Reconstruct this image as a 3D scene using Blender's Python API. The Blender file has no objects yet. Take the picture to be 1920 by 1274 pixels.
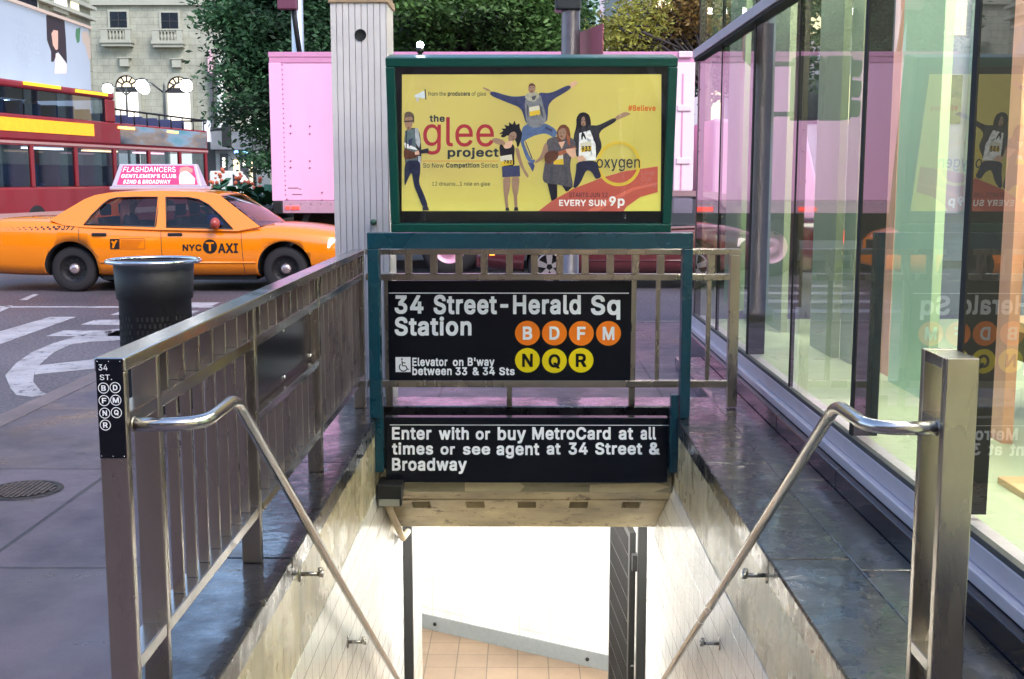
import bpy, bmesh, math, random
from mathutils import Vector, Matrix, Euler
random.seed(11)
R = math.radians
scn = bpy.context.scene
COL = scn.collection

# ---------------------------------------------------------------- camera
F, CAMH = 2182.0, 1.47                      # focal length in photo pixels, eye height above the pavement
YAW, PIT = math.atan(15/2182), math.atan(302/2182)
cd = bpy.data.cameras.new('camera'); cam = bpy.data.objects.new('camera', cd); COL.objects.link(cam)
cd.sensor_width = 36; cd.lens = 36*F/1920; cd.clip_end = 2000; cd.clip_start = .05
cam.location = (0, 0, CAMH); cam.rotation_euler = (math.pi/2-PIT, 0, YAW)
scn.camera = cam

# ---------------------------------------------------------------- light
SUN_EL, SUN_AZ = 46, 140                    # azimuth clockwise from +Y: dusk glow from behind the photographer
w = bpy.data.worlds.new('World'); scn.world = w; w.use_nodes = True
nt = w.node_tree; bg = nt.nodes['Background']; sky = nt.nodes.new('ShaderNodeTexSky')
sky.sky_type = 'NISHITA'; sky.sun_disc = False
sky.sun_elevation = R(SUN_EL); sky.sun_rotation = R(SUN_AZ)
nt.links.new(sky.outputs[0], bg.inputs[0]); bg.inputs[1].default_value = .15
sl = bpy.data.lights.new('sun', 'SUN'); so = bpy.data.objects.new('sun', sl); COL.objects.link(so)
sl.energy = .95; sl.angle = R(30); sl.color = (1, .92, .86)
d = Vector((math.sin(R(SUN_AZ))*math.cos(R(SUN_EL)), math.cos(R(SUN_AZ))*math.cos(R(SUN_EL)), math.sin(R(SUN_EL))))
so.rotation_euler = d.to_track_quat('Z', 'Y').to_euler(); so.location = d*40
vs = scn.view_settings; vs.view_transform = 'Standard'; vs.look = 'None'; vs.exposure = 1.72; vs.gamma = 1
scn.cycles.use_denoising = True
scn.cycles.max_bounces = 10; scn.cycles.transparent_max_bounces = 16; scn.cycles.caustics_reflective = False; scn.cycles.caustics_refractive = False

# ---------------------------------------------------------------- survey helpers: a photo pixel to a point in the place
FW = Vector((-math.sin(YAW)*math.cos(PIT), math.cos(YAW)*math.cos(PIT), -math.sin(PIT)))
RT = Vector((math.cos(YAW), math.sin(YAW), 0)); UP = RT.cross(FW)
def ray(px, py): return FW + RT*((px-960)/F) + UP*((637-py)/F)
def atY(px, py, Y): r = ray(px, py); return r*(Y/r.y) + Vector((0, 0, CAMH))
def atZ(px, py, Z): r = ray(px, py); return r*((Z-CAMH)/r.z) + Vector((0, 0, CAMH))
def atX(px, py, X): r = ray(px, py); return r*(X/r.x) + Vector((0, 0, CAMH))

# ---------------------------------------------------------------- materials
def mat(name, col, rough=.5, metal=0., var=.12, ns=6., bump=0., bs=40., emit=0., ecol=None, coat=0., spec=.5, rvar=0., stretch=None, var2=0., ns2=.7, wet=0., chips=None, streak=None):
    m = bpy.data.materials.new(name); m.use_nodes = True
    t = m.node_tree; b = t.nodes['Principled BSDF']; L = t.links.new
    col = tuple(col)
    b.inputs['Base Color'].default_value = (*col, 1); b.inputs['Roughness'].default_value = rough
    b.inputs['Metallic'].default_value = metal; b.inputs['Coat Weight'].default_value = coat
    b.inputs['Specular IOR Level'].default_value = spec
    tc = t.nodes.new('ShaderNodeTexCoord'); mp = t.nodes.new('ShaderNodeMapping'); L(tc.outputs['Object'], mp.inputs[0])
    if stretch: mp.inputs['Scale'].default_value = stretch
    n = t.nodes.new('ShaderNodeTexNoise'); n.inputs['Scale'].default_value = ns; n.inputs['Detail'].default_value = 6; n.inputs['Roughness'].default_value = .65
    L(mp.outputs[0], n.inputs['Vector'])
    if var > 0:
        mx = t.nodes.new('ShaderNodeMix'); mx.data_type = 'RGBA'
        mx.inputs[6].default_value = (*[c*(1-var*1.6) for c in col], 1); mx.inputs[7].default_value = (*[min(1, c*(1+var*1.6)) for c in col], 1)
        L(n.outputs['Fac'], mx.inputs[0]); out = mx.outputs[2]
        if var2 > 0:
            n2 = t.nodes.new('ShaderNodeTexNoise'); n2.inputs['Scale'].default_value = ns2; n2.inputs['Detail'].default_value = 3; L(mp.outputs[0], n2.inputs['Vector'])
            rr = t.nodes.new('ShaderNodeMapRange'); rr.inputs[1].default_value = .35; rr.inputs[2].default_value = .65
            rr.inputs[3].default_value = 1-var2; rr.inputs[4].default_value = 1+var2*.5; L(n2.outputs['Fac'], rr.inputs[0])
            vm = t.nodes.new('ShaderNodeVectorMath'); vm.operation = 'SCALE'; L(out, vm.inputs[0]); L(rr.outputs[0], vm.inputs['Scale']); out = vm.outputs[0]
        L(out, b.inputs['Base Color'])
        m['cout'] = 1
    if rvar > 0:
        rr = t.nodes.new('ShaderNodeMapRange'); rr.inputs[1].default_value = .3; rr.inputs[2].default_value = .7
        rr.inputs[3].default_value = max(.02, rough-rvar); rr.inputs[4].default_value = min(1, rough+rvar)
        nr = t.nodes.new('ShaderNodeTexNoise'); nr.inputs['Scale'].default_value = ns*.6; nr.inputs['Detail'].default_value = 4; L(mp.outputs[0], nr.inputs['Vector'])
        L(nr.outputs['Fac'], rr.inputs[0]); L(rr.outputs[0], b.inputs['Roughness'])
    if bump > 0:
        nb = t.nodes.new('ShaderNodeTexNoise'); nb.inputs['Scale'].default_value = bs; nb.inputs['Detail'].default_value = 5; L(mp.outputs[0], nb.inputs['Vector'])
        bp = t.nodes.new('ShaderNodeBump'); bp.inputs['Strength'].default_value = bump; bp.inputs['Distance'].default_value = .01
        L(nb.outputs['Fac'], bp.inputs['Height']); L(bp.outputs[0], b.inputs['Normal'])
    if wet > 0:          # a thin film of water lying in patches
        nw = t.nodes.new('ShaderNodeTexNoise'); nw.inputs['Scale'].default_value = 2.6; nw.inputs['Detail'].default_value = 7; nw.inputs['Roughness'].default_value = .6; L(tc.outputs['Object'], nw.inputs['Vector'])
        rw = t.nodes.new('ShaderNodeMapRange'); rw.inputs[1].default_value = .42; rw.inputs[2].default_value = .56; rw.inputs[3].default_value = wet*.3; rw.inputs[4].default_value = wet
        L(nw.outputs['Fac'], rw.inputs[0]); L(rw.outputs[0], b.inputs['Coat Weight']); b.inputs['Coat Roughness'].default_value = .05; b.inputs['Coat IOR'].default_value = 1.55
        nb2 = t.nodes.new('ShaderNodeTexNoise'); nb2.inputs['Scale'].default_value = 16; nb2.inputs['Detail'].default_value = 4; L(tc.outputs['Object'], nb2.inputs['Vector'])
        bp2 = t.nodes.new('ShaderNodeBump'); bp2.inputs['Strength'].default_value = .38; bp2.inputs['Distance'].default_value = .006; L(nb2.outputs['Fac'], bp2.inputs['Height']); L(bp2.outputs[0], b.inputs['Coat Normal'])
    if chips or streak:  # worn-away flakes, or streaks of a second colour drawn down the face
        src = b.inputs['Base Color'].links[0].from_socket
        nc = t.nodes.new('ShaderNodeTexNoise'); nc.inputs['Detail'].default_value = 9; nc.inputs['Roughness'].default_value = .75
        if streak:
            m2 = t.nodes.new('ShaderNodeMapping'); m2.inputs['Scale'].default_value = (1, 1, .12); L(tc.outputs['Object'], m2.inputs[0]); L(m2.outputs[0], nc.inputs['Vector']); nc.inputs['Scale'].default_value = 11
        else: L(tc.outputs['Object'], nc.inputs['Vector']); nc.inputs['Scale'].default_value = 9
        rc = t.nodes.new('ShaderNodeMapRange'); rc.inputs[1].default_value = .50 if streak else .56; rc.inputs[2].default_value = .72 if streak else .60; L(nc.outputs['Fac'], rc.inputs[0])
        mc_ = t.nodes.new('ShaderNodeMix'); mc_.data_type = 'RGBA'; L(rc.outputs[0], mc_.inputs[0]); L(src, mc_.inputs[6]); mc_.inputs[7].default_value = (*(chips or streak), 1); L(mc_.outputs[2], b.inputs['Base Color'])
    if emit > 0:
        b.inputs['Emission Color'].default_value = (*(ecol or col), 1); b.inputs['Emission Strength'].default_value = emit
    return m

def srgb(r, g, b):
    f = lambda c: c/12.92 if c <= .04045 else ((c+.055)/1.055)**2.4
    return tuple(f(x/255) for x in (r, g, b))

def brick_mat(name, c1, c2, mortar, w, h, msize, rough=.4, axes='yz', bump=.4, off=.5, coat=0., rvar=.0, dirt=None, spec=.5, shift=(0, 0)):
    """blocks, tiles or slabs laid in the plane of two world axes"""
    m = bpy.data.materials.new(name); m.use_nodes = True; t = m.node_tree; b = t.nodes['Principled BSDF']; L = t.links.new
    tc = t.nodes.new('ShaderNodeTexCoord'); sp = t.nodes.new('ShaderNodeSeparateXYZ'); cb = t.nodes.new('ShaderNodeCombineXYZ')
    L(tc.outputs['Object'], sp.inputs[0])
    for i, a in enumerate(axes):
        ad = t.nodes.new('ShaderNodeMath'); ad.inputs[1].default_value = shift[i]; L(sp.outputs['xyz'.index(a)], ad.inputs[0]); L(ad.outputs[0], cb.inputs[i])
    k = t.nodes.new('ShaderNodeTexBrick'); k.inputs['Scale'].default_value = 1; k.inputs['Brick Width'].default_value = w; k.inputs['Row Height'].default_value = h
    k.inputs['Mortar Size'].default_value = msize; k.inputs['Mortar Smooth'].default_value = .3; k.offset = off
    k.inputs['Color1'].default_value = (*c1, 1); k.inputs['Color2'].default_value = (*c2, 1); k.inputs['Mortar'].default_value = (*mortar, 1)
    L(cb.outputs[0], k.inputs['Vector'])
    n = t.nodes.new('ShaderNodeTexNoise'); n.inputs['Scale'].default_value = 1.3; n.inputs['Detail'].default_value = 8; n.inputs['Roughness'].default_value = .7; L(tc.outputs['Object'], n.inputs['Vector'])
    rr = t.nodes.new('ShaderNodeMapRange'); rr.inputs[1].default_value = .3; rr.inputs[2].default_value = .7; rr.inputs[3].default_value = .72; rr.inputs[4].default_value = 1.18
    L(n.outputs['Fac'], rr.inputs[0])
    vm = t.nodes.new('ShaderNodeVectorMath'); vm.operation = 'SCALE'; L(k.outputs['Color'], vm.inputs[0]); L(rr.outputs[0], vm.inputs['Scale'])
    nf = t.nodes.new('ShaderNodeTexNoise'); nf.inputs['Scale'].default_value = 90; nf.inputs['Detail'].default_value = 3; L(tc.outputs['Object'], nf.inputs['Vector'])
    r2 = t.nodes.new('ShaderNodeMapRange'); r2.inputs[3].default_value = .8; r2.inputs[4].default_value = 1.2; L(nf.outputs['Fac'], r2.inputs[0])
    v2 = t.nodes.new('ShaderNodeVectorMath'); v2.operation = 'SCALE'; L(vm.outputs[0], v2.inputs[0]); L(r2.outputs[0], v2.inputs['Scale'])
    fin = v2.outputs[0]
    if dirt:             # trodden gum and stains
        vo = t.nodes.new('ShaderNodeTexVoronoi'); vo.inputs['Scale'].default_value = 3.4; L(tc.outputs['Object'], vo.inputs['Vector'])
        rv = t.nodes.new('ShaderNodeMapRange'); rv.inputs[1].default_value = .085; rv.inputs[2].default_value = .11; rv.inputs[3].default_value = .75; rv.inputs[4].default_value = 0; L(vo.outputs['Distance'], rv.inputs[0])
        md = t.nodes.new('ShaderNodeMix'); md.data_type = 'RGBA'; L(rv.outputs[0], md.inputs[0]); L(fin, md.inputs[6]); md.inputs[7].default_value = (*dirt, 1); fin = md.outputs[2]
        ns_ = t.nodes.new('ShaderNodeTexNoise'); ns_.inputs['Scale'].default_value = .55; ns_.inputs['Detail'].default_value = 9; ns_.inputs['Roughness'].default_value = .72; ns_.inputs['Distortion'].default_value = .6; L(tc.outputs['Object'], ns_.inputs['Vector'])
        rs_ = t.nodes.new('ShaderNodeMapRange'); rs_.inputs[1].default_value = .48; rs_.inputs[2].default_value = .62; rs_.inputs[3].default_value = 1.08; rs_.inputs[4].default_value = .62; L(ns_.outputs['Fac'], rs_.inputs[0])
        vs_ = t.nodes.new('ShaderNodeVectorMath'); vs_.operation = 'SCALE'; L(fin, vs_.inputs[0]); L(rs_.outputs[0], vs_.inputs['Scale']); fin = vs_.outputs[0]
    L(fin, b.inputs['Base Color'])
    b.inputs['Roughness'].default_value = rough; b.inputs['Coat Weight'].default_value = coat; b.inputs['Specular IOR Level'].default_value = spec
    if rvar:
        r3 = t.nodes.new('ShaderNodeMapRange'); r3.inputs[1].default_value = .35; r3.inputs[2].default_value = .65; r3.inputs[3].default_value = max(.03, rough-rvar); r3.inputs[4].default_value = rough+rvar
        L(n.outputs['Fac'], r3.inputs[0]); L(r3.outputs[0], b.inputs['Roughness'])
    bp = t.nodes.new('ShaderNodeBump'); bp.inputs['Strength'].default_value = bump; bp.inputs['Distance'].default_value = .004
    mu = t.nodes.new('ShaderNodeMath'); mu.operation = 'MULTIPLY_ADD'; mu.inputs[1].default_value = -1; L(k.outputs['Fac'], mu.inputs[0])
    mf = t.nodes.new('ShaderNodeMath'); mf.operation = 'MULTIPLY'; mf.inputs[1].default_value = .25; L(nf.outputs['Fac'], mf.inputs[0]); L(mf.outputs[0], mu.inputs[2])
    L(mu.outputs[0], bp.inputs['Height']); L(bp.outputs[0], b.inputs['Normal'])
    return m

def glass(name, tint=(1, 1, 1), ior=1.5, rough=0., refl=(1, 1, 1)):
    """thin pane: clear sheet plus a Fresnel mirror"""
    m = bpy.data.materials.new(name); m.use_nodes = True; t = m.node_tree; t.nodes.clear(); L = t.links.new
    o = t.nodes.new('ShaderNodeOutputMaterial'); mx = t.nodes.new('ShaderNodeMixShader'); tr = t.nodes.new('ShaderNodeBsdfTransparent'); gl = t.nodes.new('ShaderNodeBsdfGlossy')
    fr = t.nodes.new('ShaderNodeFresnel'); fr.inputs[0].default_value = ior
    tr.inputs[0].default_value = (*tint, 1); gl.inputs[0].default_value = (*refl, 1); gl.inputs['Roughness'].default_value = rough
    # the same mirror from either side of the sheet
    ge = t.nodes.new('ShaderNodeNewGeometry'); mr = t.nodes.new('ShaderNodeMapRange'); mr.inputs[3].default_value = ior; mr.inputs[4].default_value = 1/ior
    L(ge.outputs['Backfacing'], mr.inputs[0]); L(mr.outputs[0], fr.inputs[0])
    L(fr.outputs[0], mx.inputs[0]); L(tr.outputs[0], mx.inputs[1]); L(gl.outputs[0], mx.inputs[2]); L(mx.outputs[0], o.inputs[0])
    return m

def glow(name, col, s):
    m = bpy.data.materials.new(name); m.use_nodes = True; t = m.node_tree; t.nodes.clear()
    o = t.nodes.new('ShaderNodeOutputMaterial'); e = t.nodes.new('ShaderNodeEmission'); e.inputs[0].default_value = (*col, 1); e.inputs[1].default_value = s
    t.links.new(e.outputs[0], o.inputs[0]); return m

# ---------------------------------------------------------------- mesh builder
class MB:
    def __init__(s): s.v = []; s.f = []; s.mi = []; s.sm = []
    def add(s, vs, fs, mi=0, smooth=False):
        b = len(s.v); s.v += [tuple(v) for v in vs]
        for f in fs: s.f.append([b+i for i in f]); s.mi.append(mi); s.sm.append(smooth)
        return s
    def box(s, x0, x1, y0, y1, z0, z1, mi=0):
        x0, x1 = min(x0, x1), max(x0, x1); y0, y1 = min(y0, y1), max(y0, y1); z0, z1 = min(z0, z1), max(z0, z1)
        return s.add([(x0,y0,z0),(x1,y0,z0),(x1,y1,z0),(x0,y1,z0),(x0,y0,z1),(x1,y0,z1),(x1,y1,z1),(x0,y1,z1)],
                     [(3,2,1,0),(4,5,6,7),(0,1,5,4),(1,2,6,5),(2,3,7,6),(3,0,4,7)], mi)
    def quad(s, a, b, c, d, mi=0): return s.add([a, b, c, d], [(0, 1, 2, 3)], mi)
    def poly(s, pts, mi=0): return s.add(pts, [tuple(range(len(pts)))], mi)
    def prism(s, pts, dv, mi=0, smooth=False):
        """a polygon of 3-D points swept by dv"""
        n = len(pts); dv = Vector(dv); P = [Vector(p) for p in pts]
        s.add(P+[p+dv for p in P], [tuple(range(n))[::-1], tuple(range(n, 2*n))], mi)
        b = len(s.v)-2*n
        for i in range(n): s.f.append([b+i, b+(i+1) % n, b+n+(i+1) % n, b+n+i]); s.mi.append(mi); s.sm.append(smooth)
        return s
    def tube(s, path, r, n=12, mi=0, caps=True, closed=False):
        P = [Vector(p) for p in path]; k = len(P); rs = r if isinstance(r, (list, tuple)) else [r]*k
        rings = []; ref = None
        for i in range(k):
            if closed: t = (P[(i+1) % k]-P[i-1]).normalized()
            else: t = (P[min(i+1, k-1)]-P[max(i-1, 0)]).normalized()
            if ref is None: ref = Vector((0, 0, 1)) if abs(t.z) < .9 else Vector((1, 0, 0))
            a = (ref - t*ref.dot(t)).normalized(); ref = a; c = t.cross(a)
            rings.append([P[i]+(a*math.cos(2*math.pi*j/n)+c*math.sin(2*math.pi*j/n))*rs[i] for j in range(n)])
        vs = [v for rg in rings for v in rg]; fs = []
        for i in range(k if closed else k-1):
            i2 = (i+1) % k
            for j in range(n): fs.append((i*n+j, i*n+(j+1) % n, i2*n+(j+1) % n, i2*n+j))
        s.add(vs, fs, mi, True)
        if caps and not closed:
            b = len(s.v)-k*n
            s.f.append([b+j for j in range(n)][::-1]); s.mi.append(mi); s.sm.append(False)
            s.f.append([b+(k-1)*n+j for j in range(n)]); s.mi.append(mi); s.sm.append(False)
        return s
    def lathe(s, prof, c=(0, 0, 0), axis='z', n=32, mi=0, smooth=True):
        """prof: (radius, height) pairs turned round an axis through c"""
        c = Vector(c); vs = []; fs = []
        for r, h in prof:
            for j in range(n):
                a = 2*math.pi*j/n; x, y = r*math.cos(a), r*math.sin(a)
                vs.append(c+(Vector((x, y, h)) if axis == 'z' else Vector((x, h, y)) if axis == 'y' else Vector((h, x, y))))
        for i in range(len(prof)-1):
            for j in range(n): fs.append((i*n+j, i*n+(j+1) % n, (i+1)*n+(j+1) % n, (i+1)*n+j))
        return s.add(vs, fs, mi, smooth)
    def cyl(s, a, b, r, n=20, mi=0): return s.tube([a, b], r, n, mi)
    def disc(s, c, r, nrm='y', n=32, mi=0, r2=None):
        """flat disc, or a ring when r2 is given, facing -Y / +X / +Z"""
        c = Vector(c)
        def P(rr, j):
            a = 2*math.pi*j/n; x, y = rr*math.cos(a), rr*math.sin(a)
            return c+(Vector((x, 0, y)) if nrm == 'y' else Vector((0, x, y)) if nrm == 'x' else Vector((x, y, 0)))
        if r2 is None: return s.add([P(r, j) for j in range(n)], [tuple(range(n))], mi)
        return s.add([P(r, j) for j in range(n)]+[P(r2, j) for j in range(n)], [(j, (j+1) % n, n+(j+1) % n, n+j) for j in range(n)], mi)
    def ball(s, c, r, n=16, mi=0, sq=(1, 1, 1)):
        c = Vector(c); vs = []; fs = []; k = n//2
        for i in range(k+1):
            th = math.pi*i/k
            for j in range(n):
                a = 2*math.pi*j/n
                vs.append(c+Vector((r*sq[0]*math.sin(th)*math.cos(a), r*sq[1]*math.sin(th)*math.sin(a), r*sq[2]*math.cos(th))))
        for i in range(k):
            for j in range(n): fs.append((i*n+j, (i+1)*n+j, (i+1)*n+(j+1) % n, i*n+(j+1) % n))
        return s.add(vs, fs, mi, True)
    def build(s, name, mats, parent=None, bevel=0., local=False, fix=False, seg=2, smooth_angle=None):
        me = bpy.data.meshes.new(name); me.from_pydata(s.v, [], s.f)
        mats = mats if isinstance(mats, (list, tuple)) else [mats]
        for m in mats: me.materials.append(m)
        me.polygons.foreach_set('material_index', s.mi); me.polygons.foreach_set('use_smooth', s.sm)
        if fix:
            bm = bmesh.new(); bm.from_mesh(me); bmesh.ops.remove_doubles(bm, verts=bm.verts, dist=1e-5); bmesh.ops.recalc_face_normals(bm, faces=bm.faces); bm.to_mesh(me); bm.free()
        me.update()
        o = bpy.data.objects.new(name, me); COL.objects.link(o)
        if bevel:
            b = o.modifiers.new('bevel', 'BEVEL'); b.width = bevel; b.segments = seg; b.limit_method = 'ANGLE'; b.angle_limit = R(40)
        if parent:
            o.parent = parent
            if not local and parent.type == 'EMPTY': o.matrix_parent_inverse = Matrix.Translation(-parent.location)
        return o

def tag(o, label=None, cat=None, group=None, kind=None):
    for k, v in (('label', label), ('category', cat), ('group', group), ('kind', kind)):
        if v: o[k] = v
    return o
def thing(name, label, cat, loc=(0, 0, 0), rotz=0., group=None):
    o = bpy.data.objects.new(name, None); o.empty_display_size = .1; COL.objects.link(o)
    o.location = loc; o.rotation_euler = (0, 0, rotz)
    return tag(o, label, cat, group)
def struct(o): o['kind'] = 'structure'; return o
def kids(o): return [c for c in bpy.data.objects if c.parent == o]
def dup(o, loc=None, rotz=None, label=None, parent=None):
    c = o.copy(); COL.objects.link(c)
    if parent: c.parent = parent
    for ch in kids(o): dup(ch, parent=c)
    if loc is not None: c.location = loc
    if rotz is not None: c.rotation_euler = (0, 0, rotz)
    if label: c['label'] = label
    return c

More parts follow.
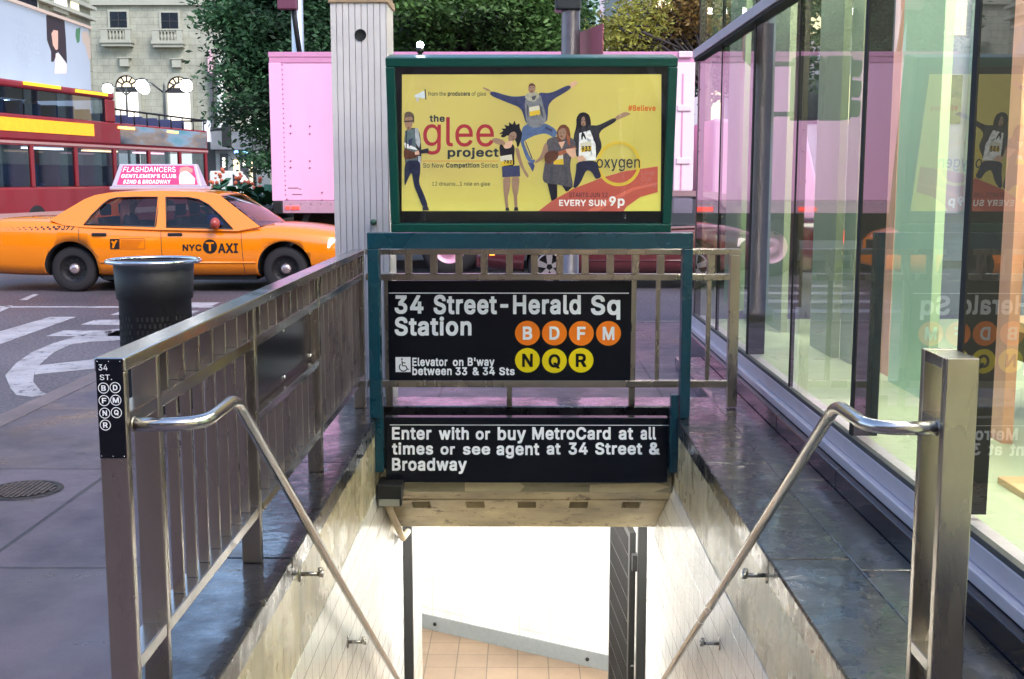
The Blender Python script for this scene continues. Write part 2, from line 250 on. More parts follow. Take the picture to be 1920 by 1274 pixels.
# ---------------------------------------------------------------- lettering
# outlines of the two letterings used on the signs (plain grotesque, heavy and light)
def outlines(txt):
    G = {}
    for g in txt.split(';'):
        ch, adv, rest = g.split(' ', 2)
        G[ch] = (int(adv)/1000, [[(int(a)/1000, int(b)/1000) for a, b in zip(q.split(',')[::2], q.split(',')[1::2])] for q in rest.split('|')])
    return G
HEAVY = outlines("""A 480 -2,-25,99,-26,105,-24,111,-17,157,113,163,116,319,116,325,105,369,-17,375,-24,381,-26,477,-26,487,-17,487,23,307,513,303,524,293,533,185,534,175,525,-9,19,-10,-15|199,224,197,227,239,346,281,226,277,224;B 456 42,-25,273,-26,319,-22,363,-7,379,3,407,26,425,49,439,83,444,113,444,159,440,191,425,226,414,241,385,269,413,303,421,327,424,351,422,415,417,435,407,460,374,497,349,515,309,529,273,534,47,534,41,532,35,525,34,-13|153,82,150,87,150,199,153,204,245,204,269,199,289,191,305,180,315,167,325,145,323,125,309,105,277,89,221,82|153,310,150,315,151,425,225,426,257,421,288,407,301,389,307,367,301,353,289,335,271,323,217,310;C 510 234,-31,305,-32,323,-30,363,-19,397,-3,423,14,457,48,471,69,483,93,498,137,498,175,489,185,393,186,381,175,363,133,338,107,297,87,259,82,241,85,200,103,176,125,151,163,134,215,131,253,134,293,153,349,172,379,199,404,209,410,239,423,251,426,267,428,295,423,339,401,359,382,381,333,391,323,487,322,497,331,498,371,491,395,473,437,454,463,421,496,383,520,351,531,289,542,245,542,185,533,131,509,88,473,77,461,43,407,22,347,14,279,14,229,23,159,44,97,77,46,135,-2,187,-25;D 502 42,-25,241,-26,311,-17,371,7,409,36,427,54,457,99,482,167,488,231,488,281,482,343,460,407,429,453,409,474,371,503,311,527,257,534,47,534,41,532,35,525,34,-13|153,82,150,87,150,423,155,426,207,426,259,419,305,400,332,375,353,341,368,295,372,255,368,215,359,187,349,161,331,132,299,107,251,88,193,82;E 419 42,-25,387,-26,393,-24,399,-17,400,71,391,81,155,82,151,83,150,87,151,201,369,202,378,209,380,215,380,301,371,311,151,313,151,425,389,427,396,433,398,439,398,523,389,533,47,534,41,532,35,525,34,-13;F 410 42,-25,139,-26,149,-17,151,193,359,194,365,196,371,203,372,293,363,303,151,305,150,421,151,425,155,426,385,427,392,433,394,439,394,523,385,533,47,534,41,532,35,525,34,-13;G 520 234,-31,299,-32,333,-28,357,-21,397,-5,437,24,469,62,479,79,498,127,504,179,504,269,502,275,493,282,269,282,259,276,256,269,256,185,263,174,269,172,377,172,380,169,367,137,353,118,329,99,301,87,285,82,245,84,203,102,176,125,151,163,134,215,131,255,135,295,151,345,173,382,200,405,221,416,239,423,265,427,297,421,337,401,359,377,383,331,391,323,489,322,499,331,500,367,491,401,475,433,458,459,425,492,391,515,359,529,319,540,245,542,195,536,183,533,131,509,77,463,43,411,20,345,14,277,14,229,20,163,43,99,76,49,130,-1,187,-25;H 517 42,-25,139,-26,149,-17,150,201,151,205,155,206,365,205,367,-17,373,-24,379,-26,471,-26,480,-19,482,-13,482,521,475,532,469,534,377,534,367,525,366,319,365,315,361,314,151,315,149,525,143,532,137,534,45,534,36,527,34,521,34,-13;I 300 12,-25,281,-26,287,-24,293,-17,294,69,292,75,283,82,213,82,209,83,208,87,208,423,213,426,283,426,293,434,294,523,285,533,17,534,11,532,5,525,4,439,6,433,15,426,87,426,91,425,92,421,92,85,87,82,15,82,5,74,4,-15;J 396 154,-31,213,-32,264,-23,314,9,351,63,362,125,362,521,360,527,353,533,257,534,247,525,246,159,239,121,223,96,203,83,177,80,163,85,145,97,131,121,124,159,124,187,115,197,17,198,7,189,6,129,17,69,49,15,57,7,107,-23;K 467 42,-25,139,-26,149,-18,150,145,165,164,195,192,337,-6,353,-24,359,-26,461,-26,472,-19,474,15,471,23,285,285,300,305,470,487,472,523,465,532,459,534,344,533,153,326,150,331,149,525,143,532,137,534,45,534,36,527,34,521,34,-13;L 393 42,-25,373,-26,379,-24,386,-15,386,71,377,81,155,82,150,85,150,521,148,527,139,534,45,534,34,523,34,-13;M 628 42,-25,137,-26,147,-17,149,256,155,245,259,-15,269,-25,357,-26,368,-17,477,256,479,-17,485,-24,491,-26,583,-26,591,-20,594,-13,594,521,588,531,581,534,463,534,457,532,449,524,315,176,178,525,165,534,47,534,37,528,34,521,34,-13;N 523 42,-25,139,-26,149,-17,151,309,157,303,366,-23,373,-26,475,-26,486,-19,488,-13,488,521,481,532,475,534,383,534,373,525,371,201,158,531,151,534,47,534,36,527,34,521,34,-13;O 533 234,-31,295,-32,343,-26,401,-1,437,28,459,51,490,97,512,161,518,219,518,291,512,347,491,408,458,459,405,508,349,533,337,536,287,542,245,542,197,536,185,533,131,509,79,463,44,411,22,347,14,279,14,229,23,159,47,93,80,43,133,-1,187,-25|257,83,241,85,201,103,173,128,151,163,134,215,131,255,134,293,151,345,177,385,205,408,239,423,267,428,293,423,329,408,361,380,383,343,399,295,402,241,399,213,383,165,358,125,331,103,301,89,275,82;P 445 42,-25,139,-26,149,-17,151,159,259,160,305,165,356,185,391,214,415,247,429,285,434,315,434,379,429,411,415,449,396,475,379,492,349,513,305,529,265,534,47,534,41,532,35,525,34,-13|153,268,150,273,151,425,221,426,247,424,281,411,298,397,307,383,315,359,316,339,307,313,294,293,277,282,251,272,219,268;Q 533 382,-73,483,-74,493,-65,493,-29,447,35,490,97,512,161,518,219,518,289,511,349,490,411,459,457,403,509,349,533,289,542,245,542,185,533,131,509,85,470,43,407,22,347,14,279,14,229,23,159,44,97,79,45,133,-1,187,-25,237,-32,295,-32,345,-27|257,83,241,85,201,103,173,128,151,163,134,215,131,255,134,293,151,345,177,385,205,408,239,423,267,428,293,423,329,408,361,380,383,343,399,295,402,241,399,213,383,165,369,142,365,143,344,171,329,184,231,184,222,177,220,171,221,139,262,85;R 449 42,-25,139,-26,149,-17,150,167,151,171,155,172,225,171,319,-3,327,-18,335,-25,443,-26,453,-17,453,19,359,193,361,198,384,213,395,224,413,249,427,281,432,295,434,317,432,409,416,451,397,478,381,494,353,513,309,529,271,534,47,534,41,532,35,525,34,-13|153,280,150,285,151,425,221,426,247,424,281,413,297,402,309,384,316,361,315,341,307,317,298,305,279,293,251,284,211,280;S 447 186,-33,259,-34,283,-32,343,-14,374,5,396,27,411,45,430,85,434,119,431,187,421,216,390,251,375,265,331,289,231,319,187,334,155,356,145,371,144,379,149,389,156,401,167,411,189,423,209,429,229,430,253,425,285,410,299,395,311,361,319,353,415,352,424,359,426,401,422,425,401,470,369,502,345,517,335,523,289,538,249,542,203,542,165,538,119,523,87,504,50,467,33,433,30,421,26,393,26,353,33,315,39,301,68,263,113,233,167,213,277,179,307,158,315,143,316,135,311,125,303,110,291,99,257,83,239,78,223,78,185,85,159,98,145,113,137,127,130,151,121,161,23,162,14,155,12,117,18,87,21,77,40,39,71,6,109,-16,153,-30;T 449 174,-25,271,-26,281,-17,282,423,287,426,429,426,435,428,442,437,442,521,440,527,433,533,19,534,13,532,7,525,6,437,14,427,161,426,166,423,166,-13;U 517 232,-33,281,-34,321,-30,375,-13,417,14,436,33,461,67,477,107,482,143,482,521,480,527,473,533,377,534,367,525,366,185,364,165,349,129,335,110,309,93,281,83,265,80,239,82,219,89,201,97,186,107,167,131,155,161,150,193,149,525,143,532,137,534,45,534,35,525,34,151,41,105,59,63,86,27,98,15,137,-11,165,-21,185,-28;V 480 186,-25,293,-26,305,-15,487,487,488,523,479,533,379,534,369,525,241,160,111,524,103,532,97,534,1,534,-9,525,-10,493,-7,483,177,-15;W 686 136,-25,245,-26,255,-17,343,296,349,279,429,-18,441,-26,543,-26,551,-22,559,-7,691,473,696,493,696,523,692,529,683,534,589,534,583,532,577,525,493,202,489,211,407,523,395,534,288,533,279,523,197,211,193,202,109,523,97,534,3,534,-5,530,-10,521,-10,491,-5,473,125,-3,129,-17;X 474 0,-25,105,-26,111,-24,237,153,347,-6,364,-25,469,-26,480,-19,482,-13,481,19,315,263,469,487,470,523,463,532,457,534,354,533,237,369,149,499,124,533,17,534,6,527,4,521,5,489,161,261,-7,19,-8,-15;Y 472 184,-25,283,-26,293,-17,295,191,478,487,480,523,471,533,367,534,361,532,349,517,237,333,229,343,123,517,111,532,105,534,3,534,-7,525,-8,491,-5,483,175,193,176,-13;Z 438 24,-25,411,-26,423,-18,424,71,415,81,181,82,176,85,419,439,422,447,422,523,414,533,27,534,15,526,14,437,23,427,257,426,261,423,17,65,16,-15;a 389 124,-33,185,-34,231,-25,249,-16,258,-25,263,-26,351,-26,361,-17,362,283,359,307,347,339,321,372,303,386,255,405,217,410,173,410,117,402,89,391,61,372,44,355,31,339,15,309,14,275,21,266,81,248,117,249,144,281,167,295,185,300,197,301,223,295,241,277,244,263,239,259,213,252,109,238,61,219,41,206,28,193,17,179,11,163,4,131,4,85,9,55,23,27,53,-6,73,-19,109,-31|167,75,147,79,128,93,123,109,129,118,153,133,191,142,247,149,248,141,241,121,225,96,209,85,189,77;b 424 200,-33,251,-34,293,-27,331,-9,373,29,395,65,412,119,416,165,416,213,409,269,396,311,371,350,335,384,317,393,281,406,251,410,205,410,179,407,153,399,145,393,141,392,140,523,132,533,35,533,28,527,26,521,27,-17,37,-26,125,-26,131,-24,141,-12,157,-23,183,-32|207,77,180,91,165,107,150,135,142,167,140,195,151,245,165,272,179,285,207,299,221,301,233,299,261,285,275,271,291,239,299,207,300,173,291,139,273,104,259,91,233,77;c 396 180,-33,229,-34,275,-28,323,-5,367,38,388,83,388,117,377,129,327,142,291,142,285,140,277,132,265,107,253,93,225,79,193,76,162,93,149,109,133,139,124,171,124,201,135,241,149,267,162,283,191,299,207,302,221,300,251,285,263,271,277,244,287,236,321,236,379,251,387,259,387,297,367,338,324,381,275,404,229,410,183,410,139,403,99,385,53,343,29,306,14,261,8,211,8,163,15,113,33,63,54,31,99,-9,139,-27;d 424 170,-33,241,-32,267,-23,283,-12,293,-24,299,-26,387,-26,397,-17,398,521,396,527,389,533,295,534,286,527,284,521,283,392,245,407,221,410,173,410,131,403,95,387,67,364,53,350,29,311,12,261,8,213,8,165,12,117,29,67,54,25,92,-9,131,-27|191,77,165,91,153,102,135,135,124,171,124,207,133,239,153,276,163,285,191,299,215,300,247,284,259,272,267,257,275,241,284,207,284,171,273,135,257,104,241,89,217,77;e 404 186,-33,263,-32,297,-23,321,-12,345,6,364,25,377,43,390,71,390,107,384,115,329,130,287,129,258,93,235,79,209,74,195,77,168,87,152,101,137,123,132,139,135,142,383,142,389,144,395,151,396,239,394,261,383,299,365,335,332,371,311,387,285,399,227,410,183,410,149,406,137,403,96,385,56,349,31,311,12,257,8,211,8,163,15,113,33,63,54,31,99,-9,141,-27|137,246,135,252,151,276,169,290,189,299,203,302,221,299,246,287,257,275,272,249,267,246;f 254 62,-25,157,-26,167,-17,168,297,173,300,243,300,252,307,254,313,254,391,252,397,243,404,171,404,168,407,170,423,179,438,195,445,209,442,243,442,253,450,268,501,267,539,261,546,253,549,237,554,213,556,169,556,117,545,88,525,71,505,59,481,54,447,53,405,-9,404,-19,395,-20,313,-18,307,-9,300,49,300,54,297,54,-13;g 425 162,-175,243,-176,265,-174,305,-163,342,-143,373,-112,393,-71,398,-31,398,391,396,397,389,403,297,404,283,390,265,401,245,408,227,410,173,410,133,403,95,387,81,376,52,347,29,311,12,261,8,217,8,167,12,121,29,73,54,35,95,1,133,-15,145,-18,231,-20,247,-17,271,-9,279,-4,281,-5,277,-29,263,-48,231,-65,219,-68,205,-68,171,-61,143,-42,117,-16,81,-17,33,-43,25,-50,25,-87,65,-136,115,-165|191,89,162,103,145,123,135,141,125,173,124,209,135,243,156,279,163,285,191,299,215,300,245,286,261,270,271,251,284,209,284,175,275,143,270,131,261,116,247,102,217,89;h 410 34,-25,129,-26,139,-17,140,215,142,237,151,262,162,279,179,291,205,300,227,297,247,284,262,261,266,247,270,219,271,-17,281,-26,369,-26,375,-24,382,-15,382,275,380,299,367,337,350,363,333,380,311,396,283,405,251,410,203,410,169,405,141,394,140,523,129,534,37,534,26,523,26,-13;i 167 34,-25,129,-26,140,-15,140,391,138,397,129,404,37,404,26,393,26,-13|54,419,107,418,119,421,135,432,149,451,152,465,152,501,149,515,142,527,121,545,103,550,51,548,38,539,19,517,14,497,14,467,19,449,37,428;j 167 -28,-169,17,-170,51,-166,85,-153,105,-138,123,-116,137,-79,140,-53,140,391,138,397,129,404,37,404,26,393,26,-25,23,-37,15,-51,5,-57,-27,-63,-35,-71,-36,-159|54,419,107,418,119,421,135,432,149,451,152,465,152,501,149,515,142,527,121,545,101,550,51,548,35,538,21,521,14,499,17,455,32,431;k 381 34,-25,129,-26,138,-19,140,-13,140,121,151,130,262,-11,277,-25,387,-26,398,-15,397,20,245,213,257,230,382,357,384,363,383,395,373,404,265,403,145,282,141,281,140,521,138,527,129,534,37,534,26,523,26,-13;l 189 114,-27,177,-28,197,-23,204,-17,206,-11,206,27,195,71,185,80,147,81,140,113,140,523,129,534,37,534,28,527,26,521,26,71,30,39,33,29,43,11,59,-8,83,-23;m 610 34,-25,129,-26,139,-17,140,225,142,245,153,271,165,286,175,293,201,300,211,299,231,287,243,269,248,245,249,-17,259,-26,347,-26,353,-24,360,-13,360,227,372,273,394,295,415,302,429,299,450,289,461,275,466,263,470,237,471,-17,481,-26,569,-26,575,-24,582,-13,582,291,579,313,571,335,553,366,535,384,515,398,485,409,463,412,417,412,363,401,321,371,302,389,277,404,241,412,199,412,159,403,141,392,127,404,39,404,33,402,26,391,26,-13;n 410 34,-25,129,-26,139,-17,140,215,142,237,151,262,162,279,179,291,205,300,227,297,247,284,262,261,266,247,270,219,271,-17,277,-24,283,-26,371,-26,381,-18,382,275,380,299,367,337,361,347,343,370,315,393,283,405,249,410,205,410,171,406,141,392,131,402,125,404,37,404,27,396,26,-13;o 415 180,-33,229,-34,263,-30,281,-25,317,-9,359,29,386,69,402,115,406,153,406,225,402,261,387,303,359,348,345,362,317,385,273,404,231,410,183,410,139,403,99,385,53,343,29,306,14,261,8,211,8,163,15,113,33,63,54,31,99,-9,139,-27|205,75,191,77,165,91,149,109,133,139,124,171,124,201,135,241,150,269,165,285,191,299,207,302,223,299,235,293,251,284,267,268,281,239,290,207,292,187,283,143,267,108,251,92,235,83,223,77;p 424 34,-169,129,-170,139,-162,141,-14,181,-31,203,-34,251,-34,293,-27,331,-9,359,14,373,28,395,65,412,119,416,163,416,213,412,259,397,307,387,325,370,351,333,385,293,403,249,410,181,408,153,399,141,390,131,402,125,404,37,404,27,395,26,-157|207,77,180,91,165,107,150,135,142,167,140,195,151,245,165,272,179,285,207,299,221,301,233,299,261,285,275,271,291,239,299,207,300,173,291,139,273,104,259,91,233,77;q 424 292,-169,387,-170,398,-159,397,395,387,404,299,404,293,402,283,390,269,399,245,407,219,410,173,410,131,403,95,387,67,364,53,350,29,311,12,261,8,215,8,165,13,115,29,67,53,26,91,-8,109,-18,143,-30,173,-34,219,-34,243,-31,267,-23,283,-15,284,-159|191,77,165,91,153,102,135,135,124,171,124,207,133,239,153,276,163,285,191,299,215,300,247,284,259,272,267,257,275,241,284,207,284,171,273,135,257,104,241,89,217,77;r 259 34,-25,129,-26,139,-17,140,223,143,243,153,268,177,289,203,298,257,296,267,304,268,399,259,409,185,410,161,405,139,396,127,404,37,404,27,395,26,-13;s 365 152,-33,237,-32,279,-19,307,-2,336,27,351,57,354,67,356,131,352,157,333,187,324,197,289,221,253,233,191,249,147,267,139,275,141,282,151,291,175,303,189,304,201,301,223,290,231,281,242,261,253,252,291,252,337,263,348,271,350,277,349,309,326,355,295,385,273,397,237,408,211,410,133,408,101,397,67,378,39,350,24,321,22,249,26,221,46,191,58,179,89,159,129,145,217,121,232,113,237,105,234,97,221,86,201,77,173,74,139,88,131,97,121,121,109,132,61,130,23,121,11,111,11,73,19,45,35,22,64,-7,94,-23,129,-32;t 227 142,-29,207,-30,229,-23,238,-13,238,27,227,72,217,80,173,78,165,80,159,84,155,93,152,109,152,297,157,300,219,300,228,307,230,313,230,393,219,404,153,405,152,485,143,495,49,496,38,485,37,405,-9,404,-19,395,-20,311,-9,300,33,300,38,297,38,79,47,33,66,3,81,-9,107,-23;u 410 146,-29,211,-30,229,-28,241,-25,269,-12,279,-24,285,-26,371,-26,381,-17,382,391,380,397,373,403,281,404,271,395,270,165,268,143,258,117,247,102,231,89,205,78,181,83,161,97,144,125,140,159,139,395,133,402,127,404,37,404,27,395,26,125,31,77,43,41,69,6,97,-15,129,-27;v 389 144,-25,241,-26,253,-15,395,357,396,393,387,403,289,404,280,397,195,167,191,173,110,395,97,404,3,404,-7,395,-8,361,-5,351,129,3,137,-17;w 567 120,-25,215,-26,224,-19,283,183,289,169,339,-7,344,-19,355,-26,443,-26,449,-24,457,-11,569,355,570,391,568,397,559,404,467,404,454,395,400,201,397,199,342,395,331,404,235,403,225,393,173,205,169,198,112,397,101,404,11,404,5,402,-2,393,-1,355,107,-1,113,-17;x 379 4,-25,109,-25,119,-15,189,90,261,-17,269,-25,373,-26,382,-19,384,-13,383,19,264,191,375,357,376,393,369,402,363,404,263,403,255,395,191,298,187,301,127,395,119,403,15,404,6,397,4,391,5,359,115,195,-2,21,-4,-15;y 389 46,-169,115,-170,151,-163,188,-139,205,-121,231,-73,393,351,396,359,396,393,387,403,289,404,280,397,195,167,191,173,110,395,97,404,3,404,-7,395,-8,361,-5,351,130,-1,124,-21,104,-53,89,-61,45,-60,35,-69,20,-123,20,-155,29,-165;z 380 24,-25,351,-26,362,-19,364,-13,364,71,355,81,203,84,189,87,188,89,357,311,358,393,351,402,345,404,35,404,24,397,22,391,22,307,31,297,163,296,189,294,192,291,17,65,16,-15;0 453 196,-31,253,-32,293,-26,341,-2,385,44,408,89,426,159,428,179,430,211,428,329,426,349,408,417,383,466,341,510,297,533,249,542,205,542,165,536,151,532,113,510,69,465,43,413,26,345,22,283,22,223,26,163,43,95,69,44,113,-2,157,-25|217,81,209,83,185,98,163,129,148,165,138,215,136,261,138,293,149,347,167,387,185,411,211,427,229,430,242,427,267,412,285,389,291,377,303,349,314,299,316,233,303,161,285,119,269,98,251,87,235,80;1 453 58,-25,403,-26,409,-24,415,-17,416,69,409,78,403,80,307,80,302,83,302,521,300,527,293,533,179,533,78,461,61,445,60,343,69,333,105,333,181,387,185,387,186,85,185,81,181,80,63,80,57,78,50,69,50,-13;2 453 46,-25,401,-26,407,-24,413,-17,414,73,405,83,255,84,225,87,238,105,298,167,354,231,363,243,398,303,406,349,406,403,401,431,385,465,366,489,323,523,285,537,249,542,201,542,165,537,121,519,92,499,60,459,45,423,40,385,40,347,49,337,145,337,153,345,159,379,165,395,175,410,191,421,217,432,253,423,273,411,284,397,291,375,284,343,254,297,39,65,38,-15;3 453 178,-31,251,-32,271,-30,287,-27,327,-14,359,8,380,29,395,47,411,81,418,117,418,173,413,203,397,239,361,279,327,301,293,311,287,315,397,443,398,523,389,533,57,534,51,532,45,525,44,437,53,427,211,424,220,421,216,413,131,317,131,230,141,222,211,220,253,209,280,191,289,179,299,155,299,135,287,109,280,101,255,87,221,80,183,85,152,105,141,125,135,149,127,157,29,158,19,150,18,111,24,81,44,39,77,6,103,-9,155,-29;4 453 264,-25,360,-25,368,-15,369,77,427,78,438,89,437,182,427,190,373,190,368,193,368,333,359,343,267,344,257,336,255,191,167,192,163,195,334,485,336,491,336,523,325,534,231,534,220,525,14,175,14,89,23,79,255,77,256,-15;5 453 186,-31,249,-32,283,-28,329,-9,355,10,372,27,395,59,407,89,412,103,416,135,414,217,405,248,389,279,376,297,338,333,305,349,253,360,209,360,171,353,168,357,174,413,179,426,379,426,385,428,392,437,392,521,390,527,383,533,83,534,77,532,71,525,40,269,41,234,51,226,105,220,145,220,185,241,227,248,257,235,277,218,288,203,298,175,300,159,287,120,276,105,260,91,229,78,191,87,171,102,161,113,153,127,148,145,139,155,45,156,35,147,34,109,41,75,57,43,68,29,93,4,121,-14,159,-27;6 453 194,-31,257,-32,277,-30,291,-27,329,-11,355,8,373,26,391,51,409,93,414,127,414,189,409,221,395,259,365,296,333,321,293,336,247,341,257,359,345,487,346,523,335,534,235,534,226,527,105,347,54,257,43,219,38,187,38,137,43,97,59,55,84,21,125,-11,165,-27|223,77,197,86,177,100,163,123,155,145,153,159,163,193,179,216,191,225,209,233,235,236,263,223,276,213,291,187,297,171,299,157,297,145,289,123,276,101,263,91,247,83;7 453 80,-25,181,-26,191,-17,415,429,416,523,407,533,49,534,43,532,37,525,36,437,45,427,235,424,271,422,273,419,73,21,72,-15;8 453 188,-31,259,-32,281,-30,337,-14,371,8,402,41,422,81,426,109,426,163,423,183,415,207,403,229,367,269,385,291,404,333,408,359,408,401,403,433,387,468,351,506,322,525,283,538,247,542,203,542,169,538,131,525,96,503,82,489,65,469,48,433,44,401,44,359,48,333,67,291,85,271,56,239,39,214,29,183,26,115,31,79,49,42,83,7,119,-15,159,-28|225,77,189,85,163,100,155,109,145,131,144,143,157,171,166,183,187,197,211,205,227,207,263,197,286,183,295,171,304,155,308,137,295,107,288,99,263,85,241,78|221,321,195,327,179,338,171,349,163,367,162,381,171,401,182,415,195,423,227,430,255,423,272,413,283,399,290,381,290,369,281,349,269,335,251,325;9 453 112,-25,213,-26,220,-23,239,1,341,151,401,259,412,295,414,313,414,379,409,413,399,439,393,454,359,496,329,519,291,535,249,542,203,542,163,535,129,522,94,497,82,485,59,453,43,415,38,375,38,325,43,287,57,250,81,218,115,191,157,173,203,170,206,167,105,19,104,-15|217,273,192,283,169,306,163,317,155,341,154,361,167,393,189,418,217,431,233,432,261,419,276,407,291,381,297,365,299,349,291,321,275,294,263,285,235,273;- 453 96,163,353,163,362,173,361,261,355,268,349,270,97,269,90,263,88,257,88,173;& 448 160,-31,229,-32,249,-30,293,-17,323,-3,349,-26,453,-26,464,-15,463,19,410,83,406,91,423,127,432,165,433,242,423,250,331,249,322,239,320,203,317,198,267,259,318,309,340,343,350,385,350,425,345,453,333,477,322,493,305,510,283,525,253,536,161,538,145,535,117,525,84,501,65,475,52,445,50,427,52,353,63,323,90,281,60,255,21,207,11,181,8,159,8,113,12,81,29,43,64,5,95,-15,131,-27|185,75,161,83,145,94,135,105,126,127,127,137,135,154,167,184,243,95,242,91,231,85,205,76|187,357,171,381,169,405,172,413,186,427,207,431,223,421,229,413,232,405,229,395,207,368,191,356;' 206 60,293,143,292,153,301,162,473,162,521,160,527,153,533,55,534,45,525,44,473,50,327,53,301;. 188 72,-29,113,-30,129,-27,147,-16,163,5,166,17,166,65,163,77,147,98,129,109,117,112,73,112,61,109,43,98,27,77,24,61,24,23,27,7,43,-16,61,-27;# 440 46,-25,129,-26,135,-24,142,-15,163,113,227,114,232,111,216,21,217,-17,227,-26,311,-25,319,-18,322,-9,342,111,347,114,407,114,417,123,426,171,425,209,415,218,363,218,359,221,371,289,439,291,447,299,454,341,454,383,447,392,441,394,393,394,388,397,402,483,402,523,393,533,311,534,302,527,298,517,280,403,277,395,273,394,213,394,208,397,224,487,224,523,218,531,211,534,129,533,120,523,99,395,33,394,23,385,14,337,15,299,25,290,79,290,82,285,69,219,3,218,-7,209,-16,161,-16,125,-5,114,49,114,53,112,38,19,38,-15|183,218,180,225,193,289,259,289,260,281,249,219;/ 249 -4,-101,87,-102,97,-93,260,511,260,547,251,557,163,558,151,547,-11,-55,-12,-91;! 196 74,-29,117,-30,133,-27,149,-16,165,5,168,17,168,65,165,77,154,93,133,109,117,112,79,112,63,109,47,98,31,77,26,59,26,21,31,5,49,-18,63,-27|48,135,143,134,154,145,158,521,156,527,147,534,49,534,38,523,40,147""")
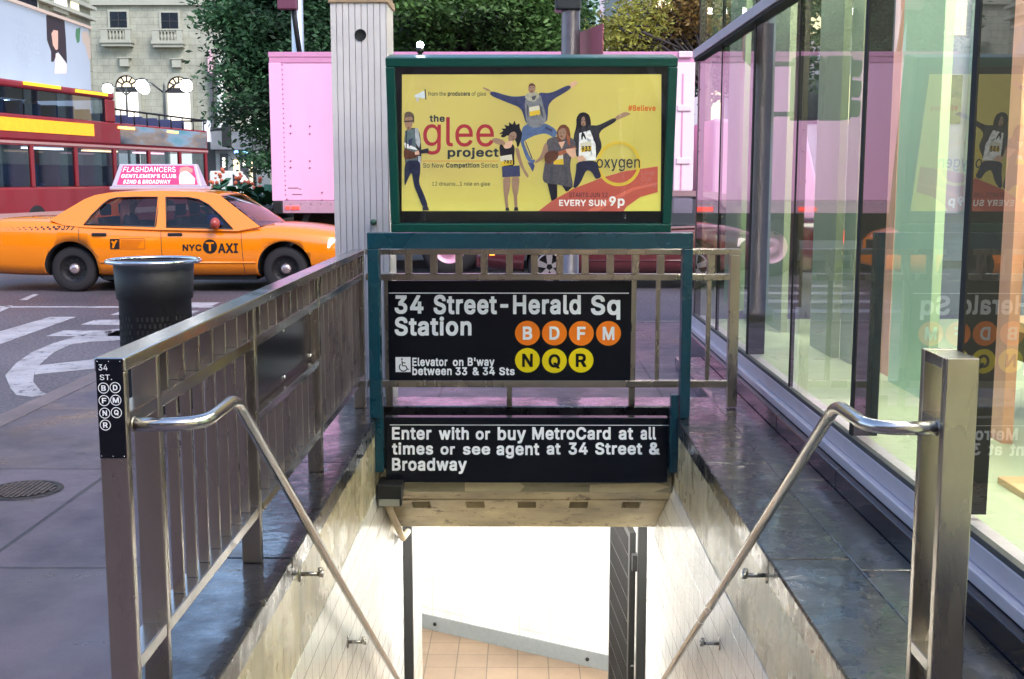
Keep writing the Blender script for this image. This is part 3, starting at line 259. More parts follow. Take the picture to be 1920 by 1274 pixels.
LIGHT = outlines("""A 480 15,-3,83,-4,89,-1,135,129,139,137,143,138,339,138,347,121,391,-1,397,-4,459,-4,465,-1,465,7,291,481,281,507,277,511,201,512,196,507,19,21,12,1|163,203,162,205,201,319,235,429,239,436,316,205,311,202;B 456 59,-3,257,-4,303,0,347,15,363,25,385,42,403,65,417,99,422,129,417,177,403,209,380,237,367,247,326,265,357,282,391,319,400,345,402,367,400,399,395,419,385,444,358,475,333,493,293,507,259,512,63,512,57,509,56,3|131,60,128,65,129,225,261,226,277,224,305,213,321,202,337,183,347,161,350,131,344,107,325,83,293,67,257,62,237,60|131,288,128,293,129,447,243,448,281,441,311,424,325,401,332,371,329,351,323,337,306,313,281,299,233,288;C 510 250,-9,291,-10,341,1,381,19,406,35,434,63,449,85,467,123,476,155,475,161,471,164,407,163,403,159,385,117,355,86,313,65,273,58,225,63,185,81,154,109,129,147,112,199,108,241,112,309,131,365,154,401,185,427,223,445,249,450,269,452,311,445,355,423,381,398,403,349,407,345,469,344,475,347,476,355,469,379,451,421,434,445,405,474,379,491,349,505,271,520,201,511,147,487,100,447,69,399,55,363,44,331,36,261,45,175,66,113,100,61,152,19,203,-3;D 502 59,-3,225,-4,295,5,355,29,393,58,405,70,435,115,460,183,466,247,460,327,438,391,407,437,393,452,355,481,295,505,241,512,63,512,57,509,56,3|131,60,128,65,129,447,223,448,261,444,275,441,317,424,350,397,371,365,390,311,394,271,392,215,389,197,374,149,353,117,345,108,315,85,275,69,209,60;E 419 59,-3,371,-4,377,-1,378,55,373,60,133,60,129,61,128,65,129,223,351,224,355,225,358,231,358,285,353,290,129,291,129,447,371,448,375,451,376,455,376,507,373,511,63,512,57,509,56,3;F 410 59,-3,121,-4,127,-1,129,215,343,216,347,217,350,221,350,277,345,282,129,283,129,447,367,448,371,451,372,455,372,507,369,511,63,512,57,509,56,3;G 520 250,-9,285,-10,329,-3,381,17,421,46,457,95,475,141,482,195,482,253,479,259,281,259,278,253,278,201,281,195,405,194,410,191,405,161,395,133,371,96,345,77,303,60,261,58,229,62,187,80,154,109,129,146,112,199,108,241,112,309,131,365,152,399,185,427,223,445,263,452,313,443,353,423,359,418,381,393,407,345,471,344,477,347,469,385,453,417,436,443,409,470,375,493,343,507,303,518,275,520,199,511,147,487,99,448,65,395,43,331,36,261,43,177,65,115,98,65,147,21,203,-3;H 517 59,-3,121,-4,127,-1,128,223,129,227,133,228,387,227,389,-1,395,-4,453,-4,459,-1,460,505,457,511,395,512,389,509,388,297,387,293,383,292,129,293,127,509,121,512,63,512,57,509,56,3;I 300 29,-3,265,-4,271,-1,272,53,269,59,191,60,187,61,186,65,186,445,191,448,269,449,272,455,272,505,269,511,33,512,27,509,26,455,29,449,109,448,113,447,114,443,114,63,109,60,29,59,26,53,26,3;J 396 170,-9,197,-10,251,1,298,31,329,79,340,141,340,505,337,511,273,512,268,507,268,143,261,105,244,77,219,61,209,58,183,54,151,61,125,78,109,105,102,143,102,171,99,175,35,176,29,173,28,145,39,85,71,30,123,-1;K 467 59,-3,121,-4,127,-1,129,163,199,234,369,-2,375,-4,445,-4,451,-1,451,3,445,13,249,289,436,489,449,505,447,511,365,512,359,510,184,321,131,258,128,263,127,509,121,512,63,512,57,509,56,3;L 393 59,-3,357,-4,361,-3,364,1,364,55,359,60,133,60,128,63,128,505,127,509,123,512,61,512,56,507,56,3;M 628 59,-3,121,-4,126,1,125,400,167,287,277,11,282,-1,289,-4,341,-4,347,1,501,398,500,1,503,-3,507,-4,565,-4,571,-1,572,505,569,511,479,512,471,507,349,191,315,92,277,199,157,507,149,512,63,512,57,509,56,3;N 523 59,-3,123,-4,128,1,127,406,195,293,383,-2,389,-4,459,-4,465,-1,466,505,463,511,399,512,394,507,394,159,397,102,333,207,141,510,135,512,63,512,57,509,56,3;O 533 250,-9,281,-10,335,-1,385,21,423,52,437,66,469,117,490,177,496,235,496,275,489,333,468,395,436,443,389,486,380,491,333,511,271,520,201,511,147,487,101,448,69,399,55,363,44,331,36,261,45,175,66,113,101,60,152,19,203,-3|255,59,225,63,189,78,151,112,129,147,113,197,108,267,112,309,129,361,156,403,187,429,209,439,225,446,267,452,309,445,333,435,350,427,379,402,405,360,421,311,426,249,421,197,405,148,380,109,347,81,317,67,305,62,277,58;P 445 59,-3,121,-4,127,-1,129,181,243,182,289,187,340,207,369,230,393,263,407,301,412,331,412,365,407,395,393,433,375,458,363,470,333,491,289,507,251,512,63,512,57,509,56,3|131,246,128,251,129,447,237,448,263,446,293,436,315,420,329,399,337,375,340,341,337,319,329,297,311,272,291,259,255,248;Q 533 398,-51,467,-52,472,-47,410,39,436,65,465,109,490,177,496,233,496,273,490,331,481,357,465,399,437,442,387,487,333,511,321,514,263,520,201,511,147,487,102,449,65,391,44,331,36,261,42,189,55,145,69,109,101,60,149,21,203,-3,253,-10,281,-10,327,-4,355,6|255,59,225,63,189,78,151,112,129,147,113,197,108,267,112,309,129,361,156,403,187,429,209,439,225,446,267,452,309,445,333,435,350,427,379,402,405,360,421,311,426,249,422,199,405,149,381,110,369,99,362,101,315,161,249,162,243,159,243,154,310,65,305,62,277,58;R 449 59,-3,121,-4,127,-1,128,189,129,193,133,194,243,193,349,-2,355,-4,425,-4,431,-1,427,11,322,205,323,209,337,215,369,236,391,264,409,309,412,331,410,393,397,428,374,463,337,491,293,507,257,512,63,512,57,509,56,3|131,258,128,263,129,447,237,448,263,446,297,435,318,419,330,401,337,381,340,341,329,301,315,284,295,271,253,260;S 447 202,-11,243,-12,281,-7,323,7,357,27,392,65,407,99,412,133,410,169,399,199,360,243,315,267,174,311,134,337,123,355,120,385,123,397,134,417,150,433,169,444,209,454,233,454,261,450,299,433,321,411,335,375,397,374,403,377,402,399,396,421,379,454,353,480,313,503,273,516,235,520,179,515,135,501,104,483,71,449,55,417,48,377,57,323,86,283,129,255,183,235,293,201,328,177,337,159,342,139,338,119,324,93,308,77,286,65,241,54,217,54,171,62,145,75,123,97,115,111,109,133,105,139,41,140,35,137,44,89,61,56,88,27,127,5,169,-8;T 449 191,-3,255,-4,260,1,260,445,265,448,417,449,420,455,420,507,417,511,35,512,29,509,28,455,31,449,183,448,188,445,188,3;U 517 248,-11,267,-12,317,-6,363,10,402,37,439,83,455,123,460,159,460,505,457,511,393,512,388,507,388,169,385,147,375,121,358,95,333,75,297,61,261,56,223,60,189,72,164,89,145,115,133,145,128,177,128,507,125,511,121,512,63,512,57,509,56,167,63,121,81,79,114,37,153,11,181,1,201,-6;V 480 202,-3,275,-4,283,1,459,485,466,505,463,511,395,512,390,507,241,73,187,233,89,507,81,512,19,512,13,509,193,17;W 686 153,-3,229,-4,235,2,317,303,340,401,343,404,451,-1,457,-4,527,-4,533,-2,669,489,673,509,667,512,605,512,599,509,493,92,489,101,461,217,385,507,377,512,309,512,303,510,225,217,197,101,193,92,87,507,81,512,15,511,12,507,17,489;X 474 17,-3,89,-4,95,-2,183,123,237,206,295,117,379,-2,385,-4,453,-4,459,-1,459,3,451,15,282,263,443,497,448,505,445,511,375,512,369,510,299,409,237,314,209,361,107,511,33,512,27,509,27,505,43,481,194,261,19,9,14,1;Y 472 201,-3,265,-4,271,-1,273,207,455,501,458,507,455,511,383,512,376,509,271,337,237,274,177,377,96,509,89,512,21,512,15,509,17,499,197,209,198,3;Z 438 41,-3,395,-4,401,-1,402,55,397,60,131,60,126,63,177,133,397,455,400,463,400,505,397,511,43,512,37,509,36,453,41,448,307,448,311,445,269,387,39,49,38,3;a 389 140,-11,169,-12,215,-3,254,21,271,40,272,1,275,-3,335,-4,340,1,340,267,337,291,325,323,305,350,287,364,239,383,189,388,133,380,105,369,77,350,66,339,53,323,37,293,39,287,99,270,106,275,122,299,147,315,193,326,239,317,263,293,271,255,269,247,261,239,229,230,123,215,77,197,57,184,39,163,30,139,26,103,31,71,45,43,69,16,89,3,125,-9|161,51,131,57,107,75,96,107,99,121,106,135,137,155,271,180,272,139,270,125,263,104,250,83,226,63,205,55,181,50;b 424 216,-11,235,-12,277,-5,315,13,350,43,373,81,390,135,394,181,390,243,377,285,371,299,349,334,319,362,287,377,265,384,219,388,197,386,169,377,137,352,119,331,117,509,111,512,51,511,48,505,49,-1,55,-4,113,-3,116,3,116,47,119,50,136,27,169,1,197,-9|207,53,191,55,165,69,143,91,129,117,120,151,118,209,129,261,144,289,162,307,187,320,221,326,249,321,273,310,297,288,313,255,322,221,324,183,322,157,313,123,296,89,276,69,249,55;c 396 196,-11,213,-12,261,-5,307,17,345,54,366,99,361,107,311,120,303,119,299,115,287,91,270,71,241,57,205,50,175,55,149,69,128,91,119,107,111,123,102,155,100,181,102,219,117,265,127,284,149,307,177,322,207,326,237,322,271,304,285,287,301,259,365,275,365,281,345,321,308,359,261,381,211,388,157,382,127,369,105,356,76,329,51,289,36,245,30,193,37,129,52,83,76,47,105,20,123,8,155,-5;d 424 186,-11,225,-10,253,0,283,22,307,48,308,1,311,-3,369,-4,375,-1,376,505,373,511,313,512,307,509,305,331,287,352,253,377,227,386,205,388,159,384,147,381,114,367,99,356,76,335,51,295,34,245,30,197,34,133,51,83,75,42,109,13,147,-5|191,53,175,55,149,69,129,89,113,119,103,153,100,197,102,223,111,255,130,291,147,307,175,321,207,326,233,321,261,307,281,287,297,257,305,225,308,181,306,155,297,125,280,89,258,67,233,55;e 404 202,-11,247,-10,281,-1,309,13,331,30,355,58,367,85,367,93,333,103,305,108,281,76,251,57,211,50,179,55,152,65,123,95,115,107,109,125,102,153,103,163,367,164,371,165,374,171,372,245,361,283,343,320,315,350,291,368,261,379,209,388,153,381,112,363,77,332,51,291,34,241,30,195,37,129,52,83,76,47,105,20,123,9,157,-5|105,224,102,227,103,239,114,269,129,292,149,309,173,321,203,326,237,321,264,307,279,292,292,271,304,229,303,225,299,224;f 254 79,-3,141,-4,146,1,146,319,151,322,227,322,231,325,232,329,232,377,229,381,147,383,148,439,158,457,179,467,197,470,225,464,231,467,246,521,243,525,223,531,183,534,133,523,111,509,93,489,81,465,76,431,75,383,7,382,2,377,2,329,5,323,71,322,76,319,76,3;g 425 178,-153,249,-152,289,-141,301,-136,327,-120,352,-95,371,-55,376,-15,376,375,373,381,311,381,308,377,307,331,285,354,258,375,231,385,191,388,149,381,111,365,97,354,74,331,51,295,34,245,30,199,34,137,51,89,79,48,111,23,149,7,179,2,213,2,231,5,255,13,285,34,301,54,305,55,306,-13,299,-45,280,-71,248,-87,203,-92,155,-83,127,-64,101,-38,85,-45,47,-67,47,-72,74,-107,89,-119,131,-143|191,65,175,67,147,81,123,107,113,125,103,157,100,201,102,225,111,253,130,291,147,307,175,321,207,326,233,321,259,309,283,286,295,263,305,227,308,185,306,159,297,127,281,98,261,79,239,69,215,64;h 410 51,-3,111,-4,117,-1,118,231,121,255,133,285,147,302,163,313,199,324,243,319,269,301,285,273,292,235,293,-1,299,-4,353,-4,357,-3,360,1,360,259,357,285,344,323,328,347,299,371,267,383,235,388,185,383,152,367,119,336,118,505,117,509,113,512,53,512,48,507,48,3;i 167 51,-3,113,-4,118,1,118,375,117,379,113,382,53,382,48,377,48,3|70,441,91,440,103,443,117,452,127,467,130,481,127,499,117,514,101,525,81,528,65,525,53,516,41,501,36,483,41,465,53,450;j 167 -11,-147,3,-148,35,-144,69,-131,88,-117,101,-99,116,-61,118,-37,118,375,117,379,113,382,53,382,48,377,48,-41,44,-55,32,-73,21,-79,-9,-84,-13,-87,-14,-141|70,441,91,440,103,443,117,452,127,467,130,481,127,499,117,514,101,525,81,528,65,525,50,515,41,501,36,483,41,465,50,451;k 381 51,-3,111,-4,117,-1,118,137,153,170,291,-2,297,-4,369,-4,373,-3,376,1,209,215,235,246,360,373,361,379,355,382,280,381,154,251,119,219,118,505,117,509,113,512,53,512,48,507,48,3;l 189 130,-5,161,-6,179,-2,183,1,184,9,173,55,169,58,143,56,129,60,123,71,118,97,118,507,113,512,53,512,49,509,48,505,48,87,52,55,59,37,76,13,99,-1;m 610 51,-3,111,-4,117,-1,118,241,121,263,131,287,143,304,159,315,199,326,227,321,241,313,252,305,266,283,270,259,271,-1,277,-4,335,-3,338,3,338,241,346,277,350,289,377,316,395,323,413,326,445,321,469,309,483,291,487,281,492,253,493,-1,499,-4,557,-3,560,3,560,273,557,297,541,335,528,353,503,373,469,387,447,390,433,390,379,379,334,347,317,324,307,342,287,366,263,381,249,386,215,390,169,379,135,354,117,334,116,377,113,381,51,381,48,375,48,3;n 410 51,-3,111,-4,117,-1,118,231,121,255,133,285,147,302,163,313,199,324,243,319,269,301,285,273,292,235,293,-1,299,-4,353,-4,359,-1,360,259,358,283,343,325,327,348,299,371,267,383,253,386,221,388,187,384,152,367,117,332,116,377,113,381,55,382,49,379,48,3;o 415 196,-11,215,-12,265,-3,301,13,330,37,365,89,380,131,384,169,384,209,379,247,364,291,336,333,302,363,289,369,259,381,213,388,157,382,127,369,105,356,76,329,51,289,36,245,30,193,37,129,52,83,76,47,105,20,123,8,155,-5|203,51,175,55,149,69,127,92,111,123,102,155,100,193,102,219,111,251,128,285,148,307,175,321,207,326,239,321,251,315,267,306,289,283,303,255,312,223,314,171,305,127,288,91,266,69,240,55;p 424 51,-147,111,-148,117,-145,119,47,137,26,175,-1,199,-10,221,-12,251,-10,277,-5,316,13,350,43,373,81,390,135,394,181,390,243,375,291,365,309,348,335,313,366,277,381,265,384,233,388,197,386,167,376,135,350,119,328,116,331,116,375,113,381,55,382,49,379,48,-141|207,53,191,55,165,69,143,91,129,117,120,151,118,209,129,261,144,289,162,307,187,320,221,326,249,321,273,310,297,288,313,255,322,221,324,183,322,157,313,123,296,89,276,69,249,55;q 424 309,-147,371,-148,376,-143,375,379,369,382,311,381,308,377,307,330,287,352,258,375,229,385,191,388,147,381,111,365,83,342,75,333,51,295,34,245,30,181,35,131,51,83,75,42,109,13,147,-5,191,-12,227,-9,256,1,283,22,305,46,306,-141|191,53,175,55,149,69,129,89,113,119,103,153,100,197,102,223,111,255,130,291,147,307,175,321,207,326,233,321,261,307,281,287,297,257,305,225,308,181,306,155,297,125,280,89,258,67,233,55;r 259 51,-3,111,-4,117,-1,118,239,121,259,131,284,143,298,161,311,185,319,203,322,239,318,245,321,246,381,243,387,201,388,177,383,150,371,117,339,116,377,113,381,55,382,49,379,48,3;s 365 168,-11,221,-10,263,3,283,15,315,45,329,73,334,95,334,117,329,143,306,177,273,199,237,211,175,227,127,247,117,259,114,281,119,298,135,313,161,326,195,328,221,322,242,311,253,297,263,278,269,274,313,283,327,289,327,293,305,337,281,362,257,375,221,386,195,388,149,386,117,375,83,356,61,334,46,305,44,265,48,237,73,202,105,181,145,167,233,143,249,134,261,117,263,103,259,87,242,67,217,55,191,50,155,52,125,65,109,80,100,103,95,109,87,110,41,100,33,95,32,91,41,61,56,39,79,16,111,-1,145,-10;t 227 158,-7,191,-8,209,-3,215,1,216,11,207,51,203,57,177,54,153,57,139,65,133,77,130,93,130,319,135,322,205,323,208,329,208,377,203,382,131,383,129,471,123,474,65,474,60,469,60,385,57,382,9,382,3,379,2,327,7,322,55,322,60,319,60,95,69,49,87,20,97,13,123,-1;u 410 162,-7,197,-8,225,-3,258,13,293,48,294,1,297,-3,353,-4,359,-1,360,375,357,381,299,382,293,379,292,149,289,125,277,97,265,80,255,72,229,59,201,54,173,59,159,65,140,79,122,109,118,143,117,379,111,382,55,382,49,379,48,141,53,93,65,57,86,27,113,7,145,-5;v 389 161,-3,225,-4,231,1,371,367,374,377,371,381,307,382,301,379,223,165,195,81,89,377,81,382,21,382,15,379,17,367;w 567 137,-3,197,-4,203,-1,283,284,287,277,317,163,364,1,369,-4,431,-3,541,351,548,373,547,379,541,382,483,382,475,377,397,93,365,219,321,377,313,382,255,382,249,380,203,219,173,97,169,90,153,157,91,379,85,382,23,381,21,371,129,15;x 379 21,-3,89,-4,95,-2,189,143,285,-3,355,-4,361,-1,357,9,231,191,353,372,351,381,279,381,225,301,191,244,103,381,33,382,27,379,31,369,149,195,21,7,18,1;y 389 62,-147,101,-148,135,-141,172,-117,183,-105,209,-57,371,367,374,377,371,381,307,382,301,379,195,82,191,89,161,179,89,377,81,382,21,382,15,379,23,351,158,-1,147,-33,126,-71,103,-84,63,-82,57,-85,42,-139,45,-143;z 380 41,-3,335,-4,341,-1,342,53,339,59,187,62,141,64,137,67,335,327,336,375,333,381,51,382,45,379,44,325,47,319,179,318,239,316,243,313,39,50,38,3;0 453 212,-9,239,-10,279,-3,324,19,362,59,387,109,404,175,408,227,408,281,404,333,387,397,361,449,325,488,301,501,281,511,231,520,181,514,167,510,129,488,91,450,65,397,48,329,44,267,48,179,65,111,91,61,131,19,173,-3|225,55,193,61,167,77,142,109,127,147,116,199,114,277,116,309,127,363,145,403,162,427,175,437,195,449,227,456,257,449,275,439,289,430,307,405,328,355,336,315,340,247,336,195,328,155,307,103,286,77,267,65,251,58;1 453 75,-3,387,-4,393,-1,394,51,391,57,285,58,280,61,280,505,277,511,195,511,83,429,82,359,87,354,193,429,207,437,208,63,207,59,203,58,75,57,72,51,72,3;2 453 63,-3,385,-4,391,-1,392,55,389,61,239,62,167,65,178,81,276,183,332,247,375,317,384,365,384,387,379,415,363,449,344,473,307,501,269,515,233,520,181,515,137,497,109,477,82,443,66,405,62,367,65,359,129,359,132,363,137,395,143,411,154,427,179,445,199,453,219,456,269,445,291,432,307,409,313,393,316,373,307,331,276,281,61,50,60,3;3 453 194,-9,235,-10,269,-6,315,11,343,30,372,61,389,97,396,133,396,157,391,187,374,225,347,256,311,279,267,292,235,292,232,295,375,458,376,505,373,511,73,512,67,509,66,455,69,449,275,443,268,431,153,301,152,249,157,244,207,244,243,239,273,230,295,214,312,193,321,171,324,157,322,121,309,92,294,77,271,65,217,54,167,63,146,75,129,91,119,109,111,135,45,136,40,131,47,95,62,61,93,28,135,5,173,-8;4 453 281,-3,343,-3,346,3,347,99,411,100,416,105,416,161,413,167,351,168,346,171,345,319,339,322,285,322,279,319,277,169,123,170,119,173,313,505,313,509,309,512,247,512,241,507,39,165,36,157,36,105,39,101,43,100,275,100,278,95,278,3;5 453 202,-9,235,-10,275,-3,313,13,348,41,373,75,389,117,394,149,394,185,383,231,367,263,335,300,321,311,299,324,265,334,225,338,177,329,141,312,140,323,154,445,159,448,367,449,370,455,370,507,367,511,99,512,93,509,63,251,67,248,129,242,175,265,211,272,243,270,273,257,294,241,310,219,320,191,324,159,319,131,309,105,298,89,276,69,245,56,221,54,174,65,141,92,131,111,127,127,123,133,63,134,57,131,60,101,64,87,79,58,108,27,139,7,175,-5;6 453 210,-9,241,-10,273,-6,313,11,341,32,369,66,388,111,392,143,392,173,388,203,373,243,351,272,317,299,279,313,233,318,203,312,193,313,323,502,323,509,319,512,253,512,247,510,127,331,76,241,64,201,60,169,64,115,81,71,106,37,141,11,181,-5|221,53,199,57,181,64,155,84,142,105,133,129,130,173,143,213,154,229,173,246,201,258,239,260,253,257,279,245,299,228,310,211,319,187,322,143,311,106,291,78,279,69,253,57;7 453 97,-3,163,-4,169,-1,393,445,394,505,391,511,65,512,59,509,58,453,63,448,251,446,311,444,314,441,96,9,94,1;8 453 204,-9,243,-10,279,-5,317,7,353,29,381,59,399,95,404,125,401,167,393,191,381,213,351,246,315,267,337,280,362,305,379,339,386,377,379,423,365,451,354,465,335,484,309,501,269,515,231,520,185,516,145,502,111,480,88,455,82,445,71,419,66,387,73,339,90,305,117,278,134,269,136,265,99,245,77,222,61,197,50,165,48,143,53,95,71,59,98,29,135,7,175,-6|209,55,169,64,148,77,134,91,122,117,120,145,123,163,135,187,144,199,171,219,195,227,213,230,241,230,279,219,308,199,317,187,327,167,332,145,327,111,315,88,304,77,283,64,243,54|225,295,179,305,157,322,149,333,141,351,138,385,141,399,149,417,165,436,179,445,227,455,271,445,293,432,303,419,311,399,314,367,311,351,304,335,287,314,267,303;9 453 129,-3,197,-4,206,1,319,167,376,265,387,301,392,331,390,383,387,397,371,437,348,469,333,482,313,497,275,513,219,520,179,513,141,497,103,468,81,437,65,399,60,359,64,305,79,267,103,234,131,213,175,194,227,192,259,197,131,9,126,1|215,249,201,251,177,261,154,281,143,297,133,325,130,341,132,377,145,409,158,427,175,441,203,454,223,456,249,454,286,435,307,409,320,379,322,335,312,301,291,272,279,263,251,251;- 453 113,185,335,184,340,189,340,243,337,247,333,248,115,248,111,245,110,241,110,191;& 448 176,-9,215,-10,265,1,309,21,327,35,363,-3,437,-4,442,1,374,87,401,143,410,181,411,225,405,228,347,227,344,223,341,185,333,157,325,145,227,263,228,267,273,302,297,327,319,361,328,409,323,437,311,461,299,478,267,503,239,513,223,516,177,516,161,513,133,503,106,485,87,459,74,429,72,411,74,369,85,339,125,281,127,275,82,239,44,193,33,165,30,143,35,95,51,59,65,42,80,27,111,7,147,-5|187,51,169,53,145,61,129,72,113,89,102,121,104,151,113,169,157,214,171,223,282,89,247,63,221,54|183,318,173,328,149,365,142,397,147,421,150,429,171,449,197,456,223,453,241,442,253,425,258,405,251,379,233,354;' 206 77,315,125,314,131,317,140,489,140,507,137,511,73,512,67,509,72,345,74,319;. 188 88,-7,113,-5,129,5,141,21,144,31,144,51,139,65,129,77,115,86,103,90,77,87,60,77,49,61,46,47,49,23,59,6,77,-5;# 440 63,-3,113,-4,119,-1,140,129,145,136,259,135,238,1,243,-4,291,-4,297,-1,300,7,321,135,391,136,395,139,404,187,401,195,335,196,331,199,349,309,355,312,423,313,426,317,430,343,432,365,429,371,365,372,360,375,380,497,380,507,377,511,329,512,323,509,300,375,297,372,181,373,202,507,197,512,149,512,145,511,142,507,120,375,115,372,51,372,45,369,36,321,39,313,105,312,109,311,110,307,91,197,17,195,14,191,6,145,7,139,11,136,77,136,82,133,60,5|155,196,152,203,171,311,287,311,288,301,269,197;/ 249 13,-79,69,-80,75,-77,233,509,238,527,235,535,179,536,173,531,13,-63,10,-73;! 196 90,-7,117,-5,133,6,144,23,146,49,143,61,132,77,115,88,95,90,79,87,62,75,51,55,48,37,53,20,66,3,79,-5|65,157,127,156,132,161,136,505,135,509,131,512,65,512,60,507,62,163""")
def glyphs(body, bold=True, space=0.):
    cu = bpy.data.curves.new('lettering', 'CURVE'); cu.dimensions = '2D'; cu.fill_mode = 'FRONT'; x = 0.
    for ch in body:
        if ch == ' ': x += .19+space*2; continue
        adv, polys = (HEAVY if bold else LIGHT)[ch]
        for P in polys:
            sp = cu.splines.new('POLY'); sp.points.add(len(P)-1); sp.use_cyclic_u = True
            for i, p in enumerate(P): sp.points[i].co = (p[0]+x, p[1], 0, 1)
        x += adv+(.04 if bold else .006)+space
    o = bpy.data.objects.new('lettering', cu); COL.objects.link(o)
    dg = bpy.context.evaluated_depsgraph_get(); me = bpy.data.meshes.new_from_object(o.evaluated_get(dg))
    vs = [v.co.copy() for v in me.vertices]; fs = [tuple(p.vertices) for p in me.polygons]
    COL.objects.unlink(o); bpy.data.objects.remove(o); bpy.data.curves.remove(cu); bpy.data.meshes.remove(me)
    x0 = min(v.x for v in vs); x1 = max(v.x for v in vs); y0 = min(v.y for v in vs); y1 = max(v.y for v in vs)
    return [((v.x-x0)/(x1-x0), (v.y-y0)/(y1-y0)) for v in vs], fs
def letters(mb, body, fn, box, mi=0, bold=True, space=0., shear=0.):
    """fit the words into box (u0, v0, u1, v1), v upward; fn(u, v) is the point on the sign"""
    uv, fs = glyphs(body, bold, space); u0, v0, u1, v1 = box
    mb.add([fn(u0+(u1-u0)*(a+shear*b), v0+(v1-v0)*b) for a, b in uv], fs, mi)
# ================================================================ materials used in several places
M_STEEL = mat('brushed_steel', (.41, .365, .325), .3, 1., .1, 14, bump=.03, bs=120, rvar=.1, stretch=(1, 1, .25))
M_STEELH = mat('brushed_steel_rail', (.47, .445, .435), .22, 1., .06, 9, rvar=.06)
M_CHROME = mat('chrome_steel', (.68, .67, .66), .14, 1., .05)
M_BLACK = mat('black_enamel', (.006, .007, .012), .2, 0, .2, 3, spec=.25)
M_BLACKM = mat('black_metal', (.006, .006, .006), .55, 0, .3, 10, bump=.1)
M_TEAL = mat('teal_paint', (.003, .042, .066), .3, 0, .25, 9, bump=.08, bs=30, rvar=.12)
M_GREEN = mat('green_paint', (.002, .058, .047), .28, 0, .12, 7, bump=.05, bs=25)
M_WHITEL = mat('white_vinyl', (.88, .89, .93), .35, 0, .03)
M_ORANGE = mat('orange_vinyl', (.95, .21, .005), .35, 0, .03)
M_YELLOW = mat('yellow_vinyl', (.86, .66, .003), .35, 0, .03)
M_RUBBER = mat('tyre_rubber', (.016, .013, .015), .75, 0, .2, 20)
M_DARK = mat('dark_void', (.006, .006, .007), .8, 0, 0)
M_CONC = mat('painted_soffit', srgb(150, 134, 98), .6, 0, .3, 5, bump=.6, bs=14, var2=.4, ns2=2.2, chips=srgb(92, 74, 46))
M_CREAM = mat('cream_plaster', srgb(176, 164, 134), .28, 0, .16, 7, bump=.3, bs=22, rvar=.14, var2=.3, ns2=2., streak=srgb(84, 74, 52))
M_TILE = brick_mat('white_wall_tile', (.80, .79, .74), (.77, .76, .71), (.36, .34, .30), .155, .155, .005, .16, 'yz', .35, .0)
M_TILEB = brick_mat('white_wall_tile_far', (.82, .81, .77), (.80, .79, .75), (.6, .58, .53), .31, .31, .005, .2, 'xz', .2, .0)
M_COPING = mat('wet_granite', (.011, .010, .013), .32, 0, .45, 22, bump=.35, bs=26, rvar=.15, var2=.5, ns2=3, wet=1.)
M_ASPHALT = mat('asphalt', (.085, .072, .086), .5, 0, .22, 55, bump=.35, bs=140, rvar=.18, var2=.4, ns2=.35)
M_PAINT = mat('road_paint', (.36, .335, .35), .55, 0, .25, 18, bump=.2, bs=60, var2=.2, ns2=3, chips=(.10, .088, .10))

# ================================================================ the ground
sidewalk_m = brick_mat('pavement_slabs', (.106, .079, .10), (.094, .07, .089), (.034, .026, .032), 1.52, 1.52, .012, .42, 'xy', .5, .0, rvar=.2, shift=(.55, .3), dirt=(.03, .026, .03))
b = MB()
b.box(-8, -3.1, -8, -7.99, -.3, -.29)
arc = [(-3.1+2.4-2.4*math.cos(a), 9.5+2.4*math.sin(a)) for a in [i*math.pi/20 for i in range(11)]]
def slab(mb, pts, z0, z1, mi=0): mb.prism([(x, y, z0) for x, y in pts], (0, 0, z1-z0), mi)
b = MB()
slab(b, [(-3.1, -8), (-.95, -8), (-.95, 7.2), (-3.1, 7.2)], -.2, 0)
slab(b, [(-.95, -8), (1.0, -8), (1.0, 2.72), (-.95, 2.72)], -.2, 0)
slab(b, [(1.0, -8), (1.46, -8), (1.46, 7.2), (1.0, 7.2)], -.2, 0)
slab(b, [(-3.1, 7.2), (1.46, 7.2), (1.46, 10.2), (12, 10.2), (12, 11.9)] + arc[::-1], -.2, 0)
struct(b.build('sidewalk', sidewalk_m, fix=True))
b = MB()
o_arc = [(-.7-2.56*math.cos(a), 9.5+2.56*math.sin(a)) for a in [i*math.pi/20 for i in range(11)]]
inner = [(-3.1, -8)] + arc + [(12, 11.9)]; outer = [(-3.26, -8)] + o_arc + [(12, 12.06)]
for i in range(len(inner)-1):
    slab(b, [outer[i], inner[i], inner[i+1], outer[i+1]], -.25, -.004 if 0 else .003)
struct(b.build('kerb', mat('kerb_granite', (.17, .125, .125), .55, 0, .25, 18, bump=.3, bs=60, var2=.25, ns2=1.5), fix=True))
b = MB()
b.quad((-220, -60, -.15), (-3.2, -60, -.15), (-3.2, 9.4, -.15), (-220, 9.4, -.15))
b.quad((-220, 9.4, -.15), (12.05, 9.4, -.15), (12.05, 12, -.15), (-220, 12, -.15))
b.quad((-220, 12, -.15), (220, 12, -.15), (220, 400, -.15), (-220, 400, -.15))
b.quad((12.05, -60, -.15), (220, -60, -.15), (220, 12, -.15), (12.05, 12, -.15))
struct(b.build('road', M_ASPHALT))
b = MB()
b.prism([(-60, 21.2, -.15), (40, 21.2, -.15), (40, 27, -.15), (-60, 27, -.15)], (0, 0, .14))
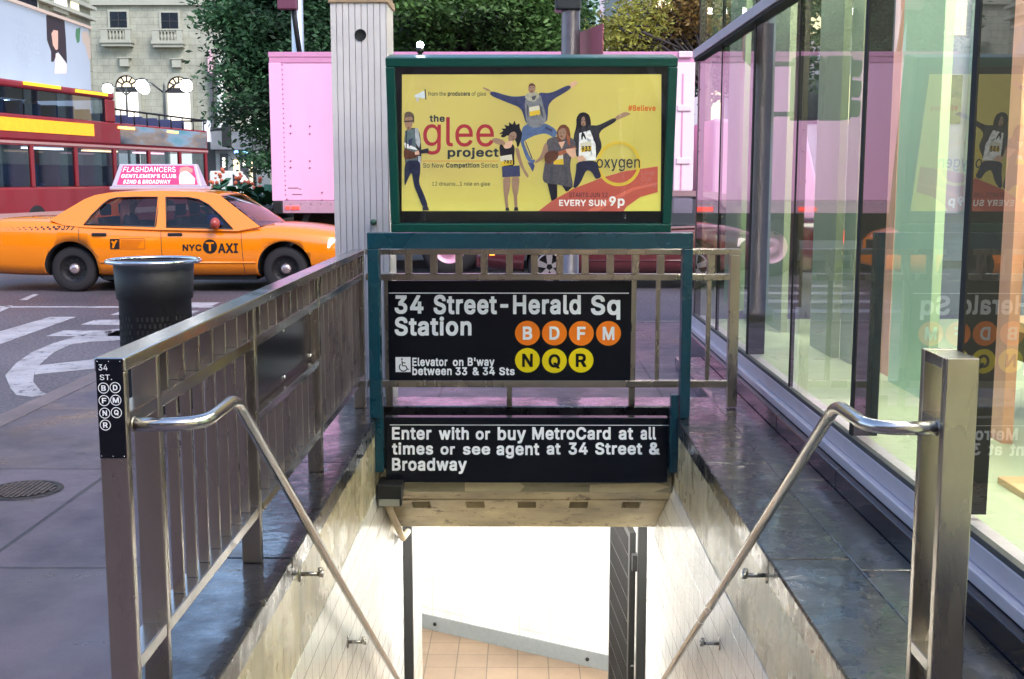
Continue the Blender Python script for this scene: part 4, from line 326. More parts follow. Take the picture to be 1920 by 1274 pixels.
# the paved square beyond the avenue
# (its edge is a low kerb of the same stone)
# painted markings on the road
def ground(pts, z=-.145): return [atZ(x, y, z) for x, y in pts]
rm = MB()
def marking(pts):
    rm.prism(ground(pts, -.149), (0, 0, .004))
marking([(-60, 668), (-60, 640), (94, 595), (142, 595)])
rm2 = [((227,617),(227,639)),((185,622),(175,641)),((145,631),(135,646)),((99,645),(102,661)),((59,662),(76,683)),((30,682),(64,701)),((10,705),(62,717)),((19,728),(77,735)),((31,742),(86,739)),((59,745),(100,739))]
rm2 = [((330,604),(330,632))]+rm2
for (a0, a1), (b0, b1) in zip(rm2[:-1], rm2[1:]): marking([a0, a1, b1, b0])
marking([(72, 686), (300, 662), (300, 680), (64, 703)])
marking([(37, 563), (51, 563), (72, 553), (64, 552)]); marking([(-14, 594), (0, 586), (24, 574), (16, 574), (0, 579), (-20, 588)])
for k in range(4): rm.box(-4.9, -3.95, 11.9+k*.95, 12.35+k*.95, -.149, -.145)
for k in range(5): rm.box(-1.9, 0, 12.95+k*1.13, 13.32+k*1.13, -.149, -.145)
rm.box(-30, -8.4, 19.9, 20.02, -.149, -.145); rm.box(-7.2, -3.9, 14.6, 14.72, -.149, -.145)
struct(rm.build('road_markings', M_PAINT, fix=True))
struct(b.build('square_paving', mat('square_paving', (.10, .095, .10), .6, 0, .25, 12, bump=.2)))

# cast-iron cover in the pavement
c0 = atZ(45, 920, 0)
mc = thing('utility_cover', 'round iron cover with a raised grid set in the pavement', 'cover', (c0.x, c0.y, 0))
b = MB(); b.lathe([(.0, .001), (.15, .001), (.15, .006), (.175, .006), (.178, .001)], c0); b.build('ring', mat('cast_iron', (.045, .038, .036), .5, .6, .4, 30, bump=.3), mc)
b = MB()
for i in range(-6, 7):
    for j in range(-6, 7):
        x, y = i*.023, j*.023
        if x*x+y*y < .142**2: b.box(c0.x+x-.008, c0.x+x+.008, c0.y+y-.008, c0.y+y+.008, .001, .009)
b.build('tread_grid', mat('worn_iron', (.16, .12, .11), .4, .7, .5, 40), mc)

# ================================================================ the stairwell
XL, XR = -.845, .92
for side, x0, x1, word in ((-1, XL, XL-.15, 'left'), (1, XR, XR+.15, 'right')):
    nm = 'beneath the railing with the station letter plate' if side < 0 else 'beside the glass shop front'
    t = thing('stairwell_wall', 'cream and white tiled stair wall with dark wet coping ' + nm, 'wall', ((x0+x1)/2, 5, -1.5))
    b = MB(); b.box(x0, x1, 2.72, 7.05, -.36, .0); b.build('plaster_band', M_CREAM, t)
    b = MB(); b.box(x0-side*.003, x1, 2.72, 9.6 if side < 0 else 14, -3.6, -.36); b.build('tile_face', M_TILE, t)
    b = MB()
    xo = -1.08 if side < 0 else 1.21
    ys = [2.62, 4.1, 5.55, 7.0 if side > 0 else 7.0]
    for a, c in zip(ys[:-1], ys[1:]): b.box(x0-side*.012, xo, a+.002, c-.002, 0.0005, .095)
    b.build('coping', M_COPING, t, bevel=.008)
# dark paving strip between the coping and the shop
b = MB()
for k in range(8): b.box(1.213, 1.415, -1+k*1.25+.002, .25+k*1.25-.002, .0008, .088)
struct(b.build('footway_step', mat('wet_bluestone', (.016, .018, .024), .32, 0, .3, 14, bump=.22, bs=30, rvar=.12, var2=.45, ns2=2.5, wet=1.), bevel=.004))
# far end of the opening
t = thing('stairhead_wall', 'dark coped end wall of the stair opening behind the fare sign', 'wall', (.04, 7.0, 0))
b = MB(); b.box(XL-.24, XR+.3, 7.003, 7.30, -.3, .09); b.build('coping', M_COPING, t, bevel=.008)
b = MB(); b.box(XL, XR, 6.99, 7.28, -.50, -.302); b.build('wall_face', M_CONC, t)
# sloping concrete soffit over the steps
t = thing('stair_soffit', 'stained cream concrete soffit with five small recesses over the stairs', 'soffit', (.04, 7.2, -.7))
b = MB(); b.box(XL+.005, XR-.005, 6.80, 6.985, -.40, -.30); b.build('lip', mat('grey_painted_lip', srgb(150, 140, 112), .55, 0, .25, 6, bump=.4, bs=20), t, bevel=.006)
ya, za, yb, zb = 6.83, -.402, 7.66, -.875
def on_soffit(y): return za+(zb-za)*(y-ya)/(yb-ya)
xs = [XL+.005]; slots = [-.62, -.28, .045, .37, .70]
b = MB(); y1, y2 = 7.05, 7.19
def sq(xa, xb, ya_, yb_): b.quad((xa, ya_, on_soffit(ya_)), (xb, ya_, on_soffit(ya_)), (xb, yb_, on_soffit(yb_)), (xa, yb_, on_soffit(yb_)))
xa, xb = XL+.005, XR-.005
sq(xa, xb, ya, y1); sq(xa, xb, y2, yb)
e = [xa]
for s in slots: e += [s-.058, s+.058]
e.append(xb)
for i in range(0, len(e), 2): sq(e[i], e[i+1], y1, y2)
for s in slots:
    P = [(s-.058, y1), (s+.058, y1), (s+.058, y2), (s-.058, y2)]
    for i in range(4):
        (p, q), (r, u) = P[i], P[(i+1) % 4]
        b.quad((p, q, on_soffit(q)), (r, u, on_soffit(u)), (r, u, on_soffit(u)+.12), (p, q, on_soffit(q)+.12))
    b.quad(*[(p, q, on_soffit(q)+.12) for p, q in P])
b.quad((xa, yb, zb), (xb, yb, zb), (xb, yb+.01, zb+.5), (xa, yb+.01, zb+.5))
b.build('concrete_slope', M_CONC, t)
b = MB()
b.prism([(-.33, 6.797, -.338), (.0, 6.797, -.338), (.03, 6.797, -.36), (.0, 6.797, -.392), (-.33, 6.797, -.392)], (0, .002, 0)); M_PATCH = mat('fresh_paint', srgb(206, 190, 150), .5, 0, .12, 9); b.build('paint_patch', M_PATCH, t, fix=True)
b = MB(); b.prism([(.42, 6.797, -.35), (.8, 6.797, -.335), (.9, 6.797, -.36), (.8, 6.797, -.395), (.42, 6.797, -.395)], (0, .002, 0))
b.build('paint_patch', M_PATCH, t, fix=True)
# the steps and the passage below
b = MB()
tread, rise = .27, .1665; y = 2.72
for k in range(20):
    b.box(XL, XR, y+k*tread, y+(k+1)*tread+.02, -3.6, -(k+1)*rise)
struct(b.build('stairs', mat('stair_concrete', (.26, .25, .235), .6, 0, .2, 15, bump=.2)))
b = MB(); b.box(-3.2, 1.2, 8.12, 14.2, -3.6, -3.331)
struct(b.build('passage_floor', brick_mat('tan_floor_tile', srgb(132, 112, 92), srgb(124, 105, 86), srgb(80, 68, 56), .305, .305, .006, .4, 'xy', .3, .0, shift=(.02, 0))))
pw0, pw1 = Vector((-1.09, 12.04, 0)), Vector((1.15, 10.75, 0))
t = thing('passage_wall', 'white tiled passage wall with a grey skirting at the foot of the stairs', 'wall', (0, 11.4, -3.33))
b = MB(); nrm = Vector((pw1.y-pw0.y, -(pw1.x-pw0.x), 0)).normalized()
b.prism([pw0+Vector((0, 0, -3.4)), pw1+Vector((0, 0, -3.4)), pw1+Vector((0, 0, -.7)), pw0+Vector((0, 0, -.7))], -nrm*.12); b.build('tile_face', M_TILEB, t, fix=True)
b = MB(); q0, q1 = pw0+nrm*.02, pw1+nrm*.02
b.prism([q0+Vector((0, 0, -3.329)), q1+Vector((0, 0, -3.329)), q1+Vector((0, 0, -3.17)), q0+Vector((0, 0, -3.17))], -nrm*.018); b.build('skirting', mat('grey_skirting', srgb(128, 134, 136), .5, 0, .12, 20), t, fix=True)
b = MB()
for f in (.1, .9):
    p = pw0.lerp(pw1, f*.88)+nrm*.03+Vector((0, 0, -3.25)); b.ball(p, .02, 10)
b.build('drain_plug', M_DARK, t)
t = thing('passage_side_wall', 'white wall turning the corner of the lower passage', 'wall', (-2.2, 12.4, -3.33))
b = MB(); b.box(-3.2, -1.11, 12.3, 12.42, -3.4, -.7); b.box(-3.3, -3.2, 9.4, 12.42, -3.4, -.7); b.build('tile_face', M_TILEB, t)
b = MB(); b.box(-3.2, -1.11, 12.285, 12.297, -3.33, -3.22); b.build('skirting', mat('tan_skirting', srgb(190, 165, 120), .5), t)
b = MB(); b.box(-3.3, 1.2, 7.68, 14.3, -.87, -.6); struct(b.build('passage_ceiling', mat('passage_ceiling', (.75, .74, .7), .7, 0, .05)))
M_TUBE = glow('lamp_tube', (1., .99, .97), 36); M_TUBE2 = glow('lamp_tube_far', (1., .99, .97), 36)
proto = None
for i, (x, y) in enumerate(((.04, 8.02), (.0, 10.0), (-2.2, 11.2))):
    t = thing('strip_light', ['white strip light on the passage ceiling just inside the opening', 'white strip light on the passage ceiling near the far wall', 'white strip light in the side passage'][i], 'ceiling light', (x, y, -.9))
    b = MB(); b.box(x-.7, x+.7, y-.1, y+.1, -.92, -.872); b.build('housing', M_WHITEL, t, bevel=.006)
    b = MB(); b.box(x-.66, x+.66, y-.085, y+.085, -.955, -.922); b.build('diffuser', M_TUBE if i == 0 else M_TUBE2, t, bevel=.01)
# gate frame and open gate leaf
t = thing('stair_gate', 'black steel gate with mesh leaf standing open at the stair bottom', 'gate', (.04, 8.1, -3.3))
for x in (XL+.005, XR-.07):
    b = MB(); b.box(x, x+.065, 8.08, 8.15, -3.33, -.872); b.build('gate_post', M_BLACKM, t, bevel=.004)
g0, g1 = Vector((.80, 8.18, 0)), Vector((.735, 9.2, 0)); gd = (g1-g0).normalized(); gn = Vector((gd.y, -gd.x, 0))
gz0, gz1 = -3.25, -1.08
def gbar(mb, s0, s1, z0, z1, th=.02):
    p, q = g0+gd*s0, g0+gd*s1
    mb.prism([p+Vector((0, 0, z0)), q+Vector((0, 0, z0)), q+Vector((0, 0, z1)), p+Vector((0, 0, z1))], gn*th)
W = (g1-g0).length
b = MB(); gbar(b, 0, .06, gz0, gz1, .045); gbar(b, W-.05, W, gz0, gz1, .045); gbar(b, .06, W-.05, gz1-.05, gz1, .045); gbar(b, .06, W-.05, gz0, gz0+.05, .045)
b.build('leaf_frame', M_BLACKM, t)
b = MB()
for k in range(17): gbar(b, .07+k*.053, .082+k*.053, gz0+.05, gz1-.05, .012)
for k in range(12): gbar(b, .06, W-.05, gz0+.1+k*.17, gz0+.108+k*.17, .009)
b.build('wire_mesh', M_BLACKM, t)
for za_, zb_ in ((-2.1, -1.3), (-3.2, -2.25)):
    b = MB(); p, q = g0+gn*.03+Vector((0, 0, za_)), g1+gn*.03+Vector((0, 0, zb_))
    b.tube([p, q], .014, 8); b.build('diagonal_brace', mat('worn_brace', (.35, .34, .32), .4, .5, .2), t)
for z in (-1.35, -2.9): b = MB(); b.box(.815, .853, 8.12, 8.2, z, z+.12); b.build('hinge', M_BLACKM, t)
# lamp box and conduit in the corner under the sign
t = thing('floodlight', 'small black lamp box with a conduit under the fare sign', 'lamp', (-.77, 6.7, -.35))
b = MB(); b.prism([(-.835, 6.60, -.30), (-.835, 6.79, -.30), (-.835, 6.79, -.36), (-.835, 6.60, -.43)], (.145, 0, 0)); b.build('lamp_body', M_BLACKM, t, bevel=.006, fix=True)
b = MB(); b.box(-.822, -.703, 6.585, 6.598, -.425, -.385); b.build('lamp_lens', mat('lamp_lens', (.25, .24, .2), .3), t)
b = MB(); b.tube([(-.80, 6.74, -.42), (-.80, 6.95, -.55), (-.80, 7.7, -.97), (-.79, 7.95, -1.0)], .022, 10); b.build('conduit', mat('cream_conduit', srgb(150, 130, 90), .5, .1, .2), t)

# ================================================================ handrails
def handrail(pts_corner, x, side, label, brackets):
    t = thing('handrail', label, 'handrail', (x, 2.8, .88))
    path = []
    n = len(pts_corner)
    for i, p in enumerate(pts_corner):
        p = Vector(p)
        if i in (0, n-1): path.append(p); continue
        a = (Vector(pts_corner[i-1])-p).normalized(); c = (Vector(pts_corner[i+1])-p).normalized(); r = .085 if i == 1 else .07
        for k in range(9):
            u = k/8; path.append((p+a*r)*(1-u)**2+p*2*u*(1-u)+(p+c*r)*u*u)
    b = MB(); b.tube(path, .0172, 20); b.build('rail_tube', M_STEELH, t)
    b = MB(); b.lathe([(.0, 0), (.0195, 0), (.0195, .003), (.0175, .004)], (pts_corner[0][0]-side*.001 if side < 0 else pts_corner[0][0], pts_corner[0][1], pts_corner[0][2]), 'x'); b.build('end_flange', M_STEEL, t)
    wx = XL if side < 0 else XR
    for (px, py) in brackets:
        p = atX(px, py, x); q = Vector((wx, p.y, p.z-.03))
        b = MB(); b.tube([(x, p.y, p.z-.025), (wx-side*.002, p.y, p.z-.025)], .0085, 10); b.tube([(x+side*.004, p.y, p.z-.025), (x-side*.014, p.y, p.z-.025)], .014, 10); b.tube([(x, p.y, p.z-.028), (x, p.y, p.z)], .009, 8)
        b.lathe([(0, 0), (.03, 0), (.03, .006), (0, .006)], (wx-side*.0035-.003, p.y, p.z-.025), 'x', 16); b.build('bracket', M_STEEL, t)
    return t
xl, xr = -.765, .84
handrail([(-.931, 2.74, .884), (xl, 2.74, .884), (xl, 3.07, .884), (xl, 3.07+3.95, .884-3.95*.655), ], xl, -1, 'steel handrail running down from the post with the letter plate', ((600, 1065), (681, 1195), (740, 1300)))
handrail([(1.0, 2.745, .876), (xr, 2.745, .876), (xr, 3.04, .876), (xr, 3.04+3.95, .876-3.95*.675)], xr, 1, 'steel handrail running down from the post beside the shop front', ((1398, 1067), (1318, 1197), (1262, 1290)))

# ================================================================ stainless railings
def rail_left():
    t = thing('railing', 'long steel railing along the open stair, with a lettered end post', 'railing', (-.965, 4.8, .095))
    X0, X1 = -1.0, -.932
    Y0, Y1 = 2.70, 6.95
    def post(y0, y1, z1=1.018, z0=.096, n='post'):
        b = MB(); b.box(X0, X1, y0, y1, z0, z1); return b.build(n, M_STEEL, t, bevel=.003)
    post(Y0, Y0+.028, 1.018, .096, 'end_post'); post(2.945, 2.97)
    for y in (4.06, 5.375): post(y-.02, y+.02)
    post(6.90, Y1)
    b = MB(); b.box(X0-.003, X1+.003, Y0-.002, Y1, 1.0185, 1.052); b.build('top_rail', M_STEELH, t, bevel=.004)
    segs = [(Y0+.0285, 2.9445), (2.9705, 4.0395), (4.0805, 5.3545), (5.3955, 6.8995)]
    for k, (a, c) in enumerate(segs):
        b = MB(); b.box(X0+.003, X1-.002, a, c, .878, .915); b.build('middle_rail', M_STEELH, t, bevel=.003)
        b = MB(); b.box(X0+.003, X1-.002, a, c, .268, .305); b.build('bottom_rail', M_STEELH, t, bevel=.003)
        if k == 0: continue
        n = round((c-a)/.146); st = (c-a)/n
        for i in range(n):
            y = a+st*(i+.5)
            b = MB(); b.box(X0+.004, X1-.003, y-.007, y+.007, .9155, 1.018); b.build('ladder_slat', M_STEEL, t, bevel=.0015)
        zt = .8775 if k != 2 else .602
        n = round((c-a)/.14); st = (c-a)/n
        for i in range(n):
            y = a+st*(i+.5); b = MB(); b.box(-.983, -.951, y-.008, y+.008, .3055, zt); b.build('picket', M_STEEL, t, bevel=.002)
        if k == 2:
            b = MB(); b.box(X0+.012, X1-.003, a, c, .6025, .636); b.build('sill_rail', M_STEELH, t, bevel=.003)
            b = MB(); b.box(-.99, -.972, a+.003, c-.003, .640, .8765); b.build('backing_board', M_BLACK, t)
            b = MB()
            for y in (a+.04, (a+c)/2, c-.04):
                for z in (.66, .855): b.ball((-.970, y, z), .008, 8)
            b.build('bolt_head', M_CHROME, t)
    # letter plate on the end post
    yp = Y0-.004
    pl = MB(); x0, x1 = X0+.002, X1-.002; zt = atY(200, 673, yp).z-.0; zb = atY(200, 860, yp).z
    pl.box(x0, x1, yp-.002, yp+.003, zb, zt); pl = pl.build('letter_plate', M_BLACK, t, bevel=.002)
    b = MB(); yy = yp-.003
    wpx = x1-x0
    fx = lambda u: x0+wpx*u
    H = zt-zb; fz = lambda v: zt-H*v
    P = lambda u, v: Vector((u, yy, v))
    letters(b, '34', P, (fx(.12), fz(.115), fx(.45), fz(.055)), 0, False)
    letters(b, 'ST.', P, (fx(.15), fz(.21), fx(.60), fz(.155)), 0, False)
    rows = [('B', .27, .29), ('D', .70, .285), ('F', .27, .415), ('M', .70, .41), ('N', .27, .54), ('Q', .70, .535), ('R', .27, .66)]
    r = wpx*.205
    for ch, u, v in rows:
        cx, cz = fx(u), fz(v)
        b.disc((cx, yy, cz), r, 'y', 28, 0, r*.86)
        k = r*(.62 if ch == 'M' else .46); letters(b, ch, P, (cx-k*.9, cz-r*.5, cx+k*.9, cz+r*.5), 0, True)
    b.build('lettering', M_WHITEL, pl)
    b = MB()
    for u in (.08, .5, .92):
        for v in (.025, .975): b.ball((fx(u), yp-.003, fz(v)), .0016, 8)
    b.build('screw_head', M_CHROME, pl)
    return t
rail_left()
t = thing('railing_post', 'steel box post with a window slot at the top, near the shop front', 'post', (1.04, 2.79, .095))
b = MB(); b.box(1.0, 1.078, 2.70, 2.728, .096, 1.052); b.build('front_upright', M_STEEL, t, bevel=.003)
b = MB(); b.box(1.0, 1.078, 2.85, 2.876, .096, 1.052); b.build('rear_upright', M_STEEL, t, bevel=.003)
for n, z0, z1 in (('top_cap', 1.022, 1.0515), ('cross_bar', .868, .898), ('bottom_bar', .268, .30)):
    b = MB(); b.box(1.0+.0006, 1.0774, 2.7285, 2.8495, z0, z1); b.build(n, M_STEELH, t, bevel=.002)

# railing across the far end, with the station sign
YF = 6.98
t = thing('railing', 'short steel railing across the far end of the stair opening, carrying the station sign', 'railing', (.2, YF, .09))
def fx(px): return atY(px, 600, YF).x
pz = {k: atY(975, v, YF-.03).z for k, v in dict(t0=467, t1=478, l0=514, l1=526, b0=714, b1=727).items()}
xa, xb = -.925, fx(1384)
b = MB(); b.box(xa, xb, YF-.03, YF+.03, pz['t1'], pz['t0']); b.build('top_rail', M_STEEL, t, bevel=.003)
b = MB(); b.box(xa, xb-.061, YF-.027, YF+.027, pz['l1'], pz['l0']); b.build('middle_rail', M_STEEL, t, bevel=.003)
b = MB(); b.box(xa, xb-.061, YF-.027, YF+.027, pz['b1'], pz['b0']); b.build('bottom_rail', M_STEEL, t, bevel=.003)
b = MB(); b.box(xb-.06, xb, YF-.029, YF+.029, .096, pz['t1']-.0005); b.build('post', M_STEEL, t, bevel=.003)
for i in range(14):
    x = fx(767.5+i*46.9)
    if x > xb-.08: continue
    b = MB(); b.box(x-.021, x+.021, YF-.026, YF+.026, pz['l0']+.0005, pz['t1']-.0005); b.build('ladder_slat', M_STEEL, t, bevel=.002)
for px0, px1, z0, z1 in ((1180, 1192, pz['b0'], pz['l1']), (1180, 1192, .091, pz['b1']), (950, 960, .091, pz['b1']), (722, 735, .091, pz['l1'])):
    b = MB(); b.box(fx(px0), fx(px1), YF-.02, YF+.02, z0+.0005, z1-.0005); b.build('upright', M_STEEL, t, bevel=.002)
for px in (1233, 1328):
    b = MB(); x = fx(px); b.box(x-.013, x+.013, YF-.013, YF+.013, pz['b0']+.0005, pz['l1']-.0005); b.build('picket', M_STEEL, t, bevel=.002)

# station sign
YS = YF-.034
def sgn(px, py): return atY(px, py, YS)
p0, p1 = sgn(727, 527), sgn(1182, 714)
t = thing('station_sign', 'black station name sign with orange and yellow route discs on the far railing', 'sign', ((p0.x+p1.x)/2, YS, p1.z))
b = MB(); b.box(p0.x, p1.x, YS, YS+.012, p1.z, p0.z); bd = b.build('sign_board', M_BLACK, t, bevel=.002)
def sign_fn(Y): return lambda px, py: (lambda q: Vector((q.x, Y, q.z)))(atY(px, -py, Y))
S1, S2 = sign_fn(YS-.002), sign_fn(YS-.0035)
b = MB()
a, c = S1(729, -549.2), S1(1179, -550.8); b.box(a.x, c.x, YS-.003, YS-.0015, c.z-.0008, a.z+.0008)
for wd, bx in (('34', (740, -589, 794, -554)), ('Street-Herald', (813, -590, 1089, -553)), ('Sq', (1108, -600, 1163, -554)), ('Station', (740, -630, 884, -594)),
               ('Elevator', (773, -687, 839, -671)), ('on', (849, -687, 869, -675)), ("B'way", (877, -690.5, 927, -671)), ('between', (773, -704, 847, -688)), ('33', (854, -704, 876, -689)), ('&', (886, -704, 898, -689)), ('34', (905, -704, 928, -689)), ('Sts', (936, -704, 965, -689))):
    letters(b, wd, S1, bx, 0, True)
b.build('lettering', M_WHITEL, bd)
rr = (S1(990, -625)-S1(966, -625)).length*.97
for ch, px, py, m, lm, bw in (('B', 989, 625, M_ORANGE, 0, 9), ('D', 1039.5, 625, M_ORANGE, 0, 9.5), ('F', 1090, 625.5, M_ORANGE, 0, 8), ('M', 1141, 625.5, M_ORANGE, 0, 11), ('N', 989, 676, M_YELLOW, 1, 10), ('Q', 1039.5, 677, M_YELLOW, 1, 11), ('R', 1089.5, 676, M_YELLOW, 1, 10)):
    b = MB(); b.disc(S1(px, -py), rr, 'y', 40); dsc = b.build('route_disc', m, bd)
    b = MB(); letters(b, ch, S2, (px-bw, -py-(14.5 if ch == 'Q' else 12.5), px+bw, -py+12.5), 0, True); b.build('route_letter', M_WHITEL if not lm else M_BLACK, bd)
b = MB(); q0, q1 = S1(741.5, -670), S1(770, -698); b.box(q0.x, q1.x, YS-.003, YS-.0015, q1.z, q0.z); b.build('access_symbol_panel', M_WHITEL, bd)
b = MB()
k = (q1.x-q0.x)
def sy(u, v): return Vector((q0.x+k*u, YS-.0045, q1.z+(q0.z-q1.z)*v))
b.disc(sy(.43, .87), k*.06, 'y', 16)
arcp = [sy(.52+.27*math.cos(a), .33+.27*math.sin(a)) for a in [math.radians(130+i*17.5) for i in range(13)]]
for path in (arcp, [sy(.43, .78), sy(.46, .42), sy(.68, .42), sy(.80, .18), sy(.88, .2)], [sy(.45, .62), sy(.66, .62)]):
    for a, c in zip(path[:-1], path[1:]):
        dv = (c-a).normalized(); nn = Vector((-dv.z, 0, dv.x))*k*.035; b.poly([a-nn, c-nn, c+nn, a+nn])
b.build('wheelchair_symbol', M_BLACK, bd)

# teal portal frame, fare sign, light-box poster
YT = 6.60
t = thing('portal_frame', 'teal painted steel portal standing on the stair copings', 'frame', (.04, YT, .095))
def tx(px, py=460, Y=YT): return atY(px, py, Y)
zt, zb = tx(975, 437).z, tx(975, 467).z
xo0, xo1 = tx(688).x, tx(1300).x
b = MB(); b.box(xo0, xo1, YT, YT+.10, zb, zt); b.build('cross_beam', M_TEAL, t, bevel=.004)
for xa, xb in ((xo0, xo0+.065), (xo1-.055, xo1)):
    b = MB(); b.box(xa, xb, YT+.002, YT+.098, .0965, zb-.0005); b.build('post', M_TEAL, t, bevel=.004)
for xa, xb in ((XL+.001, XL+.048), (XR-.045, XR-.001)):
    b = MB(); b.box(xa, xb, YT+.02, YT+.09, tx(975, 888).z, tx(975, 742).z); b.build('hanger_bracket', M_TEAL, t, bevel=.003)
YG = 6.72
g0_, g1_ = atY(722, 783, YG), atY(1268, 906, YG)
t = thing('fare_sign', 'long black fare notice sign hung over the stairway', 'sign', (.04, YG, g1_.z))
b = MB(); b.box(XL+.05, XR-.047, YG, YG+.07, g1_.z, g0_.z); bd = b.build('sign_board', M_BLACK, t, bevel=.004)
S3 = sign_fn(YG-.002)
b = MB(); a, c = S3(731, -797), S3(1262, -798); b.box(a.x, c.x, YG-.003, YG-.0015, c.z-.0012, a.z+.0012)
for wd, bx in (('Enter', (735, -825, 809, -801)), ('with', (823, -825, 879, -801)), ('or', (892, -825, 919, -808)), ('buy', (933, -832, 986, -801)), ('MetroCard', (998, -825, 1145, -801)), ('at', (1160, -825, 1187, -803)), ('all', (1201, -825, 1230, -801)),
               ('times', (735, -853, 812, -830)), ('or', (826, -853, 853, -837)), ('see', (868, -853, 919, -837)), ('agent', (931, -860, 1011, -832)), ('at', (1025, -853, 1051, -832)), ('34', (1066, -853, 1102, -830)), ('Street', (1116, -853, 1204, -830)), ('&', (1217, -853, 1237, -830)), ('Broadway', (735, -889, 875, -859))):
    letters(b, wd, S3, bx, 0, True)
b.build('lettering', M_WHITEL, bd)
# ---------------------------------------------------------------- leaning light-box with the poster
BB0 = atY(735, 437, 6.64); BB1 = atY(1258, 437, 6.64); BT0 = atY(722, 110, 6.47); BT1 = atY(1270, 110, 6.47)
tilt = math.atan2(.17, BT0.z-BB0.z); bw = ((BB1.x-BB0.x)+(BT1.x-BT0.x))/2; bh = math.hypot(.17, BT0.z-BB0.z); bcx = (BB0.x+BB1.x+BT0.x+BT1.x)/4
bb = thing('light_box', 'green framed light box with a yellow poster, leaning forward on the teal portal', 'billboard', (bcx, 6.64, BB0.z+.006))
bb.rotation_euler = (tilt, 0, 0)
# own coordinates: x across, z up the face, y into the box
h = bw/2
b = MB(); f = .05
for x0, x1, z0, z1 in ((-h, h, bh-f, bh), (-h, h, 0, f), (-h, -h+f, f, bh-f), (h-f, h, f, bh-f)): b.box(x0, x1, -.02, .015, z0, z1)
b.box(-h, h, .0155, .20, 0, bh)
b.build('frame', M_GREEN, bb, bevel=.006, local=True)
# poster pixel -> face coordinates
def U(px, py):
    u = (px-996.25)/(548-24*(py-110)/327)*1.0            # -0.5..0.5 across the face
    return u*bw, bh*(437-py)/327
def PF(y): return lambda px, ny: (lambda q: Vector((q[0], y, q[1])))(U(px, -ny))
M_GL = glass('poster_pane', ior=1.55)
b = MB(); b.box(-h+f, h-f, .0075, .015, f, bh-f); b.build('mask', mat('black_mask', (.006, .006, .008), .3), bb, local=True)
b = MB(); b.quad((-h+f, -.012, f), (h-f, -.012, f), (h-f, -.012, bh-f), (-h+f, -.012, bh-f)); b.build('pane', M_GL, bb, local=True)
PE = .075
_pm = {}
def pm(name, rgb, k=1.):
    if name not in _pm:
        c = srgb(*rgb); va, sc = (.62, 120) if name == 'dress' else (.03, 30) if 'ink' in name or 'bib' in name or name in ('white_ink', 'gold', 'red', 'maroon', 'pale_red', 'pale_blue', 'mauve') else (.20, 26) if 'skin' in name else (.42, 34)
        m = mat('print_'+name, c, .5, 0, va, sc, spec=.2); _pm[name] = m; bs_ = m.node_tree.nodes['Principled BSDF']
        src = bs_.inputs['Base Color'].links[0].from_socket
        if va > .1:      # soft shading painted into each printed form: darker rim, lighter middle
            T = m.node_tree; an = T.nodes.new('ShaderNodeAttribute'); an.attribute_name = 'print_shading'; mr = T.nodes.new('ShaderNodeMapRange'); mr.inputs[3].default_value = .72; mr.inputs[4].default_value = 1.5; T.links.new(an.outputs['Fac'], mr.inputs[0])
            vm = T.nodes.new('ShaderNodeVectorMath'); vm.operation = 'SCALE'; T.links.new(src, vm.inputs[0]); T.links.new(mr.outputs[0], vm.inputs['Scale']); src = vm.outputs[0]; T.links.new(src, bs_.inputs['Base Color'])
        m.node_tree.links.new(src, bs_.inputs['Emission Color']); bs_.inputs['Emission Strength'].default_value = PE*k
    return _pm[name]
P0 = PF(.0065)
b = MB(); b.poly([P0(753, -397), P0(1240, -397), P0(1240, -141), P0(753, -141)][0:4])
ym = mat('print_yellow', srgb(206, 188, 108), .5, 0, .06, 5, emit=PE, ecol=srgb(206, 188, 108), spec=.2)
t_ = ym.node_tree; n_ = t_.nodes.new('ShaderNodeTexNoise'); n_.inputs['Scale'].default_value = 2.2; n_.inputs['Detail'].default_value = 1
mx_ = t_.nodes.new('ShaderNodeMix'); mx_.data_type = 'RGBA'; mx_.inputs[6].default_value = (*srgb(200, 180, 108), 1); mx_.inputs[7].default_value = (*srgb(232, 222, 112), 1)
tc_ = t_.nodes.new('ShaderNodeTexCoord'); t_.links.new(tc_.outputs['Object'], n_.inputs['Vector'])
sp_ = t_.nodes.new('ShaderNodeSeparateXYZ'); t_.links.new(tc_.outputs['Object'], sp_.inputs[0]); mr_ = t_.nodes.new('ShaderNodeMapRange'); mr_.inputs[1].default_value = .36; mr_.inputs[2].default_value = .12; mr_.inputs[3].default_value = -.12; mr_.inputs[4].default_value = .75; t_.links.new(sp_.outputs[2], mr_.inputs[0])
mrx = t_.nodes.new('ShaderNodeMapRange'); mrx.inputs[1].default_value = .1; mrx.inputs[2].default_value = .7; mrx.inputs[4].default_value = .45; t_.links.new(sp_.outputs[0], mrx.inputs[0])
ad_ = t_.nodes.new('ShaderNodeMath'); t_.links.new(mr_.outputs[0], ad_.inputs[0]); t_.links.new(mrx.outputs[0], ad_.inputs[1]); ad2 = t_.nodes.new('ShaderNodeMath'); t_.links.new(ad_.outputs[0], ad2.inputs[0]); t_.links.new(n_.outputs['Fac'], ad2.inputs[1]); mu_ = t_.nodes.new('ShaderNodeMath'); mu_.operation = 'MULTIPLY'; mu_.inputs[1].default_value = .7; mu_.use_clamp = True; t_.links.new(ad2.outputs[0], mu_.inputs[0]); t_.links.new(mu_.outputs[0], mx_.inputs[0])
t_.links.new(mx_.outputs[2], t_.nodes['Principled BSDF'].inputs['Emission Color']); t_.links.new(mx_.outputs[2], t_.nodes['Principled BSDF'].inputs['Base Color'])
poster = b.build('poster', ym, bb, local=True)
